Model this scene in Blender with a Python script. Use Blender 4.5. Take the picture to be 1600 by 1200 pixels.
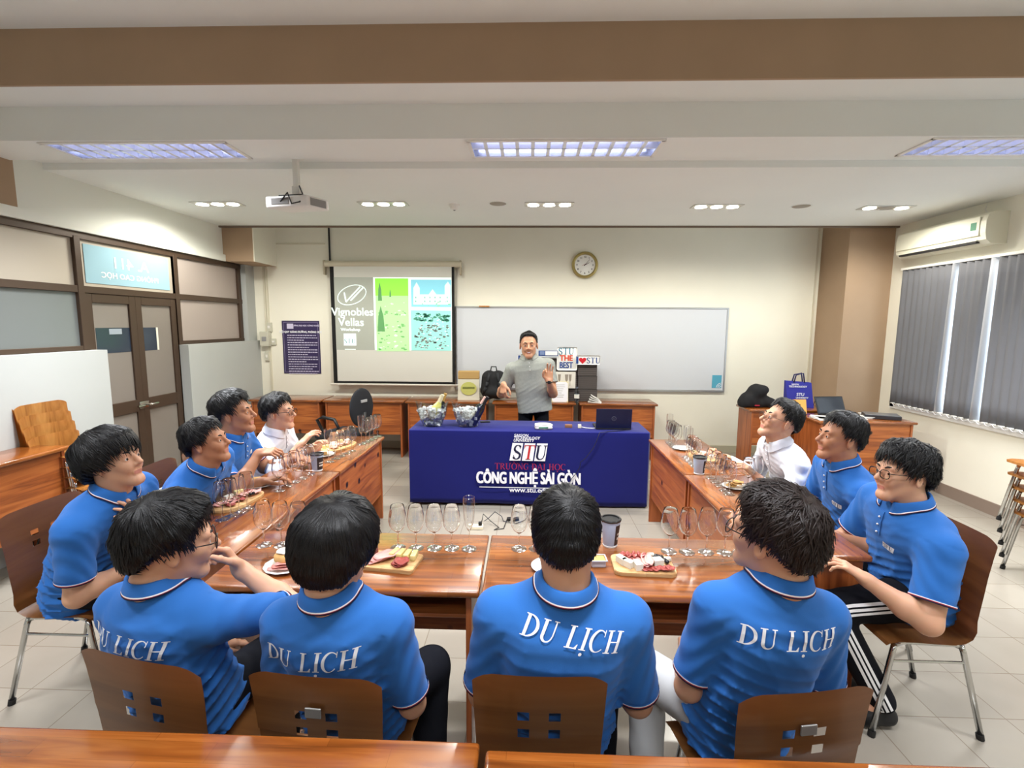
import bpy, bmesh, math, random
import numpy as np
from mathutils import Vector, Matrix
from mathutils.bvhtree import BVHTree
PI = math.pi
scene = bpy.context.scene
for o in list(bpy.data.objects): bpy.data.objects.remove(o)
COL = scene.collection

# ------------------------------------------------------------------ camera
FPX, PITCH, YAW, ROLL, CAMH = 767.9, 0.1217, 0.03194, 0.0067, 1.74
_cy, _sy = math.cos(YAW), math.sin(YAW)
FW = np.array([-_sy*math.cos(PITCH), _cy*math.cos(PITCH), -math.sin(PITCH)])
_rt = np.array([_cy, _sy, 0.0]); _up = np.cross(_rt, FW)
RT = math.cos(ROLL)*_rt + math.sin(ROLL)*_up
UP = -math.sin(ROLL)*_rt + math.cos(ROLL)*_up
cam_data = bpy.data.cameras.new('camera')
cam = bpy.data.objects.new('camera', cam_data); COL.objects.link(cam)
cam_data.sensor_fit = 'HORIZONTAL'; cam_data.sensor_width = 36.0
cam_data.lens = FPX/1600*36.0; cam_data.clip_start = 0.02; cam_data.clip_end = 200
cam.matrix_world = Matrix([[RT[0], UP[0], -FW[0], 0], [RT[1], UP[1], -FW[1], 0], [RT[2], UP[2], -FW[2], CAMH], [0, 0, 0, 1]])
scene.camera = cam

def at(x, y, X=None, Y=None, z=None):
    """the place in the room that the photograph shows at pixel x, y, on a known plane"""
    d = FW + RT*(x-800)/FPX - UP*(y-600)/FPX
    if z is not None: t = (z-CAMH)/d[2]
    elif Y is not None: t = Y/d[1]
    else: t = X/d[0]
    return Vector((d[0]*t, d[1]*t, CAMH+d[2]*t))

# ------------------------------------------------------------------ world, exposure
w = bpy.data.worlds.new('sky'); scene.world = w; w.use_nodes = True
bgn = w.node_tree.nodes['Background']
bgn.inputs[0].default_value = (0.80, 0.90, 1.0, 1); bgn.inputs[1].default_value = 5.0
scene.view_settings.view_transform = 'Standard'; scene.view_settings.look = 'None'
scene.view_settings.gamma = 1.0; scene.view_settings.use_curve_mapping = False
scene.view_settings.exposure = 0.34
scene.cycles.transparent_max_bounces = 48
TROFFER_W, SPOT_W = 52.0, 25.0

# ------------------------------------------------------------------ materials
def lin(c):
    return tuple(((v/255)/12.92 if v/255 <= 0.04045 else ((v/255+0.055)/1.055)**2.4) for v in c)
def C(c): return (*lin(c), 1)
MATS = {}
def mat(name, col=(200, 200, 200), rough=0.6, metal=0, spec=0.5, trans=0, ior=1.45, emit=None, estr=0, coat=0, bump=0, bscale=200, var=0, vscale=3, sheen=0, sss=0, alpha=1):
    if name in MATS: return MATS[name]
    m = bpy.data.materials.new(name); m.use_nodes = True; MATS[name] = m
    nt = m.node_tree; b = nt.nodes['Principled BSDF']
    b.inputs['Base Color'].default_value = C(col); b.inputs['Roughness'].default_value = rough
    b.inputs['Metallic'].default_value = metal; b.inputs['Specular IOR Level'].default_value = spec
    b.inputs['Transmission Weight'].default_value = trans; b.inputs['IOR'].default_value = ior
    b.inputs['Coat Weight'].default_value = coat; b.inputs['Coat Roughness'].default_value = 0.12
    b.inputs['Sheen Weight'].default_value = sheen; b.inputs['Alpha'].default_value = alpha
    if sss:
        b.inputs['Subsurface Weight'].default_value = sss; b.inputs['Subsurface Radius'].default_value = (0.02, 0.008, 0.004); b.inputs['Subsurface Scale'].default_value = 0.5
    if emit:
        b.inputs['Emission Color'].default_value = C(emit); b.inputs['Emission Strength'].default_value = estr
    tc = nt.nodes.new('ShaderNodeTexCoord')
    if var:
        n = nt.nodes.new('ShaderNodeTexNoise'); n.inputs['Scale'].default_value = vscale; n.inputs['Detail'].default_value = 5
        nt.links.new(tc.outputs['Object'], n.inputs['Vector'])
        mx = nt.nodes.new('ShaderNodeMix'); mx.data_type = 'RGBA'
        mx.inputs[6].default_value = C([max(0, v*(1-var)) for v in col]); mx.inputs[7].default_value = C([min(255, v*(1+var)) for v in col])
        nt.links.new(n.outputs['Fac'], mx.inputs[0]); nt.links.new(mx.outputs[2], b.inputs['Base Color'])
    if bump:
        n = nt.nodes.new('ShaderNodeTexNoise'); n.inputs['Scale'].default_value = bscale; n.inputs['Detail'].default_value = 3
        nt.links.new(tc.outputs['Object'], n.inputs['Vector'])
        bp = nt.nodes.new('ShaderNodeBump'); bp.inputs['Strength'].default_value = bump; bp.inputs['Distance'].default_value = 0.002
        nt.links.new(n.outputs['Fac'], bp.inputs['Height']); nt.links.new(bp.outputs['Normal'], b.inputs['Normal'])
    return m

def wood(name, dark, mid, light, axis=0, rough=0.28, coat=0.4, knots=0, strip=0.0, gs=1.0):
    """axis: the object axis along which the grain runs"""
    if name in MATS: return MATS[name]
    m = bpy.data.materials.new(name); m.use_nodes = True; MATS[name] = m
    nt = m.node_tree; L = nt.links.new; b = nt.nodes['Principled BSDF']
    b.inputs['Roughness'].default_value = rough; b.inputs['Coat Weight'].default_value = coat; b.inputs['Coat Roughness'].default_value = 0.12
    tc = nt.nodes.new('ShaderNodeTexCoord'); mp = nt.nodes.new('ShaderNodeMapping')
    sc = [14*gs, 14*gs, 14*gs]; sc[axis] = 1.1*gs; mp.inputs['Scale'].default_value = sc
    L(tc.outputs['Object'], mp.inputs['Vector'])
    n = nt.nodes.new('ShaderNodeTexNoise'); n.inputs['Scale'].default_value = 1.6; n.inputs['Detail'].default_value = 6; n.inputs['Distortion'].default_value = 1.2
    L(mp.outputs['Vector'], n.inputs['Vector'])
    cr = nt.nodes.new('ShaderNodeValToRGB'); e = cr.color_ramp
    e.elements[0].position = 0.30; e.elements[0].color = C(dark); e.elements[1].position = 0.72; e.elements[1].color = C(light)
    x = e.elements.new(0.5); x.color = C(mid)
    L(n.outputs['Fac'], cr.inputs['Fac']); out = cr.outputs['Color']
    if strip:
        # glued strips of differing tone
        bt = nt.nodes.new('ShaderNodeTexBrick'); bt.inputs['Scale'].default_value = 1
        m2 = nt.nodes.new('ShaderNodeMapping'); 
        if axis == 1: m2.inputs['Rotation'].default_value = (0, 0, PI/2)
        if axis == 2: m2.inputs['Rotation'].default_value = (0, PI/2, 0)
        L(tc.outputs['Object'], m2.inputs['Vector']); L(m2.outputs['Vector'], bt.inputs['Vector'])
        bt.inputs['Brick Width'].default_value = 0.42; bt.inputs['Row Height'].default_value = strip
        bt.inputs['Mortar Size'].default_value = 0.0006; bt.offset = 0.37
        bt.inputs['Color1'].default_value = (0.80, 0.78, 0.75, 1); bt.inputs['Color2'].default_value = (1.12, 1.1, 1.05, 1); bt.inputs['Mortar'].default_value = (0.6, 0.55, 0.5, 1)
        mx = nt.nodes.new('ShaderNodeMix'); mx.data_type = 'RGBA'; mx.blend_type = 'MULTIPLY'; mx.inputs[0].default_value = 0.8
        L(out, mx.inputs[6]); L(bt.outputs['Color'], mx.inputs[7]); out = mx.outputs[2]
    if knots:
        v = nt.nodes.new('ShaderNodeTexVoronoi'); v.inputs['Scale'].default_value = knots
        L(tc.outputs['Object'], v.inputs['Vector'])
        r2 = nt.nodes.new('ShaderNodeValToRGB'); r2.color_ramp.elements[0].position = 0.10; r2.color_ramp.elements[0].color = C([c*0.35 for c in dark])
        r2.color_ramp.elements[1].position = 0.17; r2.color_ramp.elements[1].color = (1, 1, 1, 1)
        L(v.outputs['Distance'], r2.inputs['Fac'])
        mx = nt.nodes.new('ShaderNodeMix'); mx.data_type = 'RGBA'; mx.blend_type = 'MULTIPLY'; mx.inputs[0].default_value = 1
        L(out, mx.inputs[6]); L(r2.outputs['Color'], mx.inputs[7]); out = mx.outputs[2]
    L(out, b.inputs['Base Color'])
    return m

def glassmat(name='clear_glass', col=(250, 252, 252), rough=0.02, base=0.05):
    """thin clear glass: lets light straight through and mirrors at grazing angles"""
    if name in MATS: return MATS[name]
    m = bpy.data.materials.new(name); m.use_nodes = True; MATS[name] = m; nt = m.node_tree; nt.nodes.remove(nt.nodes['Principled BSDF'])
    t = nt.nodes.new('ShaderNodeBsdfTransparent'); t.inputs[0].default_value = C(col); g = nt.nodes.new('ShaderNodeBsdfGlossy'); g.inputs['Roughness'].default_value = rough
    lw = nt.nodes.new('ShaderNodeLayerWeight'); lw.inputs[0].default_value = 0.5; pw = nt.nodes.new('ShaderNodeMath'); pw.operation = 'POWER'; pw.inputs[1].default_value = 4.0
    ml = nt.nodes.new('ShaderNodeMath'); ml.operation = 'MULTIPLY_ADD'; ml.inputs[1].default_value = 0.75; ml.inputs[2].default_value = base
    x = nt.nodes.new('ShaderNodeMixShader'); nt.links.new(lw.outputs['Facing'], pw.inputs[0]); nt.links.new(pw.outputs[0], ml.inputs[0]); nt.links.new(ml.outputs[0], x.inputs[0])
    nt.links.new(t.outputs[0], x.inputs[1]); nt.links.new(g.outputs[0], x.inputs[2]); nt.links.new(x.outputs[0], nt.nodes['Material Output'].inputs[0])
    return m

DESK_TOP = {0: wood('desk_top_across', (106, 54, 20), (142, 78, 30), (166, 102, 46), 0, 0.22, 0.6, 0, 0.055),
            1: wood('desk_top_along', (106, 54, 20), (142, 78, 30), (166, 102, 46), 1, 0.22, 0.6, 0, 0.055)}
DESK_PANEL = {0: wood('desk_panel_across', (126, 62, 26), (166, 90, 40), (190, 112, 54), 0, 0.4, 0.15, 6.0),
              1: wood('desk_panel_along', (118, 58, 22), (156, 84, 36), (178, 104, 50), 1, 0.4, 0.15, 6.0)}
DESK_SIDE = wood('desk_side_upright', (124, 60, 26), (158, 84, 40), (180, 104, 56), 2, 0.4, 0.15)
PLY_BACK = wood('chair_ply', (126, 80, 42), (146, 96, 52), (162, 110, 64), 0, 0.34, 0.35, gs=0.6)
PLY_LIGHT = wood('chair_ply_light', (160, 100, 40), (192, 130, 62), (208, 150, 80), 2, 0.34, 0.35, gs=0.6)
CHROME = mat('chrome', (200, 200, 198), 0.16, 1)
BLACK = mat('black_plastic', (22, 22, 24), 0.45)
RUBBER = mat('dark_rubber', (28, 27, 26), 0.8)
WHITE = mat('white_paint', (232, 230, 224), 0.5)
CREAM = mat('cream_plastic', (226, 224, 206), 0.45)
SKIN = {k: mat('skin_'+k, c, 0.48, sss=0.25, bump=0.12, bscale=500) for k, c in
        dict(fair=(210, 160, 130), tan=(182, 128, 96), warm=(198, 146, 114)).items()}
LIPS = mat('lips', (182, 116, 100), 0.5)
HAIR = {k: mat('hair_'+k, c, 0.42, spec=0.35, bump=0.5, bscale=350) for k, c in dict(black=(16, 15, 17), brown=(34, 24, 22)).items()}
BROW = mat('eyebrow_hair', (26, 20, 20), 0.7)
EYEW = mat('eye_white', (228, 224, 220), 0.2); IRIS = mat('iris', (48, 28, 18), 0.15)
POLO = mat('blue_pique', (46, 107, 184), 0.85, spec=0.2, bump=0.25, bscale=900, sheen=0.1)
SHIRTW = mat('white_cotton', (226, 228, 236), 0.85, spec=0.2, bump=0.15, bscale=700)
SHIRTG = mat('heather_grey_pique', (150, 154, 148), 0.9, spec=0.15, bump=0.3, bscale=600, var=0.06, vscale=60)
STRIPEW = mat('white_trim', (238, 238, 240), 0.8); STRIPER = mat('red_trim', (170, 40, 60), 0.8); NAVY = mat('navy_trim', (26, 28, 62), 0.8)
TROUS = {k: mat('trousers_'+k, c, 0.9, spec=0.15, bump=0.2, bscale=500) for k, c in dict(black=(20, 21, 27), grey=(186, 188, 190), navy=(24, 27, 40)).items()}
PRINT = mat('white_print', (232, 234, 240), 0.7)

# ------------------------------------------------------------------ mesh helpers
class MB:
    """collects shapes and links them as ONE mesh object"""
    def __init__(s): s.v = []; s.f = []; s.m = []
    def add(s, v, f, mi=0):
        o = len(s.v); s.v += [tuple(p) for p in v]; s.f += [tuple(i+o for i in q) for q in f]; s.m += [mi]*len(f); return s
    def box(s, lo, hi, mi=0, M=None):
        (a, b, c), (d, e, f) = lo, hi
        v = [Vector(p) for p in ((a, b, c), (d, b, c), (d, e, c), (a, e, c), (a, b, f), (d, b, f), (d, e, f), (a, e, f))]
        if M is not None: v = [M @ p for p in v]
        return s.add(v, [(0, 3, 2, 1), (4, 5, 6, 7), (0, 1, 5, 4), (1, 2, 6, 5), (2, 3, 7, 6), (3, 0, 4, 7)], mi)
    def rbox(s, lo, hi, r=0.005, mi=0, M=None, seg=2):
        bm = bmesh.new(); bmesh.ops.create_cube(bm, size=1)
        for q in bm.verts: q.co = Vector([lo[i]+(q.co[i]+0.5)*(hi[i]-lo[i]) for i in range(3)])
        bmesh.ops.bevel(bm, geom=bm.edges[:], offset=r, segments=seg, affect='EDGES', profile=0.5)
        return s.bm(bm, mi, M)
    def bm(s, bm, mi=0, M=None):
        bm.verts.index_update(); v = [q.co.copy() for q in bm.verts]
        if M is not None: v = [M @ p for p in v]
        s.add(v, [[q.index for q in f.verts] for f in bm.faces], mi); bm.free(); return s
    def tube(s, pts, r, n=8, mi=0, closed=False):
        pts = [Vector(p) for p in pts]; rs = r if isinstance(r, (list, tuple)) else [r]*len(pts)
        v = []; f = []; K = len(pts); prev = None
        for i, p in enumerate(pts):
            a = pts[(i-1) % K] if (i > 0 or closed) else p; b = pts[(i+1) % K] if (i < K-1 or closed) else p
            t = (b-a).normalized()
            if prev is None:
                prev = t.orthogonal().normalized()
            u = (prev - t*prev.dot(t)).normalized(); prev = u; w_ = t.cross(u)
            for k in range(n):
                an = 2*PI*k/n; v.append(p+(u*math.cos(an)+w_*math.sin(an))*rs[i])
        for i in range(K if closed else K-1):
            j = (i+1) % K
            for k in range(n):
                k2 = (k+1) % n; f.append((i*n+k, i*n+k2, j*n+k2, j*n+k))
        if not closed: f += [tuple(range(n))[::-1], tuple((K-1)*n+k for k in range(n))]
        return s.add(v, f, mi)
    def lathe(s, prof, n=24, M=None, mi=0, caps=True):
        v = []; f = []
        for (r, z) in prof:
            for k in range(n):
                a = 2*PI*k/n; v.append(Vector((r*math.cos(a), r*math.sin(a), z)))
        for i in range(len(prof)-1):
            for k in range(n):
                k2 = (k+1) % n; f.append((i*n+k, i*n+k2, (i+1)*n+k2, (i+1)*n+k))
        if caps:
            f.append(tuple(range(n))[::-1]); f.append(tuple((len(prof)-1)*n+k for k in range(n)))
        if M is not None: v = [M @ p for p in v]
        return s.add(v, f, mi)
    def prism(s, poly, h, M=None, mi=0, z0=0):
        n = len(poly); v = [Vector((x, y, z0)) for x, y in poly]+[Vector((x, y, z0+h)) for x, y in poly]
        if M is not None: v = [M @ p for p in v]
        f = [tuple(range(n))[::-1], tuple(range(n, 2*n))]+[(i, (i+1) % n, n+(i+1) % n, n+i) for i in range(n)]
        return s.add(v, f, mi)
    def ball(s, c, r, mi=0, M=None, n=2):
        bm = bmesh.new(); bmesh.ops.create_icosphere(bm, subdivisions=n, radius=1)
        r = r if isinstance(r, (tuple, list)) else (r, r, r)
        for q in bm.verts: q.co = Vector((c[0]+q.co.x*r[0], c[1]+q.co.y*r[1], c[2]+q.co.z*r[2]))
        return s.bm(bm, mi, M)
    def build(s, name, mats, parent=None, smooth=False, loc=None, rot=None):
        me = bpy.data.meshes.new(name); me.from_pydata([tuple(p) for p in s.v], [], s.f)
        if not isinstance(mats, (list, tuple)): mats = [mats]
        for m in mats: me.materials.append(m)
        if len(mats) > 1: me.polygons.foreach_set('material_index', s.m)
        bm = bmesh.new(); bm.from_mesh(me); bmesh.ops.recalc_face_normals(bm, faces=bm.faces[:]); bm.to_mesh(me); bm.free()
        if smooth:
            me.polygons.foreach_set('use_smooth', [True]*len(me.polygons))
            if smooth == 'auto': 
                try: me.set_sharp_from_angle(angle=math.radians(35))
                except Exception: pass
        o = bpy.data.objects.new(name, me); COL.objects.link(o)
        if parent is not None: o.parent = parent
        if loc is not None: o.location = loc
        if rot is not None: o.rotation_euler = rot
        return o

def tag(o, label=None, cat=None, group=None, kind=None):
    if label: o['label'] = label
    if cat: o['category'] = cat
    if group: o['group'] = group
    if kind: o['kind'] = kind
    return o
def empty(name, loc=(0, 0, 0), rz=0.0, label=None, cat=None, group=None, kind=None):
    o = bpy.data.objects.new(name, None); COL.objects.link(o); o.location = loc; o.rotation_euler = (0, 0, rz); o.empty_display_size = 0.1
    return tag(o, label, cat, group, kind)
def struct(name, mb, m, parent=None, **k):
    o = mb.build(name, m, parent, **k)
    if parent is None: o['kind'] = 'structure'
    return o
def copy_tree(o, parent=None):
    c = o.copy(); COL.objects.link(c)
    if parent is not None: c.parent = parent
    for ch in [x for x in bpy.data.objects if x.parent == o]: copy_tree(ch, c)
    return c
def ordinal(i): return ['first', 'second', 'third', 'fourth', 'fifth', 'sixth', 'seventh', 'eighth'][i]
def rotz(a): return Matrix.Rotation(a, 4, 'Z')
def T(x, y=0, z=0): return Matrix.Translation(Vector((x, y, z)))

# ---- lettering
def text_geo(body, size, align='CENTER', bold=0.0, sx=1.0, shear=0.0):
    c = bpy.data.curves.new('t', 'FONT'); c.body = body; c.size = size; c.align_x = align; c.offset = bold; c.shear = shear; c.resolution_u = 3
    c.offset = 0
    o = bpy.data.objects.new('t', c); COL.objects.link(o); bpy.context.view_layer.update()
    me = bpy.data.meshes.new_from_object(o.evaluated_get(bpy.context.evaluated_depsgraph_get()))
    v = [Vector((q.co.x*sx, q.co.y, 0)) for q in me.vertices]; f = [tuple(p.vertices) for p in me.polygons]
    bpy.data.objects.remove(o); bpy.data.curves.remove(c); bpy.data.meshes.remove(me)
    if bold:
        v0, f0, n_ = v, f, len(v); v = []; f = []
        for k, (a_, b_) in enumerate(((-bold, -bold*0.6), (bold, -bold*0.6), (-bold, bold*0.6), (bold, bold*0.6), (0, 0))):
            v += [q+Vector((a_, b_, 0.00004*k)) for q in v0]; f += [tuple(i+k*n_ for i in q) for q in f0]
    return v, f
def stroke(pts, wid):
    """quads along a polyline, each point with its own pen width vector"""
    v = []; f = []
    for (x, y), (wx, wy) in zip(pts, wid): v += [(x-wx/2, y-wy/2), (x+wx/2, y+wy/2)]
    for i in range(len(pts)-1): f.append((2*i, 2*i+1, 2*i+3, 2*i+2))
    return v, f
def rectq(x0, y0, x1, y1, n=4):
    return stroke([((x0+x1)/2, y0+(y1-y0)*i/n) for i in range(n+1)], [(x1-x0, 0)]*(n+1))
def arc(cx, cy, rx, ry, a0, a1, wf, n=18):
    P_, W_ = [], []
    for i in range(n+1):
        a = math.radians(a0+(a1-a0)*i/n); c, s_ = math.cos(a), math.sin(a); w_ = wf(a)
        P_.append((cx+rx*c, cy+ry*s_)); W_.append((c*w_, s_*w_))
    return stroke(P_, W_)
def serif(ch):
    TH, TN, SF = 0.15, 0.045, 0.045
    R_ = []
    def stem(x, w_=TH, top=True, bot=True, y0=0, y1=1, e=0.09):
        R_.append(rectq(x, y0, x+w_, y1))
        if top: R_.append(rectq(x-e, y1-SF, x+w_+e, y1, 1))
        if bot: R_.append(rectq(x-e, y0, x+w_+e, y0+SF, 1))
    if ch == 'D':
        stem(0.1); R_.append(arc(0.22, 0.5, 0.46, 0.475, -90, 90, lambda a: TN+(TH-TN)*abs(math.cos(a))**1.3)); R_.append(rectq(0.15, 0, 0.3, SF, 1)); R_.append(rectq(0.15, 1-SF, 0.3, 1, 1)); return R_, 0.8
    if ch == 'U':
        stem(0.1, bot=False, y0=0.3); stem(0.62, TN*1.4, bot=False, y0=0.3)
        R_.append(arc(0.405, 0.3, 0.235, 0.28, 180, 360, lambda a: TN*1.4+(TH-TN*1.4)*max(0, -math.cos(a)))); return R_, 0.82
    if ch == 'L':
        stem(0.1); R_.append(rectq(0.2, 0, 0.6, SF*1.2, 1)); R_.append(stroke([(0.52, 0.02), (0.6, 0.22)], [(0.14, 0), (0.035, 0)])); return R_, 0.68
    if ch == 'I': stem(0.1); return R_, 0.36
    if ch == '.I':
        stem(0.1); R_.append(arc(0.175, -0.2, 0.04, 0.04, 0, 360, lambda a: 0.08, 14)); return R_, 0.36
    if ch == 'C':
        R_.append(arc(0.43, 0.5, 0.35, 0.48, 42, 318, lambda a: TN+(TH-TN)*max(0, -math.cos(a))**0.9)); R_.append(rectq(0.66, 0.7, 0.70, 1.0, 1)); return R_, 0.78
    if ch == 'H':
        stem(0.1); stem(0.58); R_.append(rectq(0.2, 0.48, 0.6, 0.53, 1)); return R_, 0.86
    if ch == 'T':
        stem(0.29, top=False); R_.append(rectq(0.0, 0.95, 0.73, 1, 1)); R_.append(stroke([(0.03, 0.97), (0.01, 0.76)], [(0.07, 0), (0.02, 0)])); R_.append(stroke([(0.70, 0.97), (0.72, 0.76)], [(0.07, 0), (0.02, 0)])); return R_, 0.76
    if ch == 'S':
        R_.append(arc(0.32, 0.74, 0.2, 0.24, 25, 215, lambda a: 0.05+0.08*abs(math.cos(a)))); R_.append(arc(0.32, 0.26, 0.22, 0.24, 35, -155, lambda a: 0.05+0.1*abs(math.cos(a))))
        R_.append(stroke([(0.15, 0.66), (0.22, 0.56), (0.32, 0.5), (0.42, 0.45), (0.5, 0.37)], [(0.1, 0.08), (0.08, 0.12), (0.05, 0.15), (0.08, 0.12), (0.1, 0.06)]))
        R_.append(rectq(0.48, 0.72, 0.52, 0.97, 1)); R_.append(rectq(0.1, 0.03, 0.14, 0.3, 1)); return R_, 0.66
    if ch == 'O': R_.append(arc(0.44, 0.5, 0.36, 0.48, 0, 360, lambda a: TN+(TH-TN)*abs(math.cos(a))**1.2, 30)); return R_, 0.88
    if ch == 'O`.': R_.append(arc(0.44, 0.5, 0.36, 0.48, 0, 360, lambda a: TN+(TH-TN)*abs(math.cos(a))**1.2, 30)); R_.append(arc(0.84, 0.95, 0.06, 0.10, -90, 60, lambda a: 0.06, 8)); R_.append(stroke([(0.30, 1.26), (0.50, 1.12)], [(0.10, 0.02), (0.04, 0.01)])); return R_, 0.92
    if ch == 'O.': R_.append(arc(0.44, 0.5, 0.36, 0.48, 0, 360, lambda a: TN+(TH-TN)*abs(math.cos(a))**1.2, 30)); R_.append(arc(0.44, -0.2, 0.04, 0.04, 0, 360, lambda a: 0.08, 14)); return R_, 0.88
    if ch == 'U+':
        g, ad = serif('U'); return g+[arc(0.74, 0.98, 0.07, 0.10, -90, 60, lambda a: 0.06, 8)], ad+0.06
    if ch == 'D-':
        g, ad = serif('D'); return g+[rectq(-0.04, 0.47, 0.40, 0.53, 1)], ad
    if ch in ('A', 'A.'):
        R_ += [stroke([(0.10, 0), (0.42, 1)], [(TN*1.4, 0), (TN*1.2, 0)]), stroke([(0.74, 0), (0.42, 1)], [(TH, 0), (TH*0.8, 0)]), rectq(0.22, 0.32, 0.62, 0.37, 1), rectq(0.0, 0, 0.24, SF, 1), rectq(0.58, 0, 0.90, SF, 1)]
        if ch == 'A.': R_.append(arc(0.43, -0.2, 0.04, 0.04, 0, 360, lambda a: 0.08, 14))
        return R_, 0.88
    if ch == 'N':
        stem(0.12, TN*1.4); stem(0.66, TN*1.4, bot=False); R_.append(stroke([(0.12, 1), (0.70, 0)], [(TH, 0), (TH*0.8, 0)])); return R_, 0.86
    if ch == 'R':
        stem(0.1); R_.append(arc(0.24, 0.74, 0.33, 0.235, -90, 90, lambda a: TN+(TH-TN)*abs(math.cos(a))**1.3)); R_.append(rectq(0.15, 0.48, 0.3, 0.52, 1)); R_.append(rectq(0.15, 1-SF, 0.3, 1, 1)); R_.append(stroke([(0.36, 0.5), (0.72, 0.0)], [(TH, 0), (TH, 0)])); return R_, 0.8
    if ch == 'G':
        g, ad = serif('C'); return g+[rectq(0.60, 0.1, 0.70, 0.42, 1), rectq(0.50, 0.40, 0.78, 0.44, 1)], ad
    return [], 0.42
def serif_geo(chars, h, slant=0.0, gap=0.04):
    """chars: list of glyph names. returns vertices (2D, centred) and faces"""
    v = []; f = []; x = 0
    for ch in chars:
        parts, adv = serif(ch)
        for pv, pf in parts:
            o = len(v); v += [(x+a+slant*b, b) for a, b in pv]; f += [tuple(i+o for i in q) for q in pf]
        x += adv+gap
    return [Vector(((a-x/2)*h, (b-0.5)*h, 0)) for a, b in v], f
def sign(name, geo, m, M, parent, depth=0.0015):
    """a flat printed or cut mark: geometry in its own x, y plane put into place by M"""
    v, f = geo; mb = MB(); mb.add([M @ p for p in v], f)
    o = mb.build(name, m, parent); return o
DULICH = ['D', 'U', ' ', 'L', '.I', 'C', 'H']
def wallM(x, y, z, s=1.0): return Matrix.Translation((x, y, z)) @ Matrix.Rotation(PI/2, 4, 'X') @ Matrix.Scale(s, 4)   # facing -Y

# ------------------------------------------------------------------ figures
class Field:
    """a signed distance grid with smooth unions, polygonised by surface nets"""
    def __init__(s, lo, hi, vox):
        s.lo = np.array(lo, float); s.vox = vox; s.n = np.ceil((np.array(hi)-s.lo)/vox).astype(int)+1
        s.F = np.full(s.n, 0.2, np.float32)
        s.ax = [(s.lo[i]+vox*np.arange(s.n[i])).astype(np.float32) for i in range(3)]
    def loc(s, lo, hi):
        a = np.clip(np.floor((np.array(lo)-s.lo)/s.vox).astype(int), 0, s.n); b = np.clip(np.ceil((np.array(hi)-s.lo)/s.vox).astype(int)+1, 0, s.n)
        if np.any(b <= a): return None, None
        sl = tuple(slice(a[i], b[i]) for i in range(3))
        return sl, (s.ax[0][sl[0]][:, None, None], s.ax[1][sl[1]][None, :, None], s.ax[2][sl[2]][None, None, :])
    def put(s, prim, k=0.01, mode='add'):
        fn, lo, hi = prim; pad = k*1.5+2*s.vox
        sl, P_ = s.loc(np.array(lo)-pad, np.array(hi)+pad)
        if sl is None: return s
        d = fn(*P_).astype(np.float32); F = s.F[sl]
        if mode == 'add':
            h = np.clip(0.5+0.5*(F-d)/k, 0, 1); s.F[sl] = F*(1-h)+d*h-k*h*(1-h)
        else:
            d = -d; h = np.clip(0.5-0.5*(F-d)/k, 0, 1); s.F[sl] = F*(1-h)+d*h+k*h*(1-h)
        return s
    def mesh(s):
        F = s.F; S = F < 0; nx, ny, nz = [n-1 for n in s.n]
        cnt = np.zeros((nx, ny, nz), np.int8)
        for i in (0, 1):
            for j in (0, 1):
                for k in (0, 1): cnt += S[i:i+nx, j:j+ny, k:k+nz]
        m = (cnt > 0) & (cnt < 8); I = np.argwhere(m); idx = np.full(m.shape, -1, np.int64); idx[m] = np.arange(len(I))
        acc = np.zeros((len(I), 3)); num = np.zeros(len(I))
        for ax in range(3):
            o1, o2 = [a for a in range(3) if a != ax]
            for p in (0, 1):
                for q in (0, 1):
                    off = np.zeros(3, int); off[o1] = p; off[o2] = q
                    A = I+off; B = A.copy(); B[:, ax] += 1
                    fa = F[A[:, 0], A[:, 1], A[:, 2]]; fb = F[B[:, 0], B[:, 1], B[:, 2]]
                    c = (fa < 0) != (fb < 0); t = np.where(c, fa/np.where(c, fa-fb, 1), 0)
                    pos = A.astype(float); pos[:, ax] += t; acc[c] += pos[c]; num[c] += 1
        V = acc/num[:, None]*s.vox+s.lo; Q = []
        for ax in range(3):
            o1, o2 = (ax+1) % 3, (ax+2) % 3
            a = np.moveaxis(S, ax, 0); d = a[:-1] != a[1:]
            E_ = np.argwhere(np.moveaxis(d, 0, ax))
            E_ = E_[(E_[:, o1] > 0) & (E_[:, o2] > 0) & (E_[:, o1] < s.n[o1]-1) & (E_[:, o2] < s.n[o2]-1)]
            def g(p, q):
                X = E_.copy(); X[:, o1] -= p; X[:, o2] -= q; return idx[X[:, 0], X[:, 1], X[:, 2]]
            q = np.stack([g(1, 1), g(0, 1), g(0, 0), g(1, 0)], 1)
            ins = S[E_[:, 0], E_[:, 1], E_[:, 2]]; q[~ins] = q[~ins][:, ::-1]; Q.append(q)
        Q = np.concatenate(Q); Q = Q[(Q >= 0).all(1)]
        return V, Q
def npv(a): return np.array(a, float)
def rcone(a, b, ra, rb=None, flat=None):
    a, b = npv(a), npv(b); rb = ra if rb is None else rb; ab = b-a; L2 = max(ab@ab, 1e-9)
    def fn(x, y, z):
        px, py, pz = x-a[0], y-a[1], z-a[2]; t = np.clip((px*ab[0]+py*ab[1]+pz*ab[2])/L2, 0, 1)
        return np.sqrt((px-t*ab[0])**2+(py-t*ab[1])**2+(pz-t*ab[2])**2)-(ra+(rb-ra)*t)
    R_ = max(ra, rb); return fn, np.minimum(a, b)-R_, np.maximum(a, b)+R_
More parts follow.
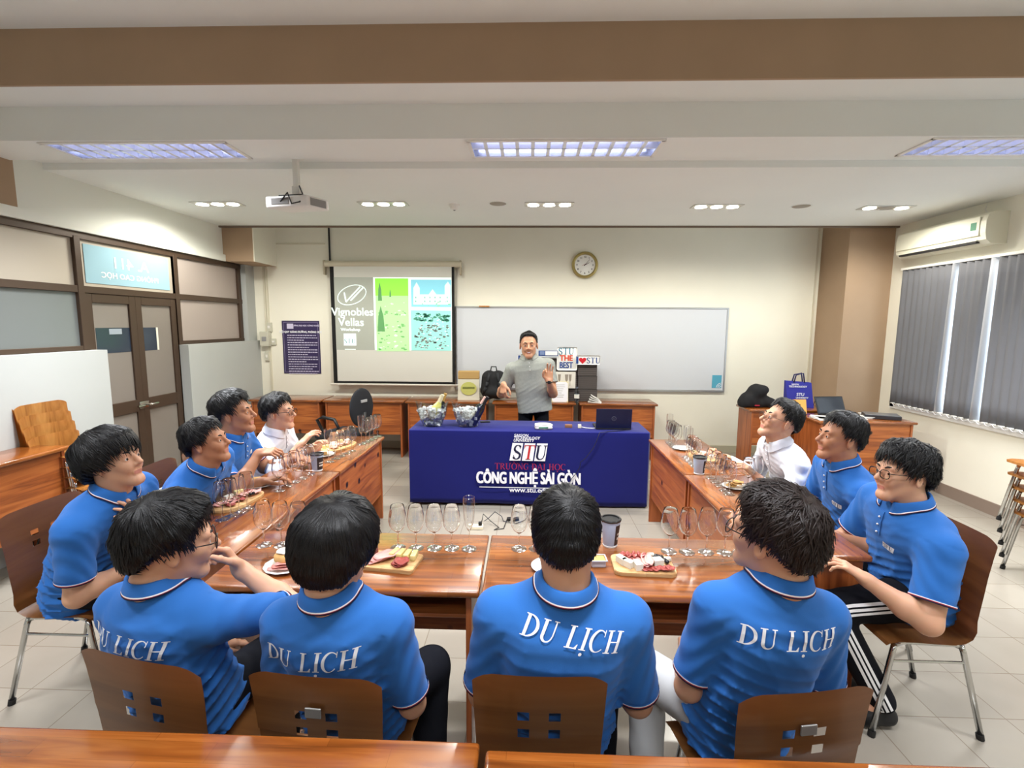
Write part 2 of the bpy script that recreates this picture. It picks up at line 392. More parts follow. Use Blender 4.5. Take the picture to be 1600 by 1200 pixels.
def ccone(a, b, ra, rb):
    """flat ended cone"""
    a, b = npv(a), npv(b); ab = b-a; L_ = np.linalg.norm(ab); u = ab/L_
    def fn(x, y, z):
        px, py, pz = x-a[0], y-a[1], z-a[2]; t = px*u[0]+py*u[1]+pz*u[2]
        tc_ = np.maximum(t, 0); r = np.sqrt(np.maximum((px-tc_*u[0])**2+(py-tc_*u[1])**2+(pz-tc_*u[2])**2, 0))
        return np.maximum(r-(ra+(rb-ra)*np.clip(t/L_, 0, 1)), t-L_)
    R_ = max(ra, rb); return fn, np.minimum(a, b)-R_, np.maximum(a, b)+R_
def ell(c, r, R=None):
    c = npv(c); r = npv(r); R = np.eye(3) if R is None else R
    def fn(x, y, z):
        px, py, pz = x-c[0], y-c[1], z-c[2]
        q = [(R[0, i]*px+R[1, i]*py+R[2, i]*pz) for i in range(3)]
        k0 = np.sqrt(sum((q[i]/r[i])**2 for i in range(3))); k1 = np.sqrt(sum((q[i]/r[i]**2)**2 for i in range(3)))+1e-9
        return k0*(k0-1)/k1
    m = r.max(); return fn, c-m, c+m
def unit(v): v = npv(v); return v/max(np.linalg.norm(v), 1e-9)
def euler(yaw, pitch, roll):
    """columns: right, forward, up. yaw turns to the left, pitch looks up, roll tips to the right"""
    a, b, c = map(math.radians, (yaw, pitch, roll))
    Rz = npv([[math.cos(a), -math.sin(a), 0], [math.sin(a), math.cos(a), 0], [0, 0, 1]])
    Rx = npv([[1, 0, 0], [0, math.cos(b), -math.sin(b)], [0, math.sin(b), math.cos(b)]])
    Ry = npv([[math.cos(c), 0, math.sin(c)], [0, 1, 0], [-math.sin(c), 0, math.cos(c)]])
    return Rz @ Rx @ Ry
def ik(S, Tg, l1, l2, hint):
    d = Tg-S; D = np.linalg.norm(d)
    if D > (l1+l2)*0.995: Tg = S+d/D*(l1+l2)*0.995; d = Tg-S; D = np.linalg.norm(d)
    u = d/D; a = (l1*l1-l2*l2+D*D)/(2*D); h = math.sqrt(max(l1*l1-a*a, 0)); n = npv(hint); n = unit(n-u*(n@u))
    return S+u*a+n*h, Tg
def hand_prims(W, d, n, side, curls, thumb=0.5, spread=1.0, s=1.0):
    """W wrist, d towards the fingers, n out of the back of the hand, side +1 thumb on d x n"""
    d = unit(d); n = unit(n-d*(n@d)); r = np.cross(d, n)*side     # r: towards the thumb
    out = []; P0 = W+d*0.012*s
    for k in range(4):
        off = (0.027-0.018*k)*s
        out.append((rcone(P0+r*off*0.8, W+d*(0.088-0.004*abs(k-1))*s+r*off, 0.0125*s, 0.0115*s), 0.012))
    lens = [(0.040, 0.024, 0.020), (0.045, 0.027, 0.021), (0.041, 0.025, 0.020), (0.032, 0.019, 0.017)]
    for k in range(4):
        off = (0.027-0.018*k)*s; p = W+d*(0.088-0.004*abs(k-1))*s+r*off; ang = 0.0; rad = (0.0092-0.0006*k)*s
        sp = (1.5-k)*0.07*spread
        for j, l in enumerate(lens[k]):
            ang += curls[k]*(0.9 if j == 0 else 1.1)
            dd = unit((d+r*sp)*math.cos(ang)-n*math.sin(ang)); q = p+dd*l*s
            out.append((rcone(p, q, rad*(1-0.08*j), rad*(0.92-0.08*j)), 0.004)); p = q
    tb = W+d*0.028*s+r*0.026*s; t1 = tb+unit(d*0.75+r*0.75-n*thumb*0.9)*0.042*s; t2 = t1+unit(d*0.9+r*(0.45-0.5*thumb)-n*thumb)*0.032*s; t3 = t2+unit(d*0.95+r*(0.15-0.6*thumb)-n*thumb)*0.024*s
    out += [(rcone(tb, t1, 0.0145*s, 0.0115*s), 0.012), (rcone(t1, t2, 0.0112*s, 0.010*s), 0.004), (rcone(t2, t3, 0.010*s, 0.0085*s), 0.004)]
    return out
def bounds(prims, pad=0.02):
    return np.min([p[0][1] for p in prims], 0)-pad, np.max([p[0][2] for p in prims], 0)+pad
def raw_object(name, V, Q, mats, parent, mi=None):
    me = bpy.data.meshes.new(name); V = np.asarray(V, np.float32); Q = np.asarray(Q, np.int32)
    me.from_pydata(V.tolist(), [], Q.tolist())
    for m in (mats if isinstance(mats, (list, tuple)) else [mats]): me.materials.append(m)
    if mi is not None: me.polygons.foreach_set('material_index', np.asarray(mi, np.int32))
    me.polygons.foreach_set('use_smooth', [True]*len(me.polygons)); me.update()
    o = bpy.data.objects.new(name, me); COL.objects.link(o); o.parent = parent
    return o
def relax(V, Q, it=1, f=0.5):
    e = np.concatenate([Q[:, [0, 1]], Q[:, [1, 2]], Q[:, [2, 3]], Q[:, [3, 0]]]); n = len(V)
    for _ in range(it):
        A = np.zeros_like(V); c = np.zeros(n)
        for a, b in ((0, 1), (1, 0)):
            for i in range(3): A[:, i] += np.bincount(e[:, a], V[e[:, b], i], n)
            c += np.bincount(e[:, a], minlength=n)
        V = V*(1-f)+f*A/np.maximum(c, 1)[:, None]
    return V

def hairline(az, st):
    """lowest elevation of hair, az 0 front to 180 back"""
    return np.interp(az, [0, 35, 55, 75, 88, 100, 118, 140, 180], st.get('line', [40, 40, 26, 6, -10, 6, -26, -44, -48]))
def smooth01(x): x = np.clip(x, 0, 1); return x*x*(3-2*x)
HC = npv((0, -0.012, 0.022))
def hair_radius(D, st, rng=None):
    R_ = npv((0.078, 0.097, 0.097)); r = 1/np.sqrt(((D/R_)**2).sum(-1))
    el = np.degrees(np.arcsin(np.clip(D[..., 2], -1, 1))); az = np.degrees(np.abs(np.arctan2(D[..., 0], D[..., 1])))
    m = smooth01((el-hairline(az, st))/9.0)
    top = smooth01((el-5)/50); back = smooth01((az-90)/60)*(1-top); front = smooth01((60-az)/40)*(1-top)
    th = st['side']*(1-top)*(1-back)*(1-front)+st['back']*back+st['front']*front*(1-top)+st['top']*top
    a, b, c = D[..., 0], D[..., 1], D[..., 2]; sd = st.get('seed', 1)
    lump = 0.0030*np.sin(9*a+sd)*np.sin(8*b+2*sd)+0.0022*np.sin(17*b+3*sd+4*c)*np.sin(15*c+sd)
    return r+np.where(m > 0, th*m+lump*m*st.get('lump', 1), 0)-0.02*(1-m), m, r
def make_hair(st, RH, CH, parent, m, sc, rng):
    nu, nv = 72, 40; V = []; 
    el = np.radians(np.linspace(-78, 90, nv)); az = np.linspace(-PI, PI, nu, endpoint=False)
    D = np.stack([np.cos(el)[:, None]*np.sin(az), np.cos(el)[:, None]*np.cos(az), np.repeat(np.sin(el)[:, None], nu, 1)], -1)
    r, mk, _ = hair_radius(D, st); P_ = (HC+D*r[..., None]).reshape(-1, 3)
    F_ = [(i*nu+k, i*nu+(k+1) % nu, (i+1)*nu+(k+1) % nu, (i+1)*nu+k) for i in range(nv-1) for k in range(nu)]
    V = [P_]; Fs = [np.array(F_)]; base = len(P_)
    N = st.get('n', 900); Ln = st.get('len', 0.06); W0 = st.get('w', 0.0045)
    Wh = unit(st.get('whorl', (0.12, -0.55, 0.9))); K = 6
    d = rng.normal(size=(N*5, 3)); d /= np.linalg.norm(d, axis=1)[:, None]
    _, mk, _ = hair_radius(d, st); d = d[mk > 0.45][:N]; N = len(d)
    el = np.degrees(np.arcsin(d[:, 2])); azs = np.degrees(np.abs(np.arctan2(d[:, 0], d[:, 1])))
    L_ = Ln*rng.uniform(0.55, 1.15, N)
    fr = (azs < 70) & (el > 20); L_[fr] *= st.get('fringe', 1.0)
    low = el < 5; L_[low] *= st.get('lowlen', 0.5)
    swirl = rng.normal(0, st.get('mess', 0.15), N)
    cur = d.copy(); pts = []; lift = rng.uniform(0.0, 1, N)**2*st.get('lift', 0.006); r0, mk0, rb0 = hair_radius(d, st); h0 = np.maximum(r0-rb0, 0.002)
    for k in range(K+1):
        r, mk, rb = hair_radius(cur, st); t_ = k/K
        h = np.maximum(np.maximum(r, rb+0.004)-rb, h0*(1-0.55*t_))+lift*(0.15+t_)-0.0015*(1-t_)
        pts.append(HC+cur*(rb+h)[:, None])
        t = Wh*1.0; away = cur*(cur@t)[:, None]-t; away /= (np.linalg.norm(away, axis=1)[:, None]+1e-6)
        sd = np.cross(cur, away); g = npv((0, 0, -1.0)); gt = g-cur*(cur@g)[:, None]
        dirn = away+sd*(swirl+st.get('curl', 0.0)*t_)[:, None]+gt*0.5*t_
        if st.get('sweep') is not None:
            s_ = npv(st['sweep']); s_ = s_-cur*(cur@s_)[:, None]; dirn = dirn+s_
        dirn /= (np.linalg.norm(dirn, axis=1)[:, None]+1e-6)
        cur = cur+dirn*(L_/K/0.095)[:, None]; cur /= np.linalg.norm(cur, axis=1)[:, None]
    pts = np.array(pts)                                    # K+1, N, 3
    wd = W0*rng.uniform(0.6, 1.4, N)
    vv = []
    for k in range(K+1):
        tan = pts[min(k+1, K)]-pts[max(k-1, 0)]; nr = pts[k]-HC; nr /= np.linalg.norm(nr, axis=1)[:, None]
        s_ = np.cross(tan, nr); s_ /= (np.linalg.norm(s_, axis=1)[:, None]+1e-9)
        wk = (wd*(1-0.85*(k/K)**2.0))[:, None]
        vv.append(np.stack([pts[k]-s_*wk/2-nr*0.0006, pts[k]+nr*wk*0.28, pts[k]+s_*wk/2-nr*0.0006], 1))
    vv = np.array(vv).transpose(1, 0, 2, 3).reshape(-1, 3); f = []
    n3 = 3*(K+1); k = np.arange(K); b0 = (np.arange(N)*n3)[:, None]+3*k[None, :]
    for c in (0, 1): f.append(np.stack([b0+c, b0+c+1, b0+c+4, b0+c+3], -1).reshape(-1, 4))
    V.append(vv); Fs.append(np.concatenate(f)+base)
    V = np.concatenate(V)*sc; V = V @ RH.T+CH
    return raw_object('hair', V, np.concatenate(Fs), m, parent)

def person(label, base, yaw, H, head=(0, 0, 0), skin='fair', shirt='polo', sleeve=0.72, w=1.0, hs=1.0, hair=None, haircol='black', pel=0.55,
           pelvis=(0, 0), twist=0.0, armL=None, armR=None, hintL=(-0.35, -0.3, -0.9), hintR=(0.35, -0.3, -0.9), handL=None, handR=None,
           trousers='black', knees=None, ankles=None, stand=False, lettering=None, patch=False, placket=False, glasses=None, fine=0.0036, hunch=0.02, group=None, seed=1, arml=(0.29, 0.25), shoes=True, stripes=False, vox=0.0075, smile=False, shsc=1.0):
    """base: floor point under the pelvis (world), yaw: facing (degrees, 0 looks away from the camera), H: head centre (world)"""
    rng = np.random.default_rng(seed)
    root = empty('person', (base[0], base[1], 0), math.radians(yaw), label, 'person', group)
    a = math.radians(yaw); c, s_ = math.cos(a), math.sin(a)
    def W2(p): x, y = p[0]-base[0], p[1]-base[1]; return npv((c*x+s_*y, -s_*x+c*y, p[2]))
    CH = W2(H); RH = euler(*head); hs_ = hs
    Pv = npv((pelvis[0], pelvis[1], pel)); N = CH+RH @ npv((0, -0.035, -0.106))*hs_; N[2] = max(N[2], 0)
    N = CH*0+N
    u = unit(N-Pv); L = np.linalg.norm(N-Pv); tw = math.radians(twist); r = npv((math.cos(tw), math.sin(tw), 0)); r = unit(r-u*(r@u)); f = np.cross(u, r)
    # ---- shirt
    sh = {}
    for sd, nm in ((-1, 'L'), (1, 'R')): sh[nm] = N-u*0.114+r*sd*0.170*w*shsc+f*0.0
    arms = {}
    for nm, tgt, hint in (('L', armL, hintL), ('R', armR, hintR)):
        sd = -1 if nm == 'L' else 1
        tg = W2(tgt) if tgt is not None else sh[nm]+npv((-0.04*sd, 0.27, -0.33))
        arms[nm] = ik(sh[nm], tg, arml[0], arml[1], npv(hint))
    tt = npv([-0.20, 0, 0.22, 0.45, 0.68, 0.82, 0.90, 0.97, 1.06])
    aa = npv([0.176, 0.176, 0.166, 0.166, 0.176, 0.172, 0.140, 0.090, 0.066])*w; bb = npv([0.132, 0.136, 0.122, 0.120, 0.122, 0.110, 0.092, 0.070, 0.062])*w
    if stand: aa[:2] = 0.165*w; bb[:2] = 0.115*w; tt[0] = -0.4
    aa[-1] = 0.064; bb[-1] = 0.062
    def torso(grow, t0=-0.16, t1=1.0, wr=0.0):
        if stand and t1 > 0.9: t0 = -0.36
        def fn(x, y, z):
            px, py, pz = x-Pv[0], y-Pv[1], z-Pv[2]
            X = px*r[0]+py*r[1]+pz*r[2]; Y = px*f[0]+py*f[1]+pz*f[2]; Z = (px*u[0]+py*u[1]+pz*u[2])/L
            Y = Y+hunch*np.sin(PI*np.clip(Z, 0, 1))-0.012*smooth01((Z-0.8)/0.2)
            A = np.interp(Z, tt, aa)+grow; B = np.interp(Z, tt, bb)+grow
            d = (((np.abs(X)/A)**2.4+(np.abs(Y)/B)**2.4)**(1/2.4)-1)*np.minimum(A, B)
            if wr:
                m = smooth01((0.62-Z)/0.35)+0.35
                q = np.sin(46*Z*L*1.6+5*np.sin(6*X+seed)+9*X*np.sign(np.sin(seed*3.3))+3*np.sin(9*Y+seed*2)); q2 = np.sin(30*X+22*Z*L+2.5*np.sin(14*Z*L+seed))
                fold = (1-np.abs(q))**2*0.7+(1-np.abs(q2))**2*0.6
                d = d-wr*m*fold+wr*0.4
            return np.maximum(d, np.maximum((Z-t1)*L, (t0-Z)*L))
        R_ = 0.26*w; lo = np.minimum(Pv, N)-R_; hi = np.maximum(Pv, N)+R_; return fn, lo, hi
    pr = [(torso(0.0, wr=0.010 if shirt != 'grey' else 0.002), 0.01)]
    longs = shirt == 'white'
    for nm in 'LR':
        E_, Wt = arms[nm]; S = sh[nm]; sd = -1 if nm == 'L' else 1
        pr.append((rcone(S-r*sd*0.05-u*0.012, S+r*sd*0.004, 0.060*w, 0.060*w), 0.05))
        pr.append((rcone(S-r*sd*0.07+u*0.025, N-u*0.035, 0.032*w, 0.045), 0.06))
        if longs:
            pr += [(rcone(S, E_, 0.062*w, 0.053*w), 0.03), (rcone(E_, E_+(Wt-E_)*(0.45 if sleeve < 1 else 0.86), 0.050, 0.038), 0.02)]
        else:
            pr.append((ccone(S, S+(E_-S)*sleeve, 0.066*w, 0.064*w), 0.03))
    lo, hi = bounds(pr); F = Field(lo, hi, vox)
    for p_, k in pr: F.put(p_, k)
    if not longs:
        for nm in 'LR':
            E_, Wt = arms[nm]; S = sh[nm]; F.put(ccone(S+(E_-S)*(sleeve-0.10), S+(E_-S)*(sleeve+0.1), 0.052*w, 0.053*w), 0.004, 'sub')
    # draw the cloth into sleeve folds
    V, Q = F.mesh(); V = relax(V, Q, 1, 0.4)
    if longs or True:
        A_ = V.copy(); ph = seed*1.7
        for nm in 'LR':
            E_, Wt = arms[nm]; S = sh[nm]; ax = unit(E_-S); t = (V-S)@ax; rad = np.linalg.norm(V-S-t[:, None]*ax, axis=1)
            mk = (t > -0.02) & (t < 0.32) & (rad < 0.09); dirn = (V-S-t[:, None]*ax)/(rad[:, None]+1e-6)
            amp = 0.0035 if longs else 0.0018
            V[mk] += (dirn*(np.sin(t*75+ph+6*dirn[:, :1].T[0]*1.5)*amp)[:, None])[mk]
    SM = dict(polo=POLO, white=SHIRTW, grey=SHIRTG)[shirt]
    so = raw_object('shirt', V, Q, SM, root); so['label'] = dict(polo='blue short-sleeved polo shirt', white='white long-sleeved shirt', grey='grey short-sleeved polo shirt')[shirt]
    tri = np.concatenate([Q[:, [0, 1, 2]], Q[:, [0, 2, 3]]]); bvh = BVHTree.FromPolygons([Vector(v) for v in V.tolist()], tri.tolist())
    def outside(p, off=0.004):
        lc, nn, ix, ds = bvh.find_nearest(Vector(p), 0.2)
        if lc is None: return p
        if (Vector(p)-lc).dot(nn) < off: return npv(lc+nn*off)
        return p
    # ---- collar
    CN = N+u*0.006; RC = 0.064*max(w, 0.97); nv = 40; gap = math.radians(20)
    prof = [(0.0, -0.03), (-0.001, 0.02), (0.003, 0.030), (0.009, 0.028), (0.016, 0.008)]
    rows = []; mrow = []
    ub = unit(u*0.8+npv((0, 0, 1))*0.35); rb_ = unit(r-ub*(r@ub)); fb = np.cross(ub, rb_)
    for i in range(nv+1):
        ph = -PI+gap+(2*PI-2*gap)*i/nv     # 0 = back of neck
        dr = rb_*math.sin(ph)-fb*math.cos(ph); fr_ = smooth01(np.array((abs(ph)-1.6)/1.2))
        drop = 0.035*float(fr_)
        ring = [CN+dr*(RC+a_)+ub*(b_-0.020*float(fr_)) for a_, b_ in prof]
        ed = [(0.020, 0.000-drop), (0.021, -0.0035-drop), (0.0215, -0.0048-drop), (0.0225, -0.009-drop)] if shirt == 'polo' else [(0.026, -0.014-drop), (0.028, -0.019-drop)]
        ring += [npv(outside(CN+dr*(RC+a_)+ub*b_, 0.004)) for a_, b_ in ed]
        rows.append(ring)
    nr_ = len(rows[0]); CV = np.array(rows).reshape(-1, 3); CF = []; mi = []
    for i in range(nv):
        for k in range(nr_-1):
            CF.append((i*nr_+k, i*nr_+k+1, (i+1)*nr_+k+1, (i+1)*nr_+k)); mi.append({5: 1, 6: 2, 7: 3}.get(k, 0) if shirt == 'polo' else 0)
    co = raw_object('collar', CV, CF, [SM, STRIPEW, STRIPER, NAVY], root, mi)
    md = co.modifiers.new('thickness', 'SOLIDIFY'); md.thickness = 0.002; md.offset = 0
    # ---- sleeve trims
    if not longs:
        for nm in 'LR':
            E_, Wt = arms[nm]; S = sh[nm]; ax = unit(E_-S); q1 = S+(E_-S)*sleeve; x = unit(np.cross(ax, f+0.01)); y = np.cross(ax, x)
            TV = []; TF = []; tm = []; ks = [(-0.014, 0.0020), (-0.010, 0.0024), (-0.007, 0.0024), (-0.004, 0.0024), (0.0012, 0.002), (0.001, -0.009)]
            for off, g in ks:
                for k in range(28):
                    an = 2*PI*k/28; TV.append(q1+ax*off+(x*math.cos(an)+y*math.sin(an))*(0.0645*w+g))
            for j in range(len(ks)-1):
                for k in range(28): TF.append((j*28+k, j*28+(k+1) % 28, (j+1)*28+(k+1) % 28, (j+1)*28+k)); tm.append([0, 1, 2, 3, 0][j])
            raw_object('sleeve_trim', TV, TF, [SM, STRIPEW, STRIPER, NAVY] if shirt == 'polo' else [SM]*4, root, tm)
    def stamp(name, geo, org, right, up, nrm, m, off=0.0022):
        v, fc = geo; bm = bmesh.new(); bv = [bm.verts.new(p) for p in v]
        for q in fc:
            try: bm.faces.new([bv[i] for i in q])
            except Exception: pass
        for _ in range(3):
            le = [e for e in bm.edges if e.calc_length() > 0.014]
            if not le: break
            bmesh.ops.subdivide_edges(bm, edges=le, cuts=1, use_grid_fill=True)
        bm.verts.index_update(); out = []
        for q in bm.verts:
            p = org+right*q.co.x+up*q.co.y+nrm*0.3
            hit, nn, ix, ds = bvh.ray_cast(Vector(p), Vector(-nrm), 0.6)
            out.append(npv(hit)+nrm*off if hit is not None else p-nrm*0.3)
        o = MB(); o.add([Vector(p) for p in out], [[x.index for x in fa.verts] for fa in bm.faces]); bm.free()
        return o.build(name, m, root)
    if lettering:
        lx_, ly_, sz, slant, rot = lettering; rr = unit(r*math.cos(rot)+u*math.sin(rot)); uu = unit(u*math.cos(rot)-r*math.sin(rot))
        og = W2(at(lx_, ly_, Y=base[1]-0.13)); nn_ = npv((0, 0, 0.0)); c0 = None
        for a_ in (-0.05, 0, 0.05):
            for b_ in (-0.02, 0.02):
                hit, nn, ix, ds = bvh.ray_cast(Vector(og+rr*a_+uu*b_-f*0.4), Vector(f), 0.8)
                if hit is not None:
                    nn_ = nn_+npv(nn)*(1 if nn.dot(Vector(-f)) > 0 else -1); c0 = npv(hit)
        nn_ = unit(nn_); rr = unit(rr-nn_*(rr@nn_)); uu = np.cross(nn_, rr); uu = uu if uu[2] > 0 else -uu
        stamp('back_lettering', serif_geo(DULICH, sz, slant, 0.03), og, rr, uu, nn_, PRINT, 0.0045)
    if patch:
        px_, pz_ = patch; og = Pv+u*L*pz_+r*px_; pd = MB()
        vv = []; ff = []
        for k in range(3):
            x0 = (k-1.5)*0.021; o_ = len(vv); vv += [Vector((x0, -0.014, 0)), Vector((x0+0.018, -0.014, 0)), Vector((x0+0.023, 0.014, 0)), Vector((x0+0.005, 0.014, 0))]; ff.append((o_, o_+1, o_+2, o_+3))
        stamp('chest_logo', (vv, ff), og, -r, u, f, PRINT, 0.0022)
        stamp('chest_logo_letters', serif_geo(['S', 'T', 'U'], 0.019, 0.15, 0.14), og, -r, u, f, NAVY, 0.0034)
    if placket:
        vv = []; ff = []
        for k in range(7): vv += [Vector((-0.014, -k*0.02, 0)), Vector((0.014, -k*0.02, 0))]
        ff = [(2*k, 2*k+1, 2*k+3, 2*k+2) for k in range(6 if shirt != 'white' else 6)]
        po = stamp('placket', (vv, ff), Pv+u*L*0.93, -r, u, f, SM, 0.004)
        md = po.modifiers.new('thickness', 'SOLIDIFY'); md.thickness = 0.003
        for k in range(3):
            hit, nn, ix, ds = bvh.ray_cast(Vector(Pv+u*(L*0.93-0.03-0.038*k)+f*0.3), Vector(-f), 0.6)
            if hit is not None:
                b_ = MB(); b_.ball(hit+Vector(f)*0.007, (0.005, 0.005, 0.005), n=1); b_.build('button', STRIPEW, po, smooth=True)
    # ---- body: head, neck, arms with hands, and what the clothes cover
    pieces = []
    def HP(p): return CH+RH @ (npv(p)*hs_)
    k_ = hs_
    hp = [(ell(HP((0, -0.012, 0.028)), npv((0.073, 0.090, 0.087))*k_, RH), 0.01), (ell(HP((0, 0.022, -0.028)), npv((0.053, 0.063, 0.076))*k_, RH), 0.035),
          (rcone(HP((-0.040, 0.0, -0.052)), HP((-0.014, 0.062, -0.088)), 0.019*k_, 0.016*k_), 0.03), (rcone(HP((0.040, 0.0, -0.052)), HP((0.014, 0.062, -0.088)), 0.019*k_, 0.016*k_), 0.03),
          (rcone(HP((-0.010, 0.070, -0.092)), HP((0.010, 0.070, -0.092)), 0.018*k_), 0.02),
          (rcone(HP((-0.034, 0.058, -0.016)), HP((-0.026, 0.066, -0.03)), 0.021*k_), 0.02), (rcone(HP((0.034, 0.058, -0.016)), HP((0.026, 0.066, -0.03)), 0.021*k_), 0.02),
          (rcone(HP((-0.036, 0.070, 0.027)), HP((0.036, 0.070, 0.027)), 0.014*k_), 0.015),
          (rcone(HP((0, 0.082, 0.016)), HP((0, 0.106, -0.019)), 0.0075*k_, 0.0108*k_), 0.010),
          (rcone(HP((-0.012, 0.090, -0.024)), HP((0.012, 0.090, -0.024)), 0.0085*k_), 0.008),
          (rcone(HP((-0.019, 0.079, -0.0525)), HP((0.019, 0.079, -0.0525)), 0.0068*k_, 0.0068*k_), 0.005), (rcone(HP((-0.015, 0.079, -0.0625)), HP((0.015, 0.079, -0.0625)), 0.0070*k_), 0.005),
          (rcone(HP((0, -0.022, -0.05)), N+u*0.0-f*0.004, 0.056*k_, 0.058), 0.03), (rcone(N, N-u*0.10, 0.058, 0.075), 0.04)]
    lo, hi = bounds(hp); F = Field(lo, hi, fine)
    for p_, k in hp: F.put(p_, k)
    for sd in (-1, 1):
        F.put(ell(HP((sd*0.031, 0.094, 0.006)), npv((0.019, 0.013, 0.012))*k_, RH), 0.010, 'sub')
        F.put(ell(HP((sd*0.031, 0.0735, 0.006)), npv((0.0140, 0.0128, 0.0125))*k_, RH), 0.003)
        F.put(ell(HP((sd*0.031, 0.0885, 0.0050)), npv((0.0125, 0.010, 0.0046))*k_, RH), 0.002, 'sub')
        F.put(ell(HP((sd*0.078, -0.008, -0.006)), npv((0.007, 0.017, 0.030))*k_, RH @ euler(-sd*18, 8, 0)), 0.006)
        F.put(ell(HP((sd*0.086, -0.004, -0.004)), npv((0.005, 0.009, 0.017))*k_, RH @ euler(-sd*18, 8, 0)), 0.004, 'sub')
    F.put(rcone(HP((-0.022, 0.089, -0.0575)), HP((0.022, 0.089, -0.0575)), 0.0022*k_), 0.004, 'sub')
    V, Q = F.mesh(); fc = (V[Q].mean(1)-CH)@RH/k_
    li = ((np.abs(fc[:, 0]) < 0.021) & (fc[:, 1] > 0.07) & (fc[:, 2] > -0.0675+0.25*np.abs(fc[:, 0])) & (fc[:, 2] < -0.0485-0.15*np.abs(fc[:, 0]))).astype(int)
    pieces.append((V, Q, li))
    core = [(torso(-0.02), 0.01)]
    for nm in 'LR': core.append((rcone(sh[nm], N-u*0.12, 0.045*w, 0.05), 0.04))
    kn = []; an_ = []
    for i, sd in enumerate((-1, 1)):
        if stand: K_ = npv((sd*0.10, 0.01, 0.48)); A_ = npv((sd*0.11, -0.01, 0.09))
        else:
            K_ = W2(knees[i]) if knees is not None else npv((sd*(0.12+0.02*w), 0.42, 0.52))
            A_ = W2(ankles[i]) if ankles is not None else K_*npv((1, 1, 0))+npv((0, -0.04, 0.10))
        kn.append(K_); an_.append(A_)
        hj = Pv+r*sd*0.09-u*0.04*(0 if stand else 1)
        core += [(rcone(hj, K_, 0.062, 0.048), 0.03), (rcone(K_, A_, 0.045, 0.034), 0.02), (rcone(A_, A_+npv((0, 0.12, -0.055)), 0.034, 0.022), 0.02)]
    lo, hi = bounds(core); F = Field(lo, hi, 0.014)
    for p_, k in core: F.put(p_, k)
    V, Q = F.mesh(); pieces.append((V, Q, np.zeros(len(Q), int)))
    hands = {'L': handL, 'R': handR}
    for nm in 'LR':
        sd = -1 if nm == 'L' else 1; E_, Wt = arms[nm]; S = sh[nm]; hd = dict(d=None, n=(0, 0, 1), curls=(0.35, 0.4, 0.45, 0.5), thumb=0.35, spread=1.0); hd.update(hands[nm] or {})
        fd = unit(Wt-E_); d = unit(hd['d']) if hd['d'] is not None else fd
        n_ = npv(hd['n']); 
        ap = [(rcone(S, E_, 0.050*w, 0.041*w), 0.02), (rcone(E_, E_+(Wt-E_)*0.35, 0.040*w, 0.042*w), 0.02), (rcone(E_+(Wt-E_)*0.35, Wt, 0.040*w, 0.026), 0.02), (rcone(Wt-fd*0.01, Wt+d*0.02, 0.025, 0.022), 0.02)]
        # palm side: thumb lies towards r
        sgn = hd.get('side', 1 if nm == 'R' else -1)
        ap += hand_prims(Wt, d, n_, -sgn, hd['curls'], hd['thumb'], hd['spread'], hd.get('s', 1.0))
        lo, hi = bounds(ap); F = Field(lo, hi, hd.get('vox', 0.0035))
        for p_, k in ap: F.put(p_, k)
        V, Q = F.mesh(); pieces.append((V, Q, np.zeros(len(Q), int)))
    VV = []; QQ = []; MM = []; o_ = 0
    for V, Q, m_ in pieces: VV.append(V); QQ.append(Q+o_); MM.append(m_); o_ += len(V)
    raw_object('body', np.concatenate(VV), np.concatenate(QQ), [SKIN[skin], LIPS], root, np.concatenate(MM))
    # ---- eyes, brows
    for sd in (-1, 1):
        e = MB(); bm = bmesh.new(); bmesh.ops.create_uvsphere(bm, u_segments=16, v_segments=12, radius=0.0112*k_)
        MX = Matrix([[*RH[0]], [*RH[1]], [*RH[2]]]).to_4x4(); MX.translation = Vector(HP((sd*0.031, 0.0738, 0.0055)))
        e.bm(bm, 0, MX @ Matrix.Rotation(-PI/2, 4, 'X'))
        eo = e.build('eye', [EYEW, IRIS], root, smooth=True)
        cen = HP((sd*0.031, 0.0738, 0.0055))
        for p_ in eo.data.polygons:
            dd = unit(npv(p_.center)-cen) @ RH
            if dd[1] > 0.84: p_.material_index = 1
        b_ = MB(); b_.tube([HP((sd*x, y, z)) for x, y, z in ((0.014, 0.0865, 0.027), (0.026, 0.086, 0.033), (0.038, 0.080, 0.033), (0.048, 0.070, 0.027))], [0.0028*k_, 0.0038*k_, 0.0034*k_, 0.0015*k_], 6)
        b_.build('eyebrow', BROW, root, smooth=True)
    if smile:
        t_ = MB(); t_.tube([HP((x, 0.0868-abs(x)*0.35, -0.0572+abs(x)*0.25)) for x in (-0.02, -0.01, 0, 0.01, 0.02)], 0.0034*k_, 6); t_.build('teeth', STRIPEW, root, smooth=True)
    make_hair({**hair, 'seed': seed}, RH, CH, root, HAIR[haircol], k_, rng)
    if glasses:
        gm = mat('spectacle_'+glasses, dict(black=(18, 17, 18), metal=(90, 84, 80))[glasses], 0.3, 0.2 if glasses == 'metal' else 0)
        g = MB(); tr = 0.0016 if glasses == 'black' else 0.0010
        for sd in (-1, 1):
            ring = []
            for k in range(20):
                an = 2*PI*k/20; cx, sx_ = math.cos(an), math.sin(an)
                x = 0.024*np.sign(cx)*abs(cx)**0.7; z = 0.018*np.sign(sx_)*abs(sx_)**0.8
                ring.append(HP((sd*0.032+x, 0.101-0.06*abs(sd*0.032+x), 0.003+z)))
            g.tube(ring, tr*k_, 6, closed=True)
            g.tube([HP((sd*0.056, 0.097, 0.010)), HP((sd*0.070, 0.080, 0.012)), HP((sd*0.077, 0.0, 0.010)), HP((sd*0.078, -0.018, -0.002)), HP((sd*0.075, -0.026, -0.018))], tr*k_, 6)
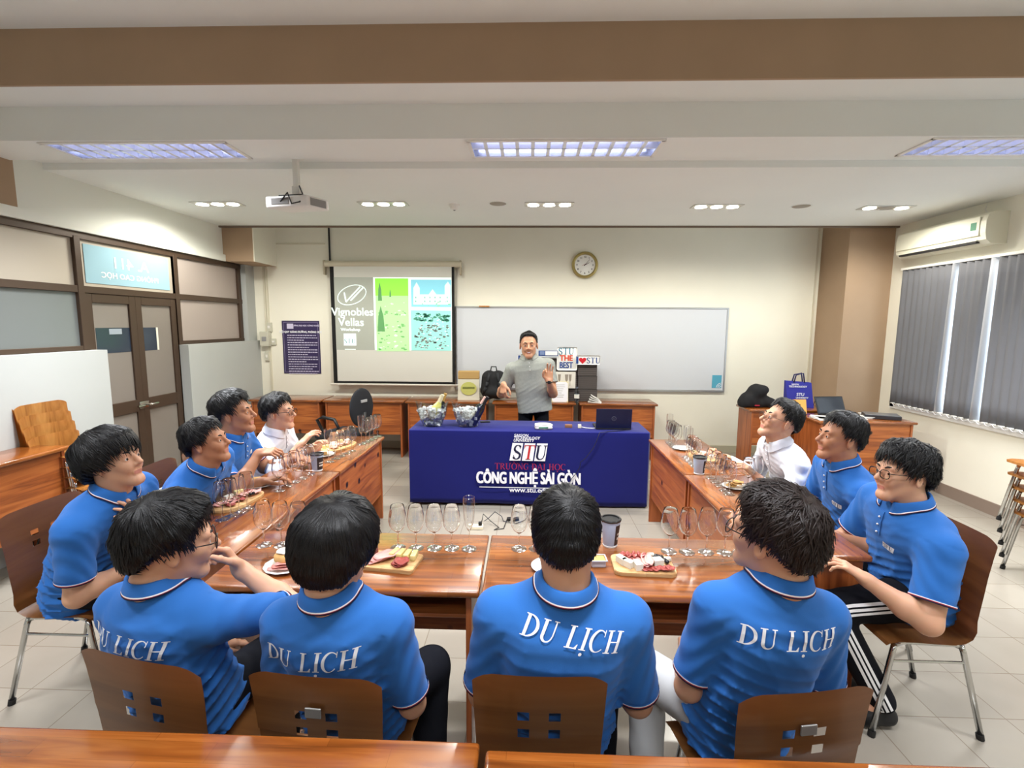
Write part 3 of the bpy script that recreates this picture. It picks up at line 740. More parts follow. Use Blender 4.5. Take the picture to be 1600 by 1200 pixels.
        g.tube([HP((-0.009, 0.101, 0.007)), HP((0, 0.105, 0.011)), HP((0.009, 0.101, 0.007))], tr*k_, 6)
        go = g.build('eyeglasses', gm, root, smooth=True)
        gl = MB()
        for sd in (-1, 1):
            poly = []
            for k in range(20):
                an = 2*PI*k/20; cx, sx_ = math.cos(an), math.sin(an); x = 0.0232*np.sign(cx)*abs(cx)**0.7; z = 0.0172*np.sign(sx_)*abs(sx_)**0.8
                poly.append((sd*0.032+x, 0.003+z))
            n_ = len(poly); v = [HP((a_, 0.101-0.06*abs(a_), b_)) for a_, b_ in poly]+[HP((a_, 0.1022-0.06*abs(a_), b_)) for a_, b_ in poly]
            gl.add(v, [tuple(range(n_))[::-1], tuple(range(n_, 2*n_))]+[(i, (i+1) % n_, n_+(i+1) % n_, n_+i) for i in range(n_)])
        gl.build('lens', mat('lens_glass', (252, 252, 252), 0.0, trans=1, ior=1.05), go)
    # ---- trousers
    tp = []
    if stand: tp += [(torso(-0.014, -0.1, 0.06), 0.02)]
    else:
        tp += [(ell(Pv-u*0.03, (0.155*w, 0.122*w, 0.09)), 0.02)]
    for i, sd in enumerate((-1, 1)):
        hj = Pv+npv((sd*(0.085 if not stand else 0.072)*w, 0.0, -0.01 if not stand else -0.05)); K_, A_ = kn[i], an_[i]
        tp += [(rcone(hj, K_, (0.088 if not stand else 0.076)*w, 0.068), 0.03), (rcone(K_, A_+npv((0, 0, 0.02)), 0.066, 0.055), 0.02)]
    lo, hi = bounds(tp); F = Field(lo, hi, 0.009)
    for p_, k in tp: F.put(p_, k)
    V, Q = F.mesh()
    nz = np.sin(V[:, 0]*40+V[:, 2]*55+seed)*np.sin(V[:, 1]*38+seed*2)*0.0025; V = V+nz[:, None]*npv((0.5, 0.3, 0.8))
    tro = raw_object('trousers', V, Q, TROUS[trousers], root)
    if stripes:
        bt = BVHTree.FromPolygons([Vector(v) for v in V.tolist()], np.concatenate([Q[:, [0, 1, 2]], Q[:, [0, 2, 3]]]).tolist())
        for i in stripes:
            sd = -1 if i == 0 else 1; hj = Pv+npv((sd*0.085*w, -0.06, 0.0)); K_, A_ = kn[i], an_[i]
            for k in range(3):
                m_ = MB(); vv = []
                up_ = 0.018*(k-1)
                path = [(hj+npv((0, 0, 0.02))+(K_-hj)*t, unit(np.cross(K_-hj, npv((sd, 0, 0))))) for t in np.linspace(0.02, 0.96, 12)]+[(K_+(A_-K_)*t, unit(np.cross(A_-K_, npv((sd, 0, 0))))) for t in np.linspace(0.12, 1.0, 10)]
                for q, sidev in path:
                    for e_ in (-0.0055, 0.0055):
                        p = q+sidev*(up_+e_)*(-sd)+npv((sd*0.25, 0, 0)); hit, nn, ix, ds = bt.ray_cast(Vector(p), Vector((-sd, 0, 0)), 0.5)
                        vv.append(npv(hit)+npv((sd*0.002, 0, 0)) if hit is not None else q+npv((sd*0.07, 0, 0)))
                nq = len(vv)//2; m_.add(vv, [(2*j, 2*j+1, 2*j+3, 2*j+2) for j in range(nq-1)])
                o = m_.build('side_stripe', STRIPEW, tro)
            # three slanted bars of the emblem on the thigh
            for k in range(3):
                m_ = MB(); q0 = hj+(K_-hj)*(0.40+0.035*k)+npv((0, 0, 0.055)); vv = []
                for a_, b_ in ((0, 0), (0.010, 0), (0.010-0.012, 0.012+0.010*k), (-0.012, 0.012+0.010*k)):
                    p = q0+npv((0, a_, -0.03+b_))+npv((sd*0.25, 0, 0)); hit, nn, ix, ds = bt.ray_cast(Vector(p), Vector((-sd, 0, 0)), 0.5)
                    vv.append(npv(hit)+npv((sd*0.002, 0, 0)) if hit is not None else q0+npv((sd*0.07, a_, b_)))
                m_.add(vv, [(0, 1, 2, 3)]); m_.build('emblem_bar', STRIPEW, tro)
    if shoes:
        for i in range(2):
            A_ = an_[i]; F = Field(A_+npv((-0.08, -0.10, -0.14)), A_+npv((0.08, 0.26, 0.06)), 0.007); z0 = 0.045
            g = npv((A_[0], A_[1], z0))
            F.put(rcone(g+npv((0, -0.03, 0)), g+npv((0, 0.07, 0)), 0.040, 0.042), 0.02).put(rcone(g+npv((0, 0.05, -0.006)), g+npv((0, 0.16, -0.012)), 0.042, 0.030), 0.02)
            F.put(rcone(g+npv((0, -0.02, 0.01)), g+npv((0, -0.01, 0.045)), 0.036, 0.036), 0.02)
            F.put((lambda x, y, z: z*1.0-0.006+0*x+0*y, g-0.3, g+0.3), 0.004, 'sub')
            V, Q = F.mesh(); so_ = raw_object('shoe', V, Q, mat('black_shoe', (24, 24, 26), 0.6), root)
    return root, dict(wrist={k: Vector((base[0]+c*v[1][0]-s_*v[1][1], base[1]+s_*v[1][0]+c*v[1][1], v[1][2])) for k, v in arms.items()}, N=N, u=u, r=r, f=f, L=L, Pv=Pv)

# ------------------------------------------------------------------ the room
XL, XR, YB, YR = -3.80, 4.34, 6.70, -3.2          # left, right, back (whiteboard) and rear walls
ZC, ZS, ZB, ZN = 2.91, 2.90, 3.109, 3.414           # far ceiling, lamp strip, step, near ceiling
Y1, Y2, Y3 = 2.973, 3.257, 3.63
cream = mat('cream_wall', (236, 233, 218), 0.8, var=0.03, vscale=1.5, bump=0.1, bscale=60)
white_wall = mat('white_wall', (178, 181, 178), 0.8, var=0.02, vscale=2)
ceil_m = mat('ceiling_paint', (234, 236, 232), 0.85, var=0.02, vscale=1)
brown = mat('brown_wall_paint', (168, 142, 116), 0.8, var=0.04, vscale=3)

fl = bpy.data.materials.new('floor_tiles'); fl.use_nodes = True; nt = fl.node_tree; b = nt.nodes['Principled BSDF']
tc = nt.nodes.new('ShaderNodeTexCoord'); mp = nt.nodes.new('ShaderNodeMapping'); mp.inputs['Location'].default_value = (-0.0537, -0.2714+0.3, 0)
bt = nt.nodes.new('ShaderNodeTexBrick'); bt.offset = 0; bt.inputs['Scale'].default_value = 1; bt.inputs['Brick Width'].default_value = 0.3; bt.inputs['Row Height'].default_value = 0.3
bt.inputs['Mortar Size'].default_value = 0.0022; bt.inputs['Mortar Smooth'].default_value = 0.1
bt.inputs['Color1'].default_value = C((152, 145, 133)); bt.inputs['Color2'].default_value = C((146, 139, 128)); bt.inputs['Mortar'].default_value = C((120, 108, 94))
n = nt.nodes.new('ShaderNodeTexNoise'); n.inputs['Scale'].default_value = 2.2; n.inputs['Detail'].default_value = 6
mx = nt.nodes.new('ShaderNodeMix'); mx.data_type = 'RGBA'; mx.blend_type = 'MULTIPLY'; mx.inputs[0].default_value = 0.35
cr = nt.nodes.new('ShaderNodeValToRGB'); cr.color_ramp.elements[0].color = (0.75, 0.72, 0.68, 1); cr.color_ramp.elements[0].position = 0.3; cr.color_ramp.elements[1].position = 0.65
nt.links.new(tc.outputs['Object'], mp.inputs['Vector']); nt.links.new(mp.outputs['Vector'], bt.inputs['Vector']); nt.links.new(tc.outputs['Object'], n.inputs['Vector'])
nt.links.new(n.outputs['Fac'], cr.inputs['Fac']); nt.links.new(bt.outputs['Color'], mx.inputs[6]); nt.links.new(cr.outputs['Color'], mx.inputs[7]); nt.links.new(mx.outputs[2], b.inputs['Base Color'])
b.inputs['Roughness'].default_value = 0.22; b.inputs['Specular IOR Level'].default_value = 0.45
bp = nt.nodes.new('ShaderNodeBump'); bp.inputs['Strength'].default_value = 0.25; bp.inputs['Distance'].default_value = 0.001; bp.invert = True
nt.links.new(bt.outputs['Fac'], bp.inputs['Height']); nt.links.new(bp.outputs['Normal'], b.inputs['Normal'])
struct('floor', MB().box((XL-0.3, YR-0.2, -0.1), (XR+0.3, YB+0.2, 0)), fl)
struct('wall_back', MB().box((XL-0.3, YB, 0), (XR+0.3, YB+0.2, ZN+0.1)), cream)
struct('wall_rear', MB().box((XL-0.3, YR-0.2, 0), (XR+0.3, YR, ZN+0.1)), cream)
# ceiling: high bay near the camera, brown beam, step, lamp strip and the lower far ceiling
YE = 6.14
cp = MB(); cp.box((XL-0.3, YR-0.2, ZN), (XR+0.3, Y1, ZN+0.2)); cp.box((XL-0.3, Y1+0.02, ZB), (XR+0.3, Y2, ZN+0.2)); cp.box((XL-0.3, Y3, ZC+0.05), (XR+0.3, 3.89, ZN+0.2)); cp.box((XL-0.3, 3.89, ZC), (XR+0.3, YE, ZN+0.2)); cp.box((XL-0.3, YE, 3.28), (XR+0.3, YB+0.2, ZN+0.2))  # recess past the lamp strip is shaped in to give a darker band
struct('ceiling', cp, ceil_m)
TRX = [(-3.22, -1.98), (-0.40, 0.85), (2.50, 3.74)]    # lamp recesses in the strip
sp = MB(); xs = [XL-0.3]+[v for t_ in TRX for v in t_]+[XR+0.3]; ya, yb = 3.285, 3.605
for i in range(0, len(xs), 2): sp.box((xs[i], ya, ZS), (xs[i+1], yb, ZN+0.1))
sp.box((XL-0.3, Y2, ZS), (XR+0.3, ya, ZN+0.1)); sp.box((XL-0.3, yb, ZS), (XR+0.3, Y3, ZN+0.1))
for t_ in TRX: sp.box((t_[0], ya, ZS+0.09), (t_[1], yb, ZN+0.1))
struct('ceiling', sp, ceil_m)
struct('trim_1', MB().box((XL-0.3, Y1, ZB), (XR+0.3, Y1+0.02, ZN)), brown)
struct('trim_2', MB().box((XL-0.3, YE-0.06, ZC-0.02), (XR+0.3, YE-0.03, ZC)), mat('dark_edge_strip', (120, 104, 88), 0.8))  # dark strip along the back edge of the far ceiling
# columns
struct('trim_3', MB().box((XR-0.53, YE, 0), (XR+0.1, YB, ZC+0.4)), brown)                       # right, back
struct('trim_4', MB().box((XL-0.2, YE, 2.49), (at(396, 400, Y=6.14).x, YB, ZC+0.4)), brown)                      # left, back
struct('trim_5', MB().box((XL-0.2, 2.9, 2.57), (XL+0.012, Y3+0.02, ZN)), brown)                          # left, over the glazing
cxl = at(396, 400, Y=6.14).x; struct('trim_9', MB().box((cxl, YE, 2.49), (cxl+0.012, YB, ZC+0.4)), cream)
# right wall with its window opening
WY0, WY1, WZ0, WZ1 = 1.6, 5.92, 0.80, 2.38
rw = MB(); rw.box((XR, YR-0.2, 0), (XR+0.2, YB+0.2, WZ0)); rw.box((XR, YR-0.2, WZ1), (XR+0.2, YB+0.2, ZN+0.1)); rw.box((XR, YR-0.2, WZ0), (XR+0.2, WY0, WZ1)); rw.box((XR, WY1, WZ0), (XR+0.2, YB+0.2, WZ1))
struct('wall_right', rw, cream)
bbm = mat('baseboard_tile', (138, 122, 110), 0.45)
struct('baseboard_right', MB().box((XR-0.012, YR, 0), (XR, YE, 0.12)), bbm)
struct('baseboard_back', MB().box((XL, YB-0.012, 0), (XR-0.53, YB, 0.10)), mat('baseboard_pale', (188, 182, 160), 0.5))
# window frame, panes (behind the blinds)
wf = MB(); wfm = mat('white_window_frame', (238, 238, 236), 0.4)
for z0, z1 in ((WZ0-0.02, WZ0+0.05), (WZ1-0.05, WZ1+0.02)): wf.box((XR-0.02, WY0-0.02, z0), (XR+0.12, WY1+0.02, z1))
for y in (WY0, 2.65, 3.7, 4.8, WY1-0.05): wf.box((XR+0.03, y, WZ0), (XR+0.10, y+0.05, WZ1))
wf.box((XR-0.02, WY1-0.04, WZ0), (XR+0.03, WY1+0.02, WZ1))
wo = struct('window_1', wf, wfm)
MB().box((XR+0.06, WY0, WZ0+0.03), (XR+0.066, WY1, WZ1-0.03)).build('pane', glassmat('window_glass'), wo)
# ---- left wall: low wall, dark-framed frosted glazing with the door, upper wall
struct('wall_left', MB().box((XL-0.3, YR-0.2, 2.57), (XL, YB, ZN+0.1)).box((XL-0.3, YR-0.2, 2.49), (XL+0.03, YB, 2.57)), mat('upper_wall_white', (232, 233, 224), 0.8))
ZL = 1.49; DY0, DY1 = 4.15, 5.25
XI = XL+0.10
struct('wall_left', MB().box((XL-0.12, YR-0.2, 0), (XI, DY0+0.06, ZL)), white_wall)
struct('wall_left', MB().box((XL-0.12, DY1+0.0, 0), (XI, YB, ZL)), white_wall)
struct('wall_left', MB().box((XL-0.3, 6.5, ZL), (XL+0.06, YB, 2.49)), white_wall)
bronze = mat('dark_bronze_frame', (74, 58, 46), 0.42, 0.25)
XG = XL-0.03
fr = MB()
def fbar(y0, y1, z0, z1, t=0.03): fr.rbox((XG-t, y0, z0), (XG+t, y1, z1), 0.003, seg=1)
fbar(YR, 6.5, 2.43, 2.49); fbar(YR, 6.5, 1.98, 2.04)
for y in (-2.2, -0.8, 0.6, 2.1, DY0-0.06, DY1, 6.42): fbar(y, y+0.06, ZL, 2.45, 0.035)
fbar(YR, DY0, ZL, ZL+0.04); fbar(DY1+0.05, 6.5, ZL, ZL+0.04); fbar(DY0-0.05, DY0, 0, 2.428, 0.033); fbar(DY1, DY1+0.05, 0, 2.428, 0.033)
struct('trim_6', fr, bronze)
frost = mat('frosted_glass_upper', (176, 166, 150), 0.45, spec=0.5, var=0.03, vscale=0.8)
frost2 = mat('frosted_glass_lower', (112, 116, 114), 0.30, spec=0.6, var=0.05, vscale=0.6)
frost3 = mat('frosted_glass_pink', (168, 156, 148), 0.40, spec=0.5)
ys = [YR, -2.2, -0.8, 0.6, 2.1, DY0-0.06]
k_ = 2
for i in range(5):
    for z0, z1, m_ in ((2.04, 2.43, frost), (ZL+0.04, 1.98, frost2)):
        struct('window_%d' % k_, MB().box((XG-0.004, ys[i]+0.05, z0), (XG+0.004, ys[i+1], z1)), m_); k_ += 1
struct('window_%d' % k_, MB().box((XG-0.004, DY1+0.05, 2.04), (XG+0.004, 6.42, 2.43)), frost3); k_ += 1
struct('window_%d' % k_, MB().box((XG-0.004, DY1+0.05, ZL+0.04), (XG+0.004, 6.42, 1.98)), frost3); k_ += 1
# transom light with the room number sheet, seen from behind
struct('window_%d' % k_, MB().box((XG-0.004, DY0, 2.04), (XG+0.004, DY1, 2.43)), frost)
def leftM(y, z, sc=1.0, x=XG+0.02):   # facing +X
    return Matrix.Translation((x, y, z)) @ Matrix(((0, 0, 1, 0), (1, 0, 0, 0), (0, 1, 0, 0), (0, 0, 0, 1))) @ Matrix.Scale(sc, 4)
rs = empty('room_sign', (XG+0.005, (DY0+DY1)/2, 2.235), 0, 'pale blue room number sheet over the door, its letters reversed', 'sign')
MB().box((0, -0.50, -0.165), (0.004, 0.50, 0.165)).build('sheet', mat('pale_blue_sheet', (150, 184, 196), 0.95, spec=0.05), rs)
mir = Matrix.Scale(-1, 4, (1, 0, 0))
lm_ = mat('sign_letters', (226, 232, 232), 0.5)
for body, size, zz in (('A. 411', 0.145, -0.01), ('PHÒNG CAO HỌC', 0.07, -0.105)):
    sign('lettering', text_geo(body, size, bold=0.002, sx=1.15), lm_, Matrix(((0, 0, 1, 0.006), (1, 0, 0, 0), (0, 1, 0, zz), (0, 0, 0, 1))) @ mir, rs)
# double door
dr = empty('door_1', (XG, DY0, 0)); dr['kind'] = 'structure'
DW = (DY1-DY0)/2
frost_d = mat('frosted_glass_door', (128, 120, 112), 0.35, spec=0.5, var=0.04, vscale=0.5)
for i in range(2):
    lf = MB(); y0 = i*DW; 
    for (a_, b_, c_, d_) in ((y0, y0+0.075, 0.02, 1.98), (y0+DW-0.075, y0+DW, 0.02, 1.98), (y0+0.0752, y0+DW-0.0752, 1.90, 1.979), (y0+0.0752, y0+DW-0.0752, 0.021, 0.14), (y0+0.0752, y0+DW-0.0752, 0.86, 0.98)): lf.rbox((-0.022, a_, c_), (0.022, b_, d_), 0.003, seg=1)
    lo_ = lf.build('door_leaf', bronze, dr)
    MB().box((-0.004, y0+0.07, 0.97), (0.004, y0+DW-0.07, 1.91)).build('upper_pane', frost_d, lo_)
    MB().box((-0.004, y0+0.07, 0.13), (0.004, y0+DW-0.07, 0.87)).build('lower_pane', frost_d, lo_)
    cb = mat('clear_band_glass', (44, 52, 66) if i == 0 else (38, 42, 66), 0.12)
    MB().box((0.0041, y0+(0.10 if i == 0 else 0.07), 1.45), (0.006, y0+(DW-0.075 if i == 0 else 0.26), 1.68)).build('clear_band', cb, lo_)
    if i == 1: MB().box((0.0041, y0+0.26, 1.45), (0.0065, y0+0.285, 1.68)).build('clear_band_edge', mat('bright_strip', (228, 226, 210), 0.4), lo_)
    if i == 0: MB().box((0.0062, y0+0.24, 1.62), (0.0072, y0+0.38, 1.67)).build('taped_note', mat('pale_note', (150, 160, 168), 0.6), lo_)
hm = mat('door_handle_metal', (180, 176, 168), 0.25, 1)
h = MB()
for sgn in (-1, 1):
    h.tube([(0.022, DW+sgn*0.035, 0.92), (0.06, DW+sgn*0.035, 0.92), (0.07, DW+sgn*0.05, 0.92), (0.07, DW+sgn*0.13, 0.92)], 0.011, 10)
h.rbox((0.02, DW-0.06, 0.885), (0.03, DW+0.06, 0.955), 0.004)
h.build('door_handle', hm, dr, smooth='auto')
# corridor beyond the glazing
struct('wall_corridor', MB().box((XL-2.3, YR-0.2, 0), (XL-2.2, YB+0.2, 3.0)), cream)
# cable trunking, panel mouldings on the back wall
tr_ = MB(); tm_ = mat('wall_trunking', (214, 208, 188), 0.7)
x0 = at(413, 400, Y=YB).x
tr_.box((x0-0.03, YB-0.02, 1.5), (x0-0.005, YB, 3.28)); tr_.box((x0+0.0, YB-0.012, 0.72), (x0+0.01, YB, 1.5)); tr_.box((x0-0.01, YB-0.014, 2.78), (x0+0.84, YB, 2.80)); tr_.box((x0+0.01, YB-0.014, 0.7), (x0+0.03, YB, 2.80))
struct('trim_7', tr_, tm_)
xr = XR-0.55
struct('trim_8', MB().box((xr-0.04, YB-0.014, 0.1), (xr-0.02, YB, 3.28)), tm_)

# ------------------------------------------------------------------ ceiling lamps
reflm = mat('lamp_reflector', (205, 208, 216), 0.22, 0.9); louv = mat('louvre_blade', (226, 228, 236), 0.3, 0.3)
tubem = mat('lit_tube', (255, 255, 255), 0.5, emit=(206, 212, 255), estr=3.5)
def troffer(x0, x1, y0, y1, z, label, power, group='fluorescent ceiling lights', deep=0.085):
    r = empty('fluorescent_light', ((x0+x1)/2, (y0+y1)/2, z), 0, label, 'ceiling light', group); L_ = (x1-x0)/2; W_ = (y1-y0)/2
    f = MB()
    for a_, b_ in (((-L_-0.012, -W_-0.012), (L_+0.012, -W_+0.012)), ((-L_-0.012, W_-0.012), (L_+0.012, W_+0.012)), ((-L_-0.012, -W_), (-L_+0.012, W_)), ((L_-0.012, -W_), (L_+0.012, W_))): f.box((*a_, -0.008), (*b_, 0.0))
    f.build('frame', WHITE, r)
    b = MB(); b.box((-L_, -W_, deep-0.004), (L_, W_, deep)); b.box((-L_, -W_, 0), (L_, -W_+0.004, deep)); b.box((-L_, W_-0.004, 0), (L_, W_, deep)); b.box((-L_, -W_, 0), (-L_+0.004, W_, deep)); b.box((L_-0.004, -W_, 0), (L_, W_, deep)); b.build('reflector', reflm, r)
    n_ = 12
    for k in range(1, n_):
        x = -L_+2*L_*k/n_; q = MB(); q.add([(x-0.012, -W_+0.005, 0.0), (x+0.012, -W_+0.005, 0), (x+0.001, -W_+0.005, 0.045), (x-0.001, -W_+0.005, 0.045), (x-0.012, W_-0.005, 0.0), (x+0.012, W_-0.005, 0), (x+0.001, W_-0.005, 0.045), (x-0.001, W_-0.005, 0.045)],
            [(0, 1, 2, 3), (7, 6, 5, 4), (0, 4, 5, 1), (1, 5, 6, 2), (2, 6, 7, 3), (3, 7, 4, 0)]); q.build('louvre_blade', louv, r)
    MB().box((-L_+0.004, -0.006, 0), (L_-0.004, 0.006, 0.045)).build('louvre_spine', louv, r)
    for s_ in (-1, 1): MB().tube([(-L_+0.03, s_*W_*0.5, 0.064), (L_-0.03, s_*W_*0.5, 0.064)], 0.009, 8).build('tube', tubem, r, smooth='auto')
    ld = bpy.data.lights.new('fluorescent_lamp', 'AREA'); ld.shape = 'RECTANGLE'; ld.size = 2*L_-0.06; ld.size_y = 2*W_-0.04; ld.energy = power; ld.color = (0.93, 0.96, 1.0); ld.spread = math.radians(118)
    lo_ = bpy.data.objects.new('lamp', ld); COL.objects.link(lo_); lo_.parent = r; lo_.location = (0, 0, -0.010)
    return r
for t_, nm in zip(TRX, ('left, beside the projector pole', 'middle, above the wall clock', 'right, nearest the air conditioner')):
    troffer(t_[0]+0.005, t_[1]-0.005, ya+0.005, yb-0.005, ZS-0.001, 'louvred fluorescent ceiling light, the one on the '+nm if 'middle' not in nm else 'louvred fluorescent ceiling light in the '+nm, TROFFER_W)
for y, yn in ((1.0, 'nearer'), (-1.4, 'farther')):  # unseen lamps added to brighten the near part of the room
    for x, xn in ((-2.6, 'left'), (0.2, 'middle'), (3.0, 'right')): troffer(x-0.6, x+0.6, y-0.15, y+0.15, ZN-0.1, 'added louvred ceiling light, unseen behind the view, %s row, %s one' % (yn, xn), TROFFER_W*0.62, 'added unseen lights over the near bay')
spotm = mat('lit_spot', (255, 255, 255), 0.5, emit=(255, 252, 236), estr=28.0); deadm = mat('unlit_spot', (200, 198, 190), 0.3, 0.4)
DX = [(340, 318), (599, 318), (858, 319), (1120, 322), (1384, 324)]
DN = ['leftmost, by the upper left wall', 'second from the left, right of the projector', 'middle one, below the middle fluorescent', 'second from the right', 'rightmost, its centre lamp out, by the air conditioner']
for i, (px, py) in enumerate(DX):
    p = at(px, py, z=ZC)
    r = empty('downlight', (p.x, p.y, ZC), 0, 'three-lamp recessed downlight, '+DN[i], 'downlight', 'recessed three-lamp downlights')
    MB().rbox((-0.24, -0.085, -0.008), (0.24, 0.085, -0.0005), 0.003).build('frame', mat('satin_frame', (206, 204, 198), 0.4, 0.4), r)
    for k in (-1, 0, 1):
        lit = not (i == 4 and k == 0)
        MB().lathe([(0.072, -0.012), (0.062, -0.016), (0.058, -0.010)], 20, T(k*0.155), caps=False).build('ring', mat('satin_frame', (206, 204, 198), 0.4, 0.4), r, smooth=True)
        MB().lathe([(0.0, -0.014), (0.03, -0.0145), (0.056, -0.011)], 20, T(k*0.155), caps=False).build('lamp_lens', spotm if lit else deadm, r)
        if lit:
            ld = bpy.data.lights.new('spot_lamp', 'SPOT'); ld.energy = SPOT_W; ld.spot_size = math.radians(168); ld.spot_blend = 0.5; ld.shadow_soft_size = 0.05; ld.color = (1.0, 0.97, 0.88)
            lo_ = bpy.data.objects.new('lamp', ld); COL.objects.link(lo_); lo_.parent = r; lo_.location = (k*0.155, 0, -0.06)
p = at(710, 320, z=ZC); r = empty('smoke_detector', (p.x, p.y, ZC), 0, 'small white smoke detector on the ceiling left of the round speaker', 'smoke detector')
MB().lathe([(0.055, 0), (0.055, -0.012), (0.045, -0.018), (0.04, -0.04), (0.02, -0.05), (0, -0.05)], 20).build('housing', WHITE, r, smooth='auto'); MB().ball((0, 0, -0.052), (0.012, 0.012, 0.008)).build('sensor', mat('grey_plastic', (150, 150, 150), 0.4), r, smooth=True)
for (px, py), lb in (((778, 318), 'round flush grey ceiling speaker beside the smoke detector'), ((1252, 322), 'round flush grey ceiling speaker left of the rightmost downlight')):
    p = at(px, py, z=ZC); r = empty('ceiling_speaker', (p.x, p.y, ZC), 0, lb, 'speaker', 'ceiling speakers')
    MB().lathe([(0.0, -0.006), (0.075, -0.006), (0.085, -0.001)], 24, caps=False).build('grille', mat('speaker_grille', (158, 150, 138), 0.6), r, smooth='auto'); MB().lathe([(0.083, -0.003), (0.092, -0.006), (0.094, 0)], 24, caps=False).build('rim', ceil_m, r)

# ------------------------------------------------------------------ blinds
bl = empty('vertical_blinds', (XR-0.06, 3.8, WZ0), 0, 'grey vertical fabric blinds drawn over the right-hand window', 'blinds')
slm = mat('grey_blind_fabric', (128, 128, 132), 0.9, var=0.04, vscale=4)
slm2 = slm.copy(); slm2.name = 'daylit_gap_fabric'  # near-white translucent copy: daylight in the gaps put into the slat colour
for m_ in (slm, slm2):
    nt = m_.node_tree; b = nt.nodes['Principled BSDF']; o_ = nt.nodes['Material Output']; tl = nt.nodes.new('ShaderNodeBsdfTranslucent'); tl.inputs[0].default_value = C((150, 152, 160)); ms = nt.nodes.new('ShaderNodeMixShader'); ms.inputs[0].default_value = 0.22 if m_ is slm else 0.9; tl.inputs[0].default_value = C((150, 152, 160)) if m_ is slm else C((244, 246, 250))
    nt.links.new(b.outputs[0], ms.inputs[1]); nt.links.new(tl.outputs[0], ms.inputs[2]); nt.links.new(ms.outputs[0], o_.inputs[0])
MB().rbox((-0.02, WY0-3.8, 1.575), (0.025, WY1-3.8-0.03, 1.60), 0.003).build('head_rail', WHITE, bl)
chain = mat('white_bead_chain', (226, 226, 228), 0.5)
y = WY1-3.8-0.10; k = 0; rnd = random.Random(4)
pitch = 0.083
while y > WY0-3.8:
    gapn = k in (8, 13, 20, 29)
    ang = -math.radians(rnd.uniform(16, 26)) if not gapn else -math.radians(80)
    tw_ = math.radians(rnd.uniform(-4, 4)) if k not in (7, 12, 19) else math.radians(-35)
    s_ = MB(); hw = 0.046; v = []
    nn = 9
    for j in range(nn+1):
        z = 0.055+(1.575-0.055)*j/nn; a_ = ang+tw_*(1-j/nn)
        dx, dy = math.sin(a_)*hw, math.cos(a_)*hw; lean_ = (0.03*(1-j/nn) if gapn else 0)
        for t_ in (-1, -0.5, 0, 0.5, 1): v.append((t_*dx+0.006*(1-t_*t_)*math.cos(a_), y+t_*dy+lean_-0.006*(1-t_*t_)*math.sin(a_), z))
    f = [(j*5+q, j*5+q+1, (j+1)*5+q+1, (j+1)*5+q) for j in range(nn) for q in range(4)]
    s_.add(v, f); so = s_.build('slat', slm if not gapn else slm2, bl, smooth=True); md = so.modifiers.new('thickness', 'SOLIDIFY'); md.thickness = 0.0008
    MB().rbox((-0.012, y-0.040, 0.045), (0.012, y+0.040, 0.056), 0.002, seg=1).build('slat_weight', WHITE, so)
    if y-pitch > WY0-3.8:
        MB().tube([(-0.014, y, 0.05), (-0.02, y-pitch*0.25, 0.035), (-0.02, y-pitch*0.5, 0.028), (-0.02, y-pitch*0.75, 0.035), (-0.014, y-pitch, 0.05)], 0.003, 5).build('bead_chain', chain, so)
    y -= pitch; k += 1

# ------------------------------------------------------------------ air conditioner
pa = at(1420, 400, X=XR); pb = at(1583, 345, X=XR)
ac = empty('air_conditioner', (XR, (5.95+4.72)/2-0.05, 2.50), 0, 'cream wall-mounted split air conditioner above the window blinds', 'air conditioner')
prof = [(0, 0), (-0.14, 0.0), (-0.185, 0.035), (-0.20, 0.10), (-0.20, 0.20), (-0.185, 0.255), (-0.13, 0.285), (0, 0.285)]
MA = Matrix(((1, 0, 0, 0), (0, 0, -1, 0.55), (0, 1, 0, 0), (0, 0, 0, 1)))
MB().prism([(a_, b_) for a_, b_ in prof], 1.10, MA).build('body', CREAM, ac)
MB().rbox((-0.196, -0.46, 0.012), (-0.13, 0.50, 0.04), 0.004, M=Matrix.Rotation(0, 4, 'Y')).build('outlet_slot', mat('ac_slot', (34, 32, 32), 0.6), ac)
MB().rbox((-0.205, -0.47, 0.030), (-0.17, 0.50, 0.042), 0.004).build('louvre_flap', CREAM, ac)
fp = MB(); fp.rbox((-0.208, -0.49, 0.075), (-0.198, 0.53, 0.245), 0.004); fp.build('front_panel', CREAM, ac)
MB().box((-0.2095, -0.46, 0.13), (-0.2085, -0.40, 0.20)).build('energy_sticker', mat('green_sticker', (70, 130, 100), 0.5), ac)
MB().tube([(-0.05, 0.1-0.5, 0.28), (-0.06, -0.36, 0.33), (-0.03, -0.34, 0.40), (0.0, -0.34, 0.42)], 0.003, 5).build('cord', WHITE, ac)

# ------------------------------------------------------------------ projector
pp = at(465, 319, Y=3.76)
pj = empty('projector', (pp.x, 3.76, pp.z), 0, 'white projector hanging on a pole from the ceiling', 'projector')
rz_ = Matrix.Rotation(math.radians(4), 4, 'X') @ rotz(math.radians(-14))
pw = mat('projector_white', (226, 224, 220), 0.4)
MB().rbox((-0.20, -0.14, -0.045), (0.20, 0.14, 0.045), 0.015, M=rz_, seg=3).build('casing', pw, pj, smooth='auto')
MB().rbox((-0.14, -0.144, -0.02), (0.03, -0.138, 0.03), 0.003, M=rz_).build('port_panel', mat('port_grey', (120, 118, 116), 0.5), pj)
MB().rbox((0.199, -0.10, -0.03), (0.203, 0.10, 0.03), 0.002, M=rz_).build('vent', mat('vent_grey', (140, 138, 136), 0.6), pj)
MB().tube([rz_ @ Vector((-0.10, 0.13, 0)), rz_ @ Vector((-0.10, 0.155, 0))], 0.032, 16).build('projector_lens', BLACK, pj)
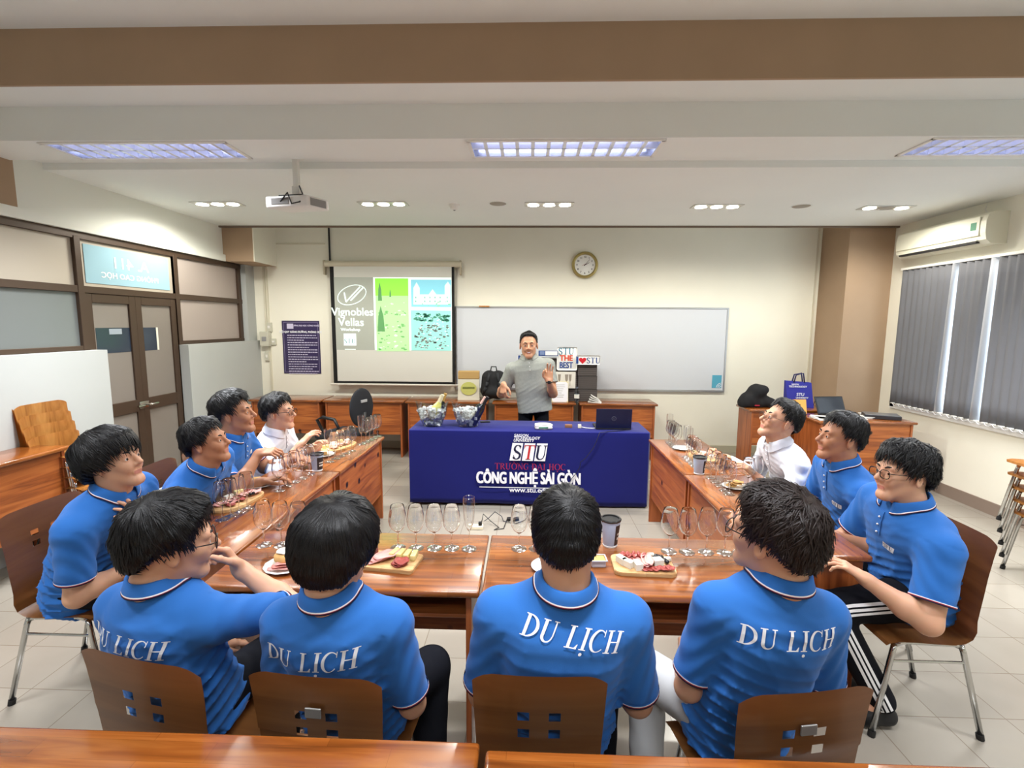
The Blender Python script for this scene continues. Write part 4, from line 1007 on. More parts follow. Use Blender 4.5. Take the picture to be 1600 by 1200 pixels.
MB().tube([rz_ @ Vector((-0.05, -0.14, 0.0)), (0.0, -0.17, 0.05), (0.02, -0.15, -0.03), (0.10, -0.17, -0.02), (0.09, -0.10, 0.06), (0.03, -0.02, 0.14)], 0.006, 8).build('cable', BLACK, pj, smooth=True)
MB().rbox((-0.10, -0.10, 0.045), (0.12, 0.10, 0.06), 0.003, M=rz_).build('mount_plate', BLACK, pj)
MB().rbox((-0.022, -0.022, 0.05), (0.022, 0.022, (ZC+0.05-pp.z)/0.9), 0.004).build('pole', WHITE, pj); MB().rbox((-0.03, -0.03, 0.05), (0.03, 0.03, 0.14), 0.004).build('bracket', WHITE, pj); MB().lathe([(0.07, 0), (0.07, -0.012), (0.03, -0.016)], 20, T(0, 0, (ZC+0.05-pp.z)/0.9-0.0005)).build('ceiling_plate', WHITE, pj); pj.scale = (0.9, 0.9, 0.9)

# ------------------------------------------------------------------ back wall: screen, board, clock, poster, sockets
SY = YB-0.10
a0 = at(519, 417, Y=SY); a1 = at(707, 597, Y=SY)
sc = empty('projection_screen', ((a0.x+a1.x)/2, SY, a1.z), 0, 'pull-down projection screen with a wine slide, left of the whiteboard', 'projection screen')
hw = (a1.x-a0.x)/2; hh = a0.z-a1.z
MB().tube([(-hw-0.10, 0.02, hh+0.04), (hw+0.13, 0.02, hh+0.04)], 0.042, 16).build('case', mat('screen_case', (206, 198, 176), 0.45), sc, smooth='auto')
for s_ in (-1, 1): MB().rbox((s_*(hw+0.115)-0.012, 0.0, hh-0.10), (s_*(hw+0.115)+0.012, 0.07, hh+0.09), 0.004).build('end_bracket', mat('screen_bracket', (176, 164, 140), 0.5), sc)
MB().box((-hw-0.035, 0.0, -0.03), (hw+0.035, 0.003, hh+0.02)).build('black_border', mat('screen_black', (18, 18, 18), 0.8), sc)
MB().box((-hw+0.02, -0.003, 0.0), (hw+0.0, 0.0, hh+0.02)).build('fabric', mat('screen_white', (214, 214, 206), 0.9), sc)
MB().tube([(-hw-0.08, 0.002, -0.045), (hw+0.08, 0.002, -0.045)], 0.014, 10).build('bottom_bar', mat('screen_bar', (220, 216, 206), 0.4), sc, smooth='auto')
MB().tube([(-hw-0.06, 0.08, hh+0.06), (-hw-0.06, 0.085, 3.27-a1.z)], 0.012, 8).build('cable', BLACK, sc)
# the slide: projected light put into the colour and faint glow of thin panels
def SP(px, py):
    q = at(px, py, Y=SY); return (q.x-sc.location.x, q.z-sc.location.z)
sl0 = SP(524, 433); sl1 = SP(706, 548)
def slab(name, x0, z0, x1, z1, m, d, par): return MB().box((min(x0, x1), -d-0.0008, min(z0, z1)), (max(x0, x1), -d, max(z0, z1))).build(name, m, par)
def lightm(name, c, e=0.35): return mat(name, c, 0.9, spec=0, emit=c, estr=e)
lo_ = slab('slide', sl0[0]-0.02, sl0[1], sl1[0]-0.005, sl1[1], lightm('slide_grey', (168, 172, 162), 0.12), 0.0035, sc)
g1 = (SP(586, 435), SP(640, 549)); g2 = (SP(642, 437), SP(706, 480)); g3 = (SP(642, 485), SP(706, 548))
wl = lightm('slide_white', (236, 250, 246), 0.35)
slab('slide_divider', SP(583, 434)[0], sl0[1], SP(706, 434)[0]-0.006, sl1[1], wl, 0.0045, lo_)
p1 = slab('garden_picture', g1[0][0], g1[0][1], g1[1][0], g1[1][1], lightm('slide_pale_green', (176, 232, 160), 0.30), 0.0055, lo_)
p2 = slab('chateau_picture', g2[0][0], g2[0][1], g2[1][0]-0.006, g2[1][1], lightm('slide_sky', (138, 208, 226), 0.30), 0.0055, lo_)
p3 = slab('vineyard_picture', g3[0][0], g3[0][1], g3[1][0]-0.006, g3[1][1], lightm('slide_vine', (150, 214, 206), 0.30), 0.0055, lo_)
slab('sky_patch', g1[0][0], g1[0][1], g1[1][0], SP(586, 462)[1], lightm('slide_lime', (148, 232, 84), 0.35), 0.0065, p1)
dgm = lightm('slide_leaf', (104, 160, 104), 0.15); lgm = lightm('slide_light', (214, 246, 214), 0.3)
rnd = random.Random(7)
tm = MB()
def tree(x, z0, z1, w_): tm.prism([(x-w_, z0), (x+w_, z0), (x+w_*0.7, z0+(z1-z0)*0.6), (x, z1), (x-w_*0.7, z0+(z1-z0)*0.6)], 0.0006, Matrix(((1, 0, 0, 0), (0, 0, -1, -0.0075), (0, 1, 0, 0), (0, 0, 0, 1))))
for px, a_, b_, w_ in ((594, 470, 441, 0.028), (610, 464, 452, 0.012), (596, 518, 478, 0.05)): q0 = SP(px, a_); q1 = SP(px, b_); tree(q0[0], q0[1], q1[1], w_)
tm.build('trees', dgm, p1)
def blobs(name, par, rect, n_, m_, s0, s1, d, seed):
    rn = random.Random(seed); q = MB(); (xa, za), (xb, zb) = rect
    for _ in range(n_):
        x = rn.uniform(xa+s1, xb-s1-0.006); z = rn.uniform(zb+s1*0.6, za-s1*0.6); s_ = rn.uniform(s0, s1); pts = []
        for k in range(7): an = 2*PI*k/7; rr = s_*rn.uniform(0.5, 1.0); pts.append((x+rr*math.cos(an), z+rr*0.5*math.sin(an)))
        q.prism(pts, 0.0004, Matrix(((1, 0, 0, 0), (0, 0, -1, -d), (0, 1, 0, 0), (0, 0, 0, 1))))
    return q.build(name, m_, par)
blobs('bushes', p1, (SP(586, 478), SP(640, 549)), 44, lightm('slide_bush', (124, 190, 118), 0.2), 0.012, 0.035, 0.0066, 1)
blobs('lawn_light', p1, (SP(588, 466), SP(640, 549)), 22, lgm, 0.012, 0.04, 0.0070, 2)
hm_ = MB(); MXZ = Matrix(((1, 0, 0, 0), (0, 0, -1, -0.0068), (0, 1, 0, 0), (0, 0, 0, 1)))
q = [SP(*a_) for a_ in ((646, 476), (646, 450), (651, 441), (656, 450), (656, 460), (670, 460), (676, 452), (682, 460), (695, 460), (695, 446), (700, 440), (704, 446), (704, 476))]
hm_.prism(q, 0.0006, MXZ); ch = hm_.build('chateau', lightm('slide_building', (214, 244, 232), 0.35), p2)
wn = MB()
for px in (650, 664, 672, 680, 688, 699):
    for py in (465, 471):
        c0 = SP(px, py); wn.prism([(c0[0]-0.006, c0[1]-0.01), (c0[0]+0.006, c0[1]-0.01), (c0[0]+0.006, c0[1]+0.012), (c0[0]-0.006, c0[1]+0.012)], 0.0006, Matrix(((1, 0, 0, 0), (0, 0, -1, -0.0075), (0, 1, 0, 0), (0, 0, 0, 1))))
wn.build('windows', lightm('slide_window', (110, 176, 170), 0.15), ch)
blobs('hedge', p2, (SP(644, 470), SP(706, 480)), 14, lightm('slide_bush2', (150, 220, 160), 0.25), 0.01, 0.02, 0.008, 3)
blobs('vine_leaves', p3, (SP(644, 487), SP(706, 505)), 60, lightm('slide_leaf2', (84, 150, 128), 0.15), 0.012, 0.040, 0.0066, 4)
blobs('vine_rows', p3, (SP(644, 505), SP(706, 547)), 90, lightm('slide_row', (120, 130, 124), 0.12), 0.012, 0.034, 0.0066, 5)
blobs('vine_lights', p3, (SP(650, 492), SP(706, 546)), 60, lightm('slide_white2', (226, 250, 240), 0.35), 0.006, 0.018, 0.0070, 6)
def SM_(px, py, d=0.0055): q_ = SP(px, py); return Matrix.Translation((q_[0], -d, q_[1])) @ Matrix.Rotation(PI/2, 4, 'X')
sign('slide_title', text_geo('Vignobles', 0.150, bold=0.0025, sx=0.98), wl, SM_(551, 493), lo_); sign('slide_title', text_geo('Vellas', 0.150, bold=0.0025), wl, SM_(549, 509), lo_)
sign('slide_text', text_geo('Workshop', 0.055, bold=0.002, sx=1.1), wl, SM_(548, 517), lo_)
slab('slide_footer_line', SP(539, 545)[0], SP(539, 545)[1], SP(556, 546)[0], SP(556, 546.5)[1], wl, 0.0045, lo_)
c0, c1 = SP(537, 521), SP(557, 540); slab('slide_logo_square', c0[0], c0[1], c1[0], c1[1], wl, 0.0045, lo_)
sign('slide_logo_letters', serif_geo(['S', 'T', 'U'], 0.06, 0, 0.12), lightm('slide_teal', (90, 140, 150), 0.1), SM_(547, 533, 0.0062), lo_)
el_ = MB(); cx, cz = SP(550, 461); el_.tube([(cx+0.20*math.cos(t_)*math.cos(0.35)-0.12*math.sin(t_)*math.sin(0.35), -0.006, cz+0.20*math.cos(t_)*math.sin(0.35)+0.12*math.sin(t_)*math.cos(0.35)) for t_ in np.linspace(0, 2*PI, 41)[:-1]], 0.006, 5, closed=True)
for a_, b_ in (((538, 457), (541, 472)), ((541, 472), (563, 448)), ((548, 470), (568, 449))):
    u0, u1 = SP(*a_), SP(*b_); el_.tube([(u0[0], -0.006, u0[1]), (u1[0], -0.006, u1[1])], 0.010, 5)
el_.build('slide_emblem', wl, lo_)

# whiteboard
b0 = at(713, 482, Y=YB-0.03); b1 = at(1130, 611, Y=YB-0.03)
wb = empty('whiteboard', ((b0.x+b1.x)/2, YB-0.03, b1.z), 0, 'long whiteboard on the back wall behind the presenter', 'whiteboard'); hw = (b1.x-b0.x)/2; hh = b0.z-b1.z+0.02
MB().box((-hw, 0.005, 0), (hw, 0.025, hh)).build('board_surface', mat('board_white', (206, 210, 216), 0.25), wb)
alu = mat('aluminium_edge', (186, 188, 190), 0.35, 0.8)
q = MB()
for lo, hi in (((-hw, -0.002, -0.02), (hw, 0.028, 0.01)), ((-hw, -0.002, hh-0.012), (hw, 0.028, hh+0.012)), ((-hw-0.015, -0.002, -0.02), (-hw+0.008, 0.028, hh+0.012)), ((hw-0.008, -0.002, -0.02), (hw+0.015, 0.028, hh+0.012))): q.rbox(lo, hi, 0.003, seg=1)
q.build('frame', alu, wb)
st = MB().box((hw-0.155, 0.003, 0.04), (hw-0.03, 0.0055, 0.215)).build('corner_sticker', mat('teal_sticker', (84, 164, 190), 0.5), wb)
q = MB()
for rr in (0.025, 0.045, 0.065): q.tube([(hw-0.03-rr*math.cos(a_), 0.002, 0.042+rr*math.sin(a_)) for a_ in np.linspace(0.05, PI/2-0.05, 9)], 0.004, 5)
q.build('sticker_arcs', PRINT, st)
q = at(757, 474, Y=YB-0.02); tag(MB().rbox((-0.07, -0.03, -0.008), (0.07, 0.03, 0.008), 0.004).build('wood_stick', PLY_LIGHT, None, loc=(q.x, YB-0.035, b0.z+0.03)), 'thin brown wooden stick lying on the top edge of the whiteboard', 'stick')

# clock
p = at(914, 414, Y=YB-0.04); ck = empty('wall_clock', (p.x, YB-0.03, p.z), 0, 'round wall clock with a gold rim above the whiteboard', 'clock')
RX = Matrix.Rotation(PI/2, 4, 'X')
MB().lathe([(0.13, -0.028), (0.168, -0.028), (0.175, 0.0), (0.170, 0.022), (0.150, 0.030), (0.136, 0.022), (0.134, 0.0)], 48, RX, caps=False).build('rim', mat('clock_gold', (168, 152, 96), 0.3, 0.6), ck, smooth='auto')
MB().lathe([(0.0, 0.004), (0.137, 0.004)], 48, RX, caps=False).build('dial', mat('clock_dial', (236, 236, 232), 0.5), ck)
for i in range(1, 13):
    a_ = math.radians(90-30*i); g = text_geo(str(i), 0.032, bold=0.001); sign('numeral', g, BLACK, Matrix.Translation((0.105*math.cos(a_), -0.006, 0.105*math.sin(a_)-0.011)) @ RX, ck)
for nm, a_, ln, r_ in (('hour_hand', 60-2, 0.065, 0.0045), ('minute_hand', 48, 0.095, 0.003)):
    a2 = math.radians({'hour_hand': 28, 'minute_hand': 50}[nm]); MB().tube([(-0.015*math.cos(a2), -0.010, -0.015*math.sin(a2)), (ln*math.cos(a2), -0.010, ln*math.sin(a2))], [r_, r_*0.5], 6).build(nm, BLACK, ck)
MB().tube([(0.02, -0.012, 0.02), (-0.04, -0.012, -0.01)], 0.0012, 5).build('second_hand', STRIPER, ck)

# poster with rules
p0 = at(440, 501, Y=YB-0.006); p1_ = at(502, 584, Y=YB-0.006)
po = empty('rules_poster', ((p0.x+p1_.x)/2, YB-0.004, p1_.z), 0, 'dark purple poster of classroom rules left of the projection screen', 'poster'); hw = (p1_.x-p0.x)/2; hh = p0.z-p1_.z
MB().box((-hw, -0.003, 0), (hw, 0.001, hh)).build('sheet', mat('poster_purple', (52, 42, 84), 0.3, coat=0.5), po)
q = MB()
for lo, hi in (((-hw+0.02, 0.02), (hw-0.02, 0.024)), ((-hw+0.02, hh-0.024), (hw-0.02, hh-0.02)), ((-hw+0.02, 0.02), (-hw+0.024, hh-0.02)), ((hw-0.024, 0.02), (hw-0.02, hh-0.02))): q.box((lo[0], -0.0042, lo[1]), (hi[0], -0.0032, hi[1]))
q.build('border_line', mat('poster_line', (150, 140, 176), 0.6), po)
pt = mat('poster_text', (206, 200, 226), 0.6)
MB().box((-hw+0.07, -0.0045, hh-0.11), (-hw+0.16, -0.0032, hh-0.04)).build('logo_block', pt, po)
sign('heading', text_geo('TRƯỜNG ĐẠI HỌC CÔNG NGHỆ', 0.026, bold=0.001), pt, Matrix.Translation((0.06, -0.0045, hh-0.075)) @ RX, po)
sign('title', text_geo('NỘI QUY GIẢNG ĐƯỜNG, PHÒNG HỌC', 0.036, bold=0.0015, sx=0.9), PRINT, Matrix.Translation((0, -0.0045, hh-0.165)) @ RX, po)
rnd = random.Random(11)
for i in range(17):
    q = MB(); x = -hw+0.07; z = hh-0.205-0.033*i; e_ = hw-0.05 if i % 3 != 2 else rnd.uniform(0.0, hw-0.1)
    while x < e_:
        l_ = rnd.uniform(0.012, 0.04); q.box((x, -0.0045, z), (x+l_, -0.0032, z+0.011)); x += l_+0.008
    q.build('rule_line', pt, po)
# electrics
for (x0_, y0_, x1_, y1_), dd, lb, nm in (((416, 504, 424, 518), 0.04, 'small cream junction box above the breaker box', 'junction_box'), ((405, 518, 420, 541), 0.09, 'grey-white breaker box on the back wall left of the poster', 'breaker_box'),
        ((423, 529, 431, 539), 0.03, 'small white switch right of the breaker box', 'wall_switch'), ((413, 549, 420, 564), 0.03, 'white socket plate below the breaker box', 'socket_plate')):
    u0 = at(x0_, y0_, Y=YB-dd); u1 = at(x1_, y1_, Y=YB-dd)
    r = empty(nm, ((u0.x+u1.x)/2, YB, u1.z), 0, lb, 'electrical box'); W_ = (u1.x-u0.x)/2; H_ = u0.z-u1.z
    MB().rbox((-W_, -dd, 0), (W_, -0.001, H_), 0.006).build('housing', mat('old_plastic', (198, 196, 180), 0.5), r)
    MB().rbox((-W_*0.5, -dd-0.006, H_*0.35), (W_*0.5, -dd+0.001, H_*0.65), 0.002).build('window' if nm == 'breaker_box' else 'rocker', mat('grey_plastic', (150, 150, 150), 0.4) if nm == 'breaker_box' else WHITE, r)

# ------------------------------------------------------------------ desks
TZ = 0.74
def desk(label, x0, x1, y0, y1, front, z=TZ, group='wooden classroom desks', panel_low=0.28, cat='desk', cl=None):
    """front: side of the modesty panel, one of '+x' '-x' '+y' '-y'"""
    cx, cy = (x0+x1)/2, (y0+y1)/2; a_, b_ = (x1-x0)/2, (y1-y0)/2
    r = empty('desk', (cx, cy, 0), 0, label, cat, group); ax = 0 if front[1] == 'y' else 1
    MB().rbox((-a_, -b_, z-0.028), (a_, b_, z), 0.009, seg=3).build('desktop', DESK_TOP[ax], r, smooth='auto')
    th = 0.022; ins = 0.03
    if ax == 0:
        s_ = 1 if front[0] == '+' else -1
        for q in (-1, 1): MB().rbox((min(q*(a_-0.03), q*(a_-0.03-th)), -b_+0.02, 0.0), (max(q*(a_-0.03), q*(a_-0.03-th)), b_-0.02, z-0.028), 0.002, seg=1).build('side_panel', DESK_SIDE, r)
        MB().rbox((-a_+0.052, min(s_*(b_-0.03), s_*(b_-0.03-th)), panel_low), (a_-0.052, max(s_*(b_-0.03), s_*(b_-0.03-th)), z-0.028), 0.002, seg=1).build('front_panel', DESK_PANEL[0], r)
        MB().rbox((-a_+0.052, -b_+0.07, z-0.15), (a_-0.052, b_-0.052, z-0.135), 0.002, seg=1).build('under_shelf', DESK_PANEL[0], r)
    else:
        s_ = 1 if front[0] == '+' else -1
        for q in (-1, 1): MB().rbox((-a_+0.02, min(q*(b_-0.03), q*(b_-0.03-th)), 0.0), (a_-0.02, max(q*(b_-0.03), q*(b_-0.03-th)), z-0.028), 0.002, seg=1).build('side_panel', DESK_SIDE, r)
        MB().rbox((min(s_*(a_-0.03), s_*(a_-0.03-th)), -b_+0.052, panel_low), (max(s_*(a_-0.03), s_*(a_-0.03-th)), b_-0.052, z-0.028), 0.002, seg=1).build('front_panel', DESK_PANEL[1], r)
        MB().rbox((-a_+0.052, -b_+0.052, z-0.15), (a_-0.07, b_-0.052, z-0.135), 0.002, seg=1).build('under_shelf', DESK_PANEL[1], r)
    return r
desk('near empty wooden desk across the bottom left of the photo', -1.36, -0.105, 0.57, 1.07, '-y')
desk('near empty wooden desk across the bottom right of the photo', -0.09, 1.16, 0.55, 1.05, '-y')
desk('wooden desk holding cheese boards in front of the two left students seen from behind', -1.25, -0.175, 1.73, 2.24, '+y')
desk('wooden desk holding a cheese board in front of the two right students seen from behind', -0.165, 1.045, 1.73, 2.24, '+y')
desk('left-side desk at the near corner, carrying meat boards', -1.74, -1.265, 1.95, 3.19, '+x', panel_low=0.22)
desk('left-side desk at the far end, beside the man in white shirt', -1.74, -1.265, 3.205, 4.24, '+x', panel_low=0.22)
desk('right-side desk at the near corner, its bare end facing the camera', 1.06, 1.52, 2.09, 3.25, '-x', panel_low=0.22)
desk('right-side desk at the far end, beside the blue draped table', 1.07, 1.53, 3.265, 4.28, '-x', panel_low=0.22)
for x0, x1, lb in ((-3.62, -2.665, 'back-wall desk at the far left, behind the man in white shirt'), (-2.645, -1.59, 'back-wall desk behind the black office chair'), (-1.57, -0.50, 'back-wall desk behind the ice buckets'), (-0.45, 0.62, 'back-wall desk behind the presenter'), (0.66, 1.65, 'back-wall desk at the right, behind the laptop')):
    desk(lb, x0, x1, 6.18, 6.64, '-y', z=0.745, group='desks along the back wall', panel_low=0.30)
desk('wooden desk by the left wall, in front of the chair stack', XI+0.005, XI+0.34, 2.2, 3.43, '+x', z=0.83, group='spare desks at the walls')
# teacher's desks, right
q0 = at(1151, 629, Y=6.1)
desk('wooden desk under the window corner carrying the black jacket and blue tote bag', q0.x+0.0, q0.x+1.08, 5.72, 6.12, '-y', z=0.77, group='spare desks at the walls', panel_low=0.34)
tr = at(1418, 660, z=0.76); tl = at(1240, 655, z=0.76)
desk('wooden teacher desk littered with papers, a laptop and a black box', 3.02, 4.02, 5.10, 5.62, '-y', z=0.76, group='spare desks at the walls', panel_low=0.05)

# ------------------------------------------------------------------ plywood chairs
def ply_chair(label, x, y, rz, wd=0.40, tone=None, group='bent plywood chairs with steel legs', plate=False, back_h=0.89, cat='chair', z=0, only_shell=False):
    r = empty('plywood_chair', (x, y, z), math.radians(rz), label, cat, group); tone = tone or PLY_BACK
    # profile from seat front to back top, chair faces +y
    H_ = back_h
    pf = [(0.20, 0.425), (0.195, 0.440), (0.16, 0.447), (0.08, 0.444), (0.0, 0.438), (-0.07, 0.434), (-0.115, 0.440), (-0.145, 0.458), (-0.158, 0.49), (-0.166, 0.54), (-0.172, 0.60), (-0.177, 0.65), (-0.181, H_-0.188), (-0.182, H_-0.163), (-0.184, H_-0.137), (-0.186, H_-0.112), (-0.190, H_-0.07), (-0.196, H_-0.02), (-0.199, H_)]
    us = [-0.5, -0.485, -0.46, -0.42, -0.36, -0.25, -0.165, -0.075, 0, 0.075, 0.165, 0.25, 0.36, 0.42, 0.46, 0.485, 0.5]
    nu = len(us); v = []; f = []
    for j, (py, pz) in enumerate(pf):
        t = j/(len(pf)-1); ww = wd*(1.0-0.06*math.sin(PI*t)); 
        if j == len(pf)-1: ww *= 0.965
        if j == 0: ww *= 0.94
        for u_ in us:
            curve = 0.012*(4*u_*u_)*(1 if pz > 0.5 else 0.2)
            v.append((u_*ww, py+(curve if pz > 0.5 else 0), pz+(curve*0.4 if pz <= 0.5 else 0)-(0.020*(max(0, abs(u_)-0.34)/0.16)**2 if j == len(pf)-1 else 0.006*(max(0, abs(u_)-0.42)/0.08)**2 if j == len(pf)-2 else 0)))
    hole_rows = {12: 1, 14: 1}; hole_cols = {6, 9}
    for j in range(len(pf)-1):
        for i in range(nu-1):
            if j in hole_rows and i in hole_cols: continue
            f.append((j*nu+i, j*nu+i+1, (j+1)*nu+i+1, (j+1)*nu+i))
    bm = bmesh.new(); bv = [bm.verts.new(p) for p in v]
    for q in f: bm.faces.new([bv[i] for i in q])
    bmesh.ops.solidify(bm, geom=bm.faces[:], thickness=0.011); m = MB(); m.bm(bm); sh_ = m.build('seat_shell', tone, r, smooth='auto')
    if not only_shell:
        rr = 0.0115
        for s_ in (-1, 1):
            xs_ = s_*(wd*0.5-0.045)
            MB().tube([(xs_, 0.145, 0.412), (xs_, 0.10, 0.425), (xs_, -0.10, 0.418), (xs_, -0.13, 0.405)], rr, 10).build('seat_rail', CHROME, r, smooth=True)
            for fy, ty, sx in ((0.145, 0.215, 0.02), (-0.13, -0.24, 0.02)):
                lg = MB().tube([(xs_, fy*0.99, 0.414), (xs_+s_*0.004, fy+(ty-fy)*0.08, 0.385), (xs_+s_*sx, ty, 0.012)], rr, 10).build('leg', CHROME, r, smooth=True)
                MB().tube([(xs_+s_*sx, ty, 0.0), (xs_+s_*(sx-0.001), ty-(ty-fy)*0.05, 0.025)], 0.0145, 10).build('rubber_foot', RUBBER, lg, smooth='auto')
            MB().tube([(xs_+s_*0.006, 0.158, 0.34), (xs_+s_*0.006, -0.152, 0.34)], 0.006, 8).build('side_bar', CHROME, r)
        for yy in (0.10, -0.10): MB().tube([(-wd*0.5+0.05, yy, 0.421), (wd*0.5-0.05, yy, 0.421)], 0.009, 8).build('cross_bar', CHROME, r)
    if plate: MB().rbox((-0.022, -0.200, back_h-0.118), (0.022, -0.195, back_h-0.090), 0.002).build('number_plate', mat('aluminium_plate', (150, 148, 146), 0.4, 0.6), r)
    return r
def chair_at(label, px0, px1, pytop, Y, rz, ztop=0.84, **k):
    """chair whose back top spans the two pixels, seen from behind"""
    a_ = at(px0, pytop, Y=Y); b_ = at(px1, pytop, Y=Y); cx = (a_.x+b_.x)/2
    t = math.radians(rz); ox, oy = math.sin(t)*-0.27*-1, 0
    # back top centre is at local (0,-0.27): rotate into place
    k.setdefault('back_h', a_.z*0.5+b_.z*0.5)
    return ply_chair(label, cx-0.20*math.sin(t), Y+0.20*math.cos(t), rz, wd=(b_.x-a_.x)/max(math.cos(t), 0.5)*1.0, **k)
chair_at('plywood chair back at the bottom left, turned slightly, of the student touching his glasses', 92, 322, 1030, 1.155, -12)
chair_at('plywood chair back with small metal plate, second from the left at the bottom', 376, 596, 1058, 1.145, -4, plate=True)
chair_at('plywood chair of the student third from the left in the front row, squarely facing away', 735, 953, 1058, 1.145, 0)
chair_at('plywood chair at the bottom right with a metal plate, of the student with brown hair', 1152, 1390, 1082, 1.13, 9, plate=True)
cf = at(5, 1103, z=0)
ply_chair('plywood chair under the student with his hand on his chest', -2.10, 2.16, -90, wd=0.42)
ply_chair('plywood chair behind the second student on the left side, its pierced back facing the desk', -2.06, 2.80, -88, wd=0.42)
ply_chair('plywood chair on the left side under the student holding a phone', -2.08, 3.28, -90, wd=0.42)
ply_chair('plywood chair on the left side under the man in white shirt', -2.10, 3.78, -90, wd=0.42)
ply_chair('plywood chair on the right of the photo under the student in striped trousers', 1.70, 2.14, 90, wd=0.42)
ply_chair('plywood chair on the right side under the student between striped trousers and white shirt', 1.84, 2.72, 90, wd=0.42)
ply_chair('plywood chair on the right side under the man in white shirt with glasses', 1.88, 3.25, 90, wd=0.42)
# stacks
sx = at(1572, 712, z=0.80)
for i in range(5):
    ply_chair('stacked plywood chair by the right edge, %s of the stack' % ['lowest', 'second from the bottom', 'middle', 'second from the top', 'topmost'][i], 3.66-0.018*i, 3.30, 86, tone=PLY_LIGHT, group='plywood chairs stacked at the right wall', z=0.092*i, wd=0.41)
lx = at(100, 692, z=0.86)
for i in range(5):
    ply_chair('plywood chair stacked at the left wall, %s of the stack' % ['lowest', 'second from the bottom', 'middle', 'second from the top', 'topmost'][i], -3.42-0.026*i, 3.56, -90, tone=PLY_LIGHT, group='plywood chairs stacked at the left wall', z=0.078*i, wd=0.41)

# ------------------------------------------------------------------ draped table
CT = 0.735
ct = tag(None, ) if False else None
t0 = empty('presenter_table', (0.015, 4.80, 0), 0, 'long table hidden under the royal blue cloth', 'table')
MB().rbox((-1.12, -0.24, 0.70), (1.12, 0.24, CT-0.006), 0.004).build('tabletop', DESK_TOP[0], t0)
for a_ in (-1, 1):
    MB().rbox((a_*1.06-0.012, -0.21, 0), (a_*1.06+0.012, 0.21, 0.70), 0.003).build('side_panel', DESK_SIDE, t0)
cloth_m = mat('royal_blue_cloth', (13, 19, 98), 0.85, spec=0.25, sheen=0.15, bump=0.15, bscale=500, var=0.03, vscale=4)
def drape():
    nx, nl = 60, 26; v = []; f = []; per = []
    hx, hy = 1.135, 0.255
    # ring around the top, each column falls to the hem
    N_ = 160; pts = []
    L1, L2 = 2*hx, 2*hy; tot = 2*(L1+L2)
    for k in range(N_):
        s_ = tot*k/N_
        if s_ < L1: p = (-hx+s_, -hy, 0, -1)
        elif s_ < L1+L2: p = (hx, -hy+(s_-L1), 1, 0)
        elif s_ < 2*L1+L2: p = (hx-(s_-L1-L2), hy, 0, 1)
        else: p = (-hx, hy-(s_-2*L1-L2), -1, 0)
        pts.append(p)
    rows = [(-0.006, 0.0, 0), (0.0, -0.004, 0), (0.002, -0.012, 0)]+[(0.003, -0.012-(CT-0.035)*j/14, j/14) for j in range(1, 15)]
    for j, (o_, z, t) in enumerate(rows):
        for k, (x, y, nx_, ny_) in enumerate(pts):
            s_ = tot*k/N_; wv = t*(0.012*math.sin(s_*7.0)+0.008*math.sin(s_*15+1.3))+0.012*t if ny_ >= 0 and False else t*(0.006*math.sin(s_*5.3)+0.004*math.sin(s_*13+1.3))+0.004
            zz = CT+z+(0.006*math.sin(s_*2.1+0.6)*t)
            v.append((x+nx_*(o_+wv), y+ny_*(o_+wv), zz))
    for j in range(len(rows)-1):
        for k in range(N_): f.append((j*N_+k, j*N_+(k+1) % N_, (j+1)*N_+(k+1) % N_, (j+1)*N_+k))
    f.append(tuple(range(N_))[::-1])
    return v, f
cv, cf_ = drape(); tc_ = empty('tablecloth', (0.015, 4.80, 0), 0, 'royal blue university tablecloth with white lettering, draped over the presenter table', 'tablecloth')
m_ = MB(); m_.add(cv, cf_); o_ = m_.build('cloth', cloth_m, tc_, smooth='auto'); md = o_.modifiers.new('thickness', 'SOLIDIFY'); md.thickness = 0.002; md.offset = 1
FY = 4.80-0.275-0.004
def CM(px, py, dy=0.0): 
    q = at(px, py, Y=FY); return Matrix.Translation((q.x-0.015, FY-4.80-0.003-dy, q.z)) @ Matrix.Rotation(PI/2, 4, 'X')
S_ = 768/4.5   # pixels per metre on the cloth
for i, t_ in enumerate(('SAIGON', 'TECHNOLOGY', 'UNIVERSITY')): sign('small_lettering', text_geo(t_, 0.036, 'LEFT', bold=0.0008, shear=0.2), PRINT, CM(803-i*0.5, 682+4.0*i), tc_)
q = MB(); lv = []
for k in range(3):
    x0 = 800+19.2*k
    poly = [at(x0-4, 719.4+0.4*k, Y=FY), at(x0+13.2, 719.8+0.4*k, Y=FY), at(x0+17.6, 692.2+0.4*k, Y=FY), at(x0+0.8, 691.8+0.4*k, Y=FY)]
    q.add([(p.x-0.015, FY-4.80-0.003, p.z) for p in poly], [(0, 1, 2, 3)])
q.build('logo_tile', PRINT, tc_)
for k, ch_ in enumerate('STU'):
    sign('logo_letter', serif_geo([ch_], 0.138, 0.15), NAVY if ch_ != 'T' else mat('logo_red', (190, 40, 44), 0.7), CM(807+18.6*k, 706.3+0.4*k, 0.002), tc_)
sign('red_lettering', serif_geo(['T', 'R', 'U+', 'O`.', 'N', 'G', ' ', 'D-', 'A.', 'I', ' ', 'H', 'O.', 'C'], 0.062, 0.0, 0.03), mat('logo_crimson', (150, 26, 70), 0.7), CM(828.5, 729.0), tc_)
sign('white_lettering', text_geo('CÔNG NGHỆ SÀI GÒN', 0.158, bold=0.0055, sx=0.60), PRINT, CM(825.5, 755.5), tc_)
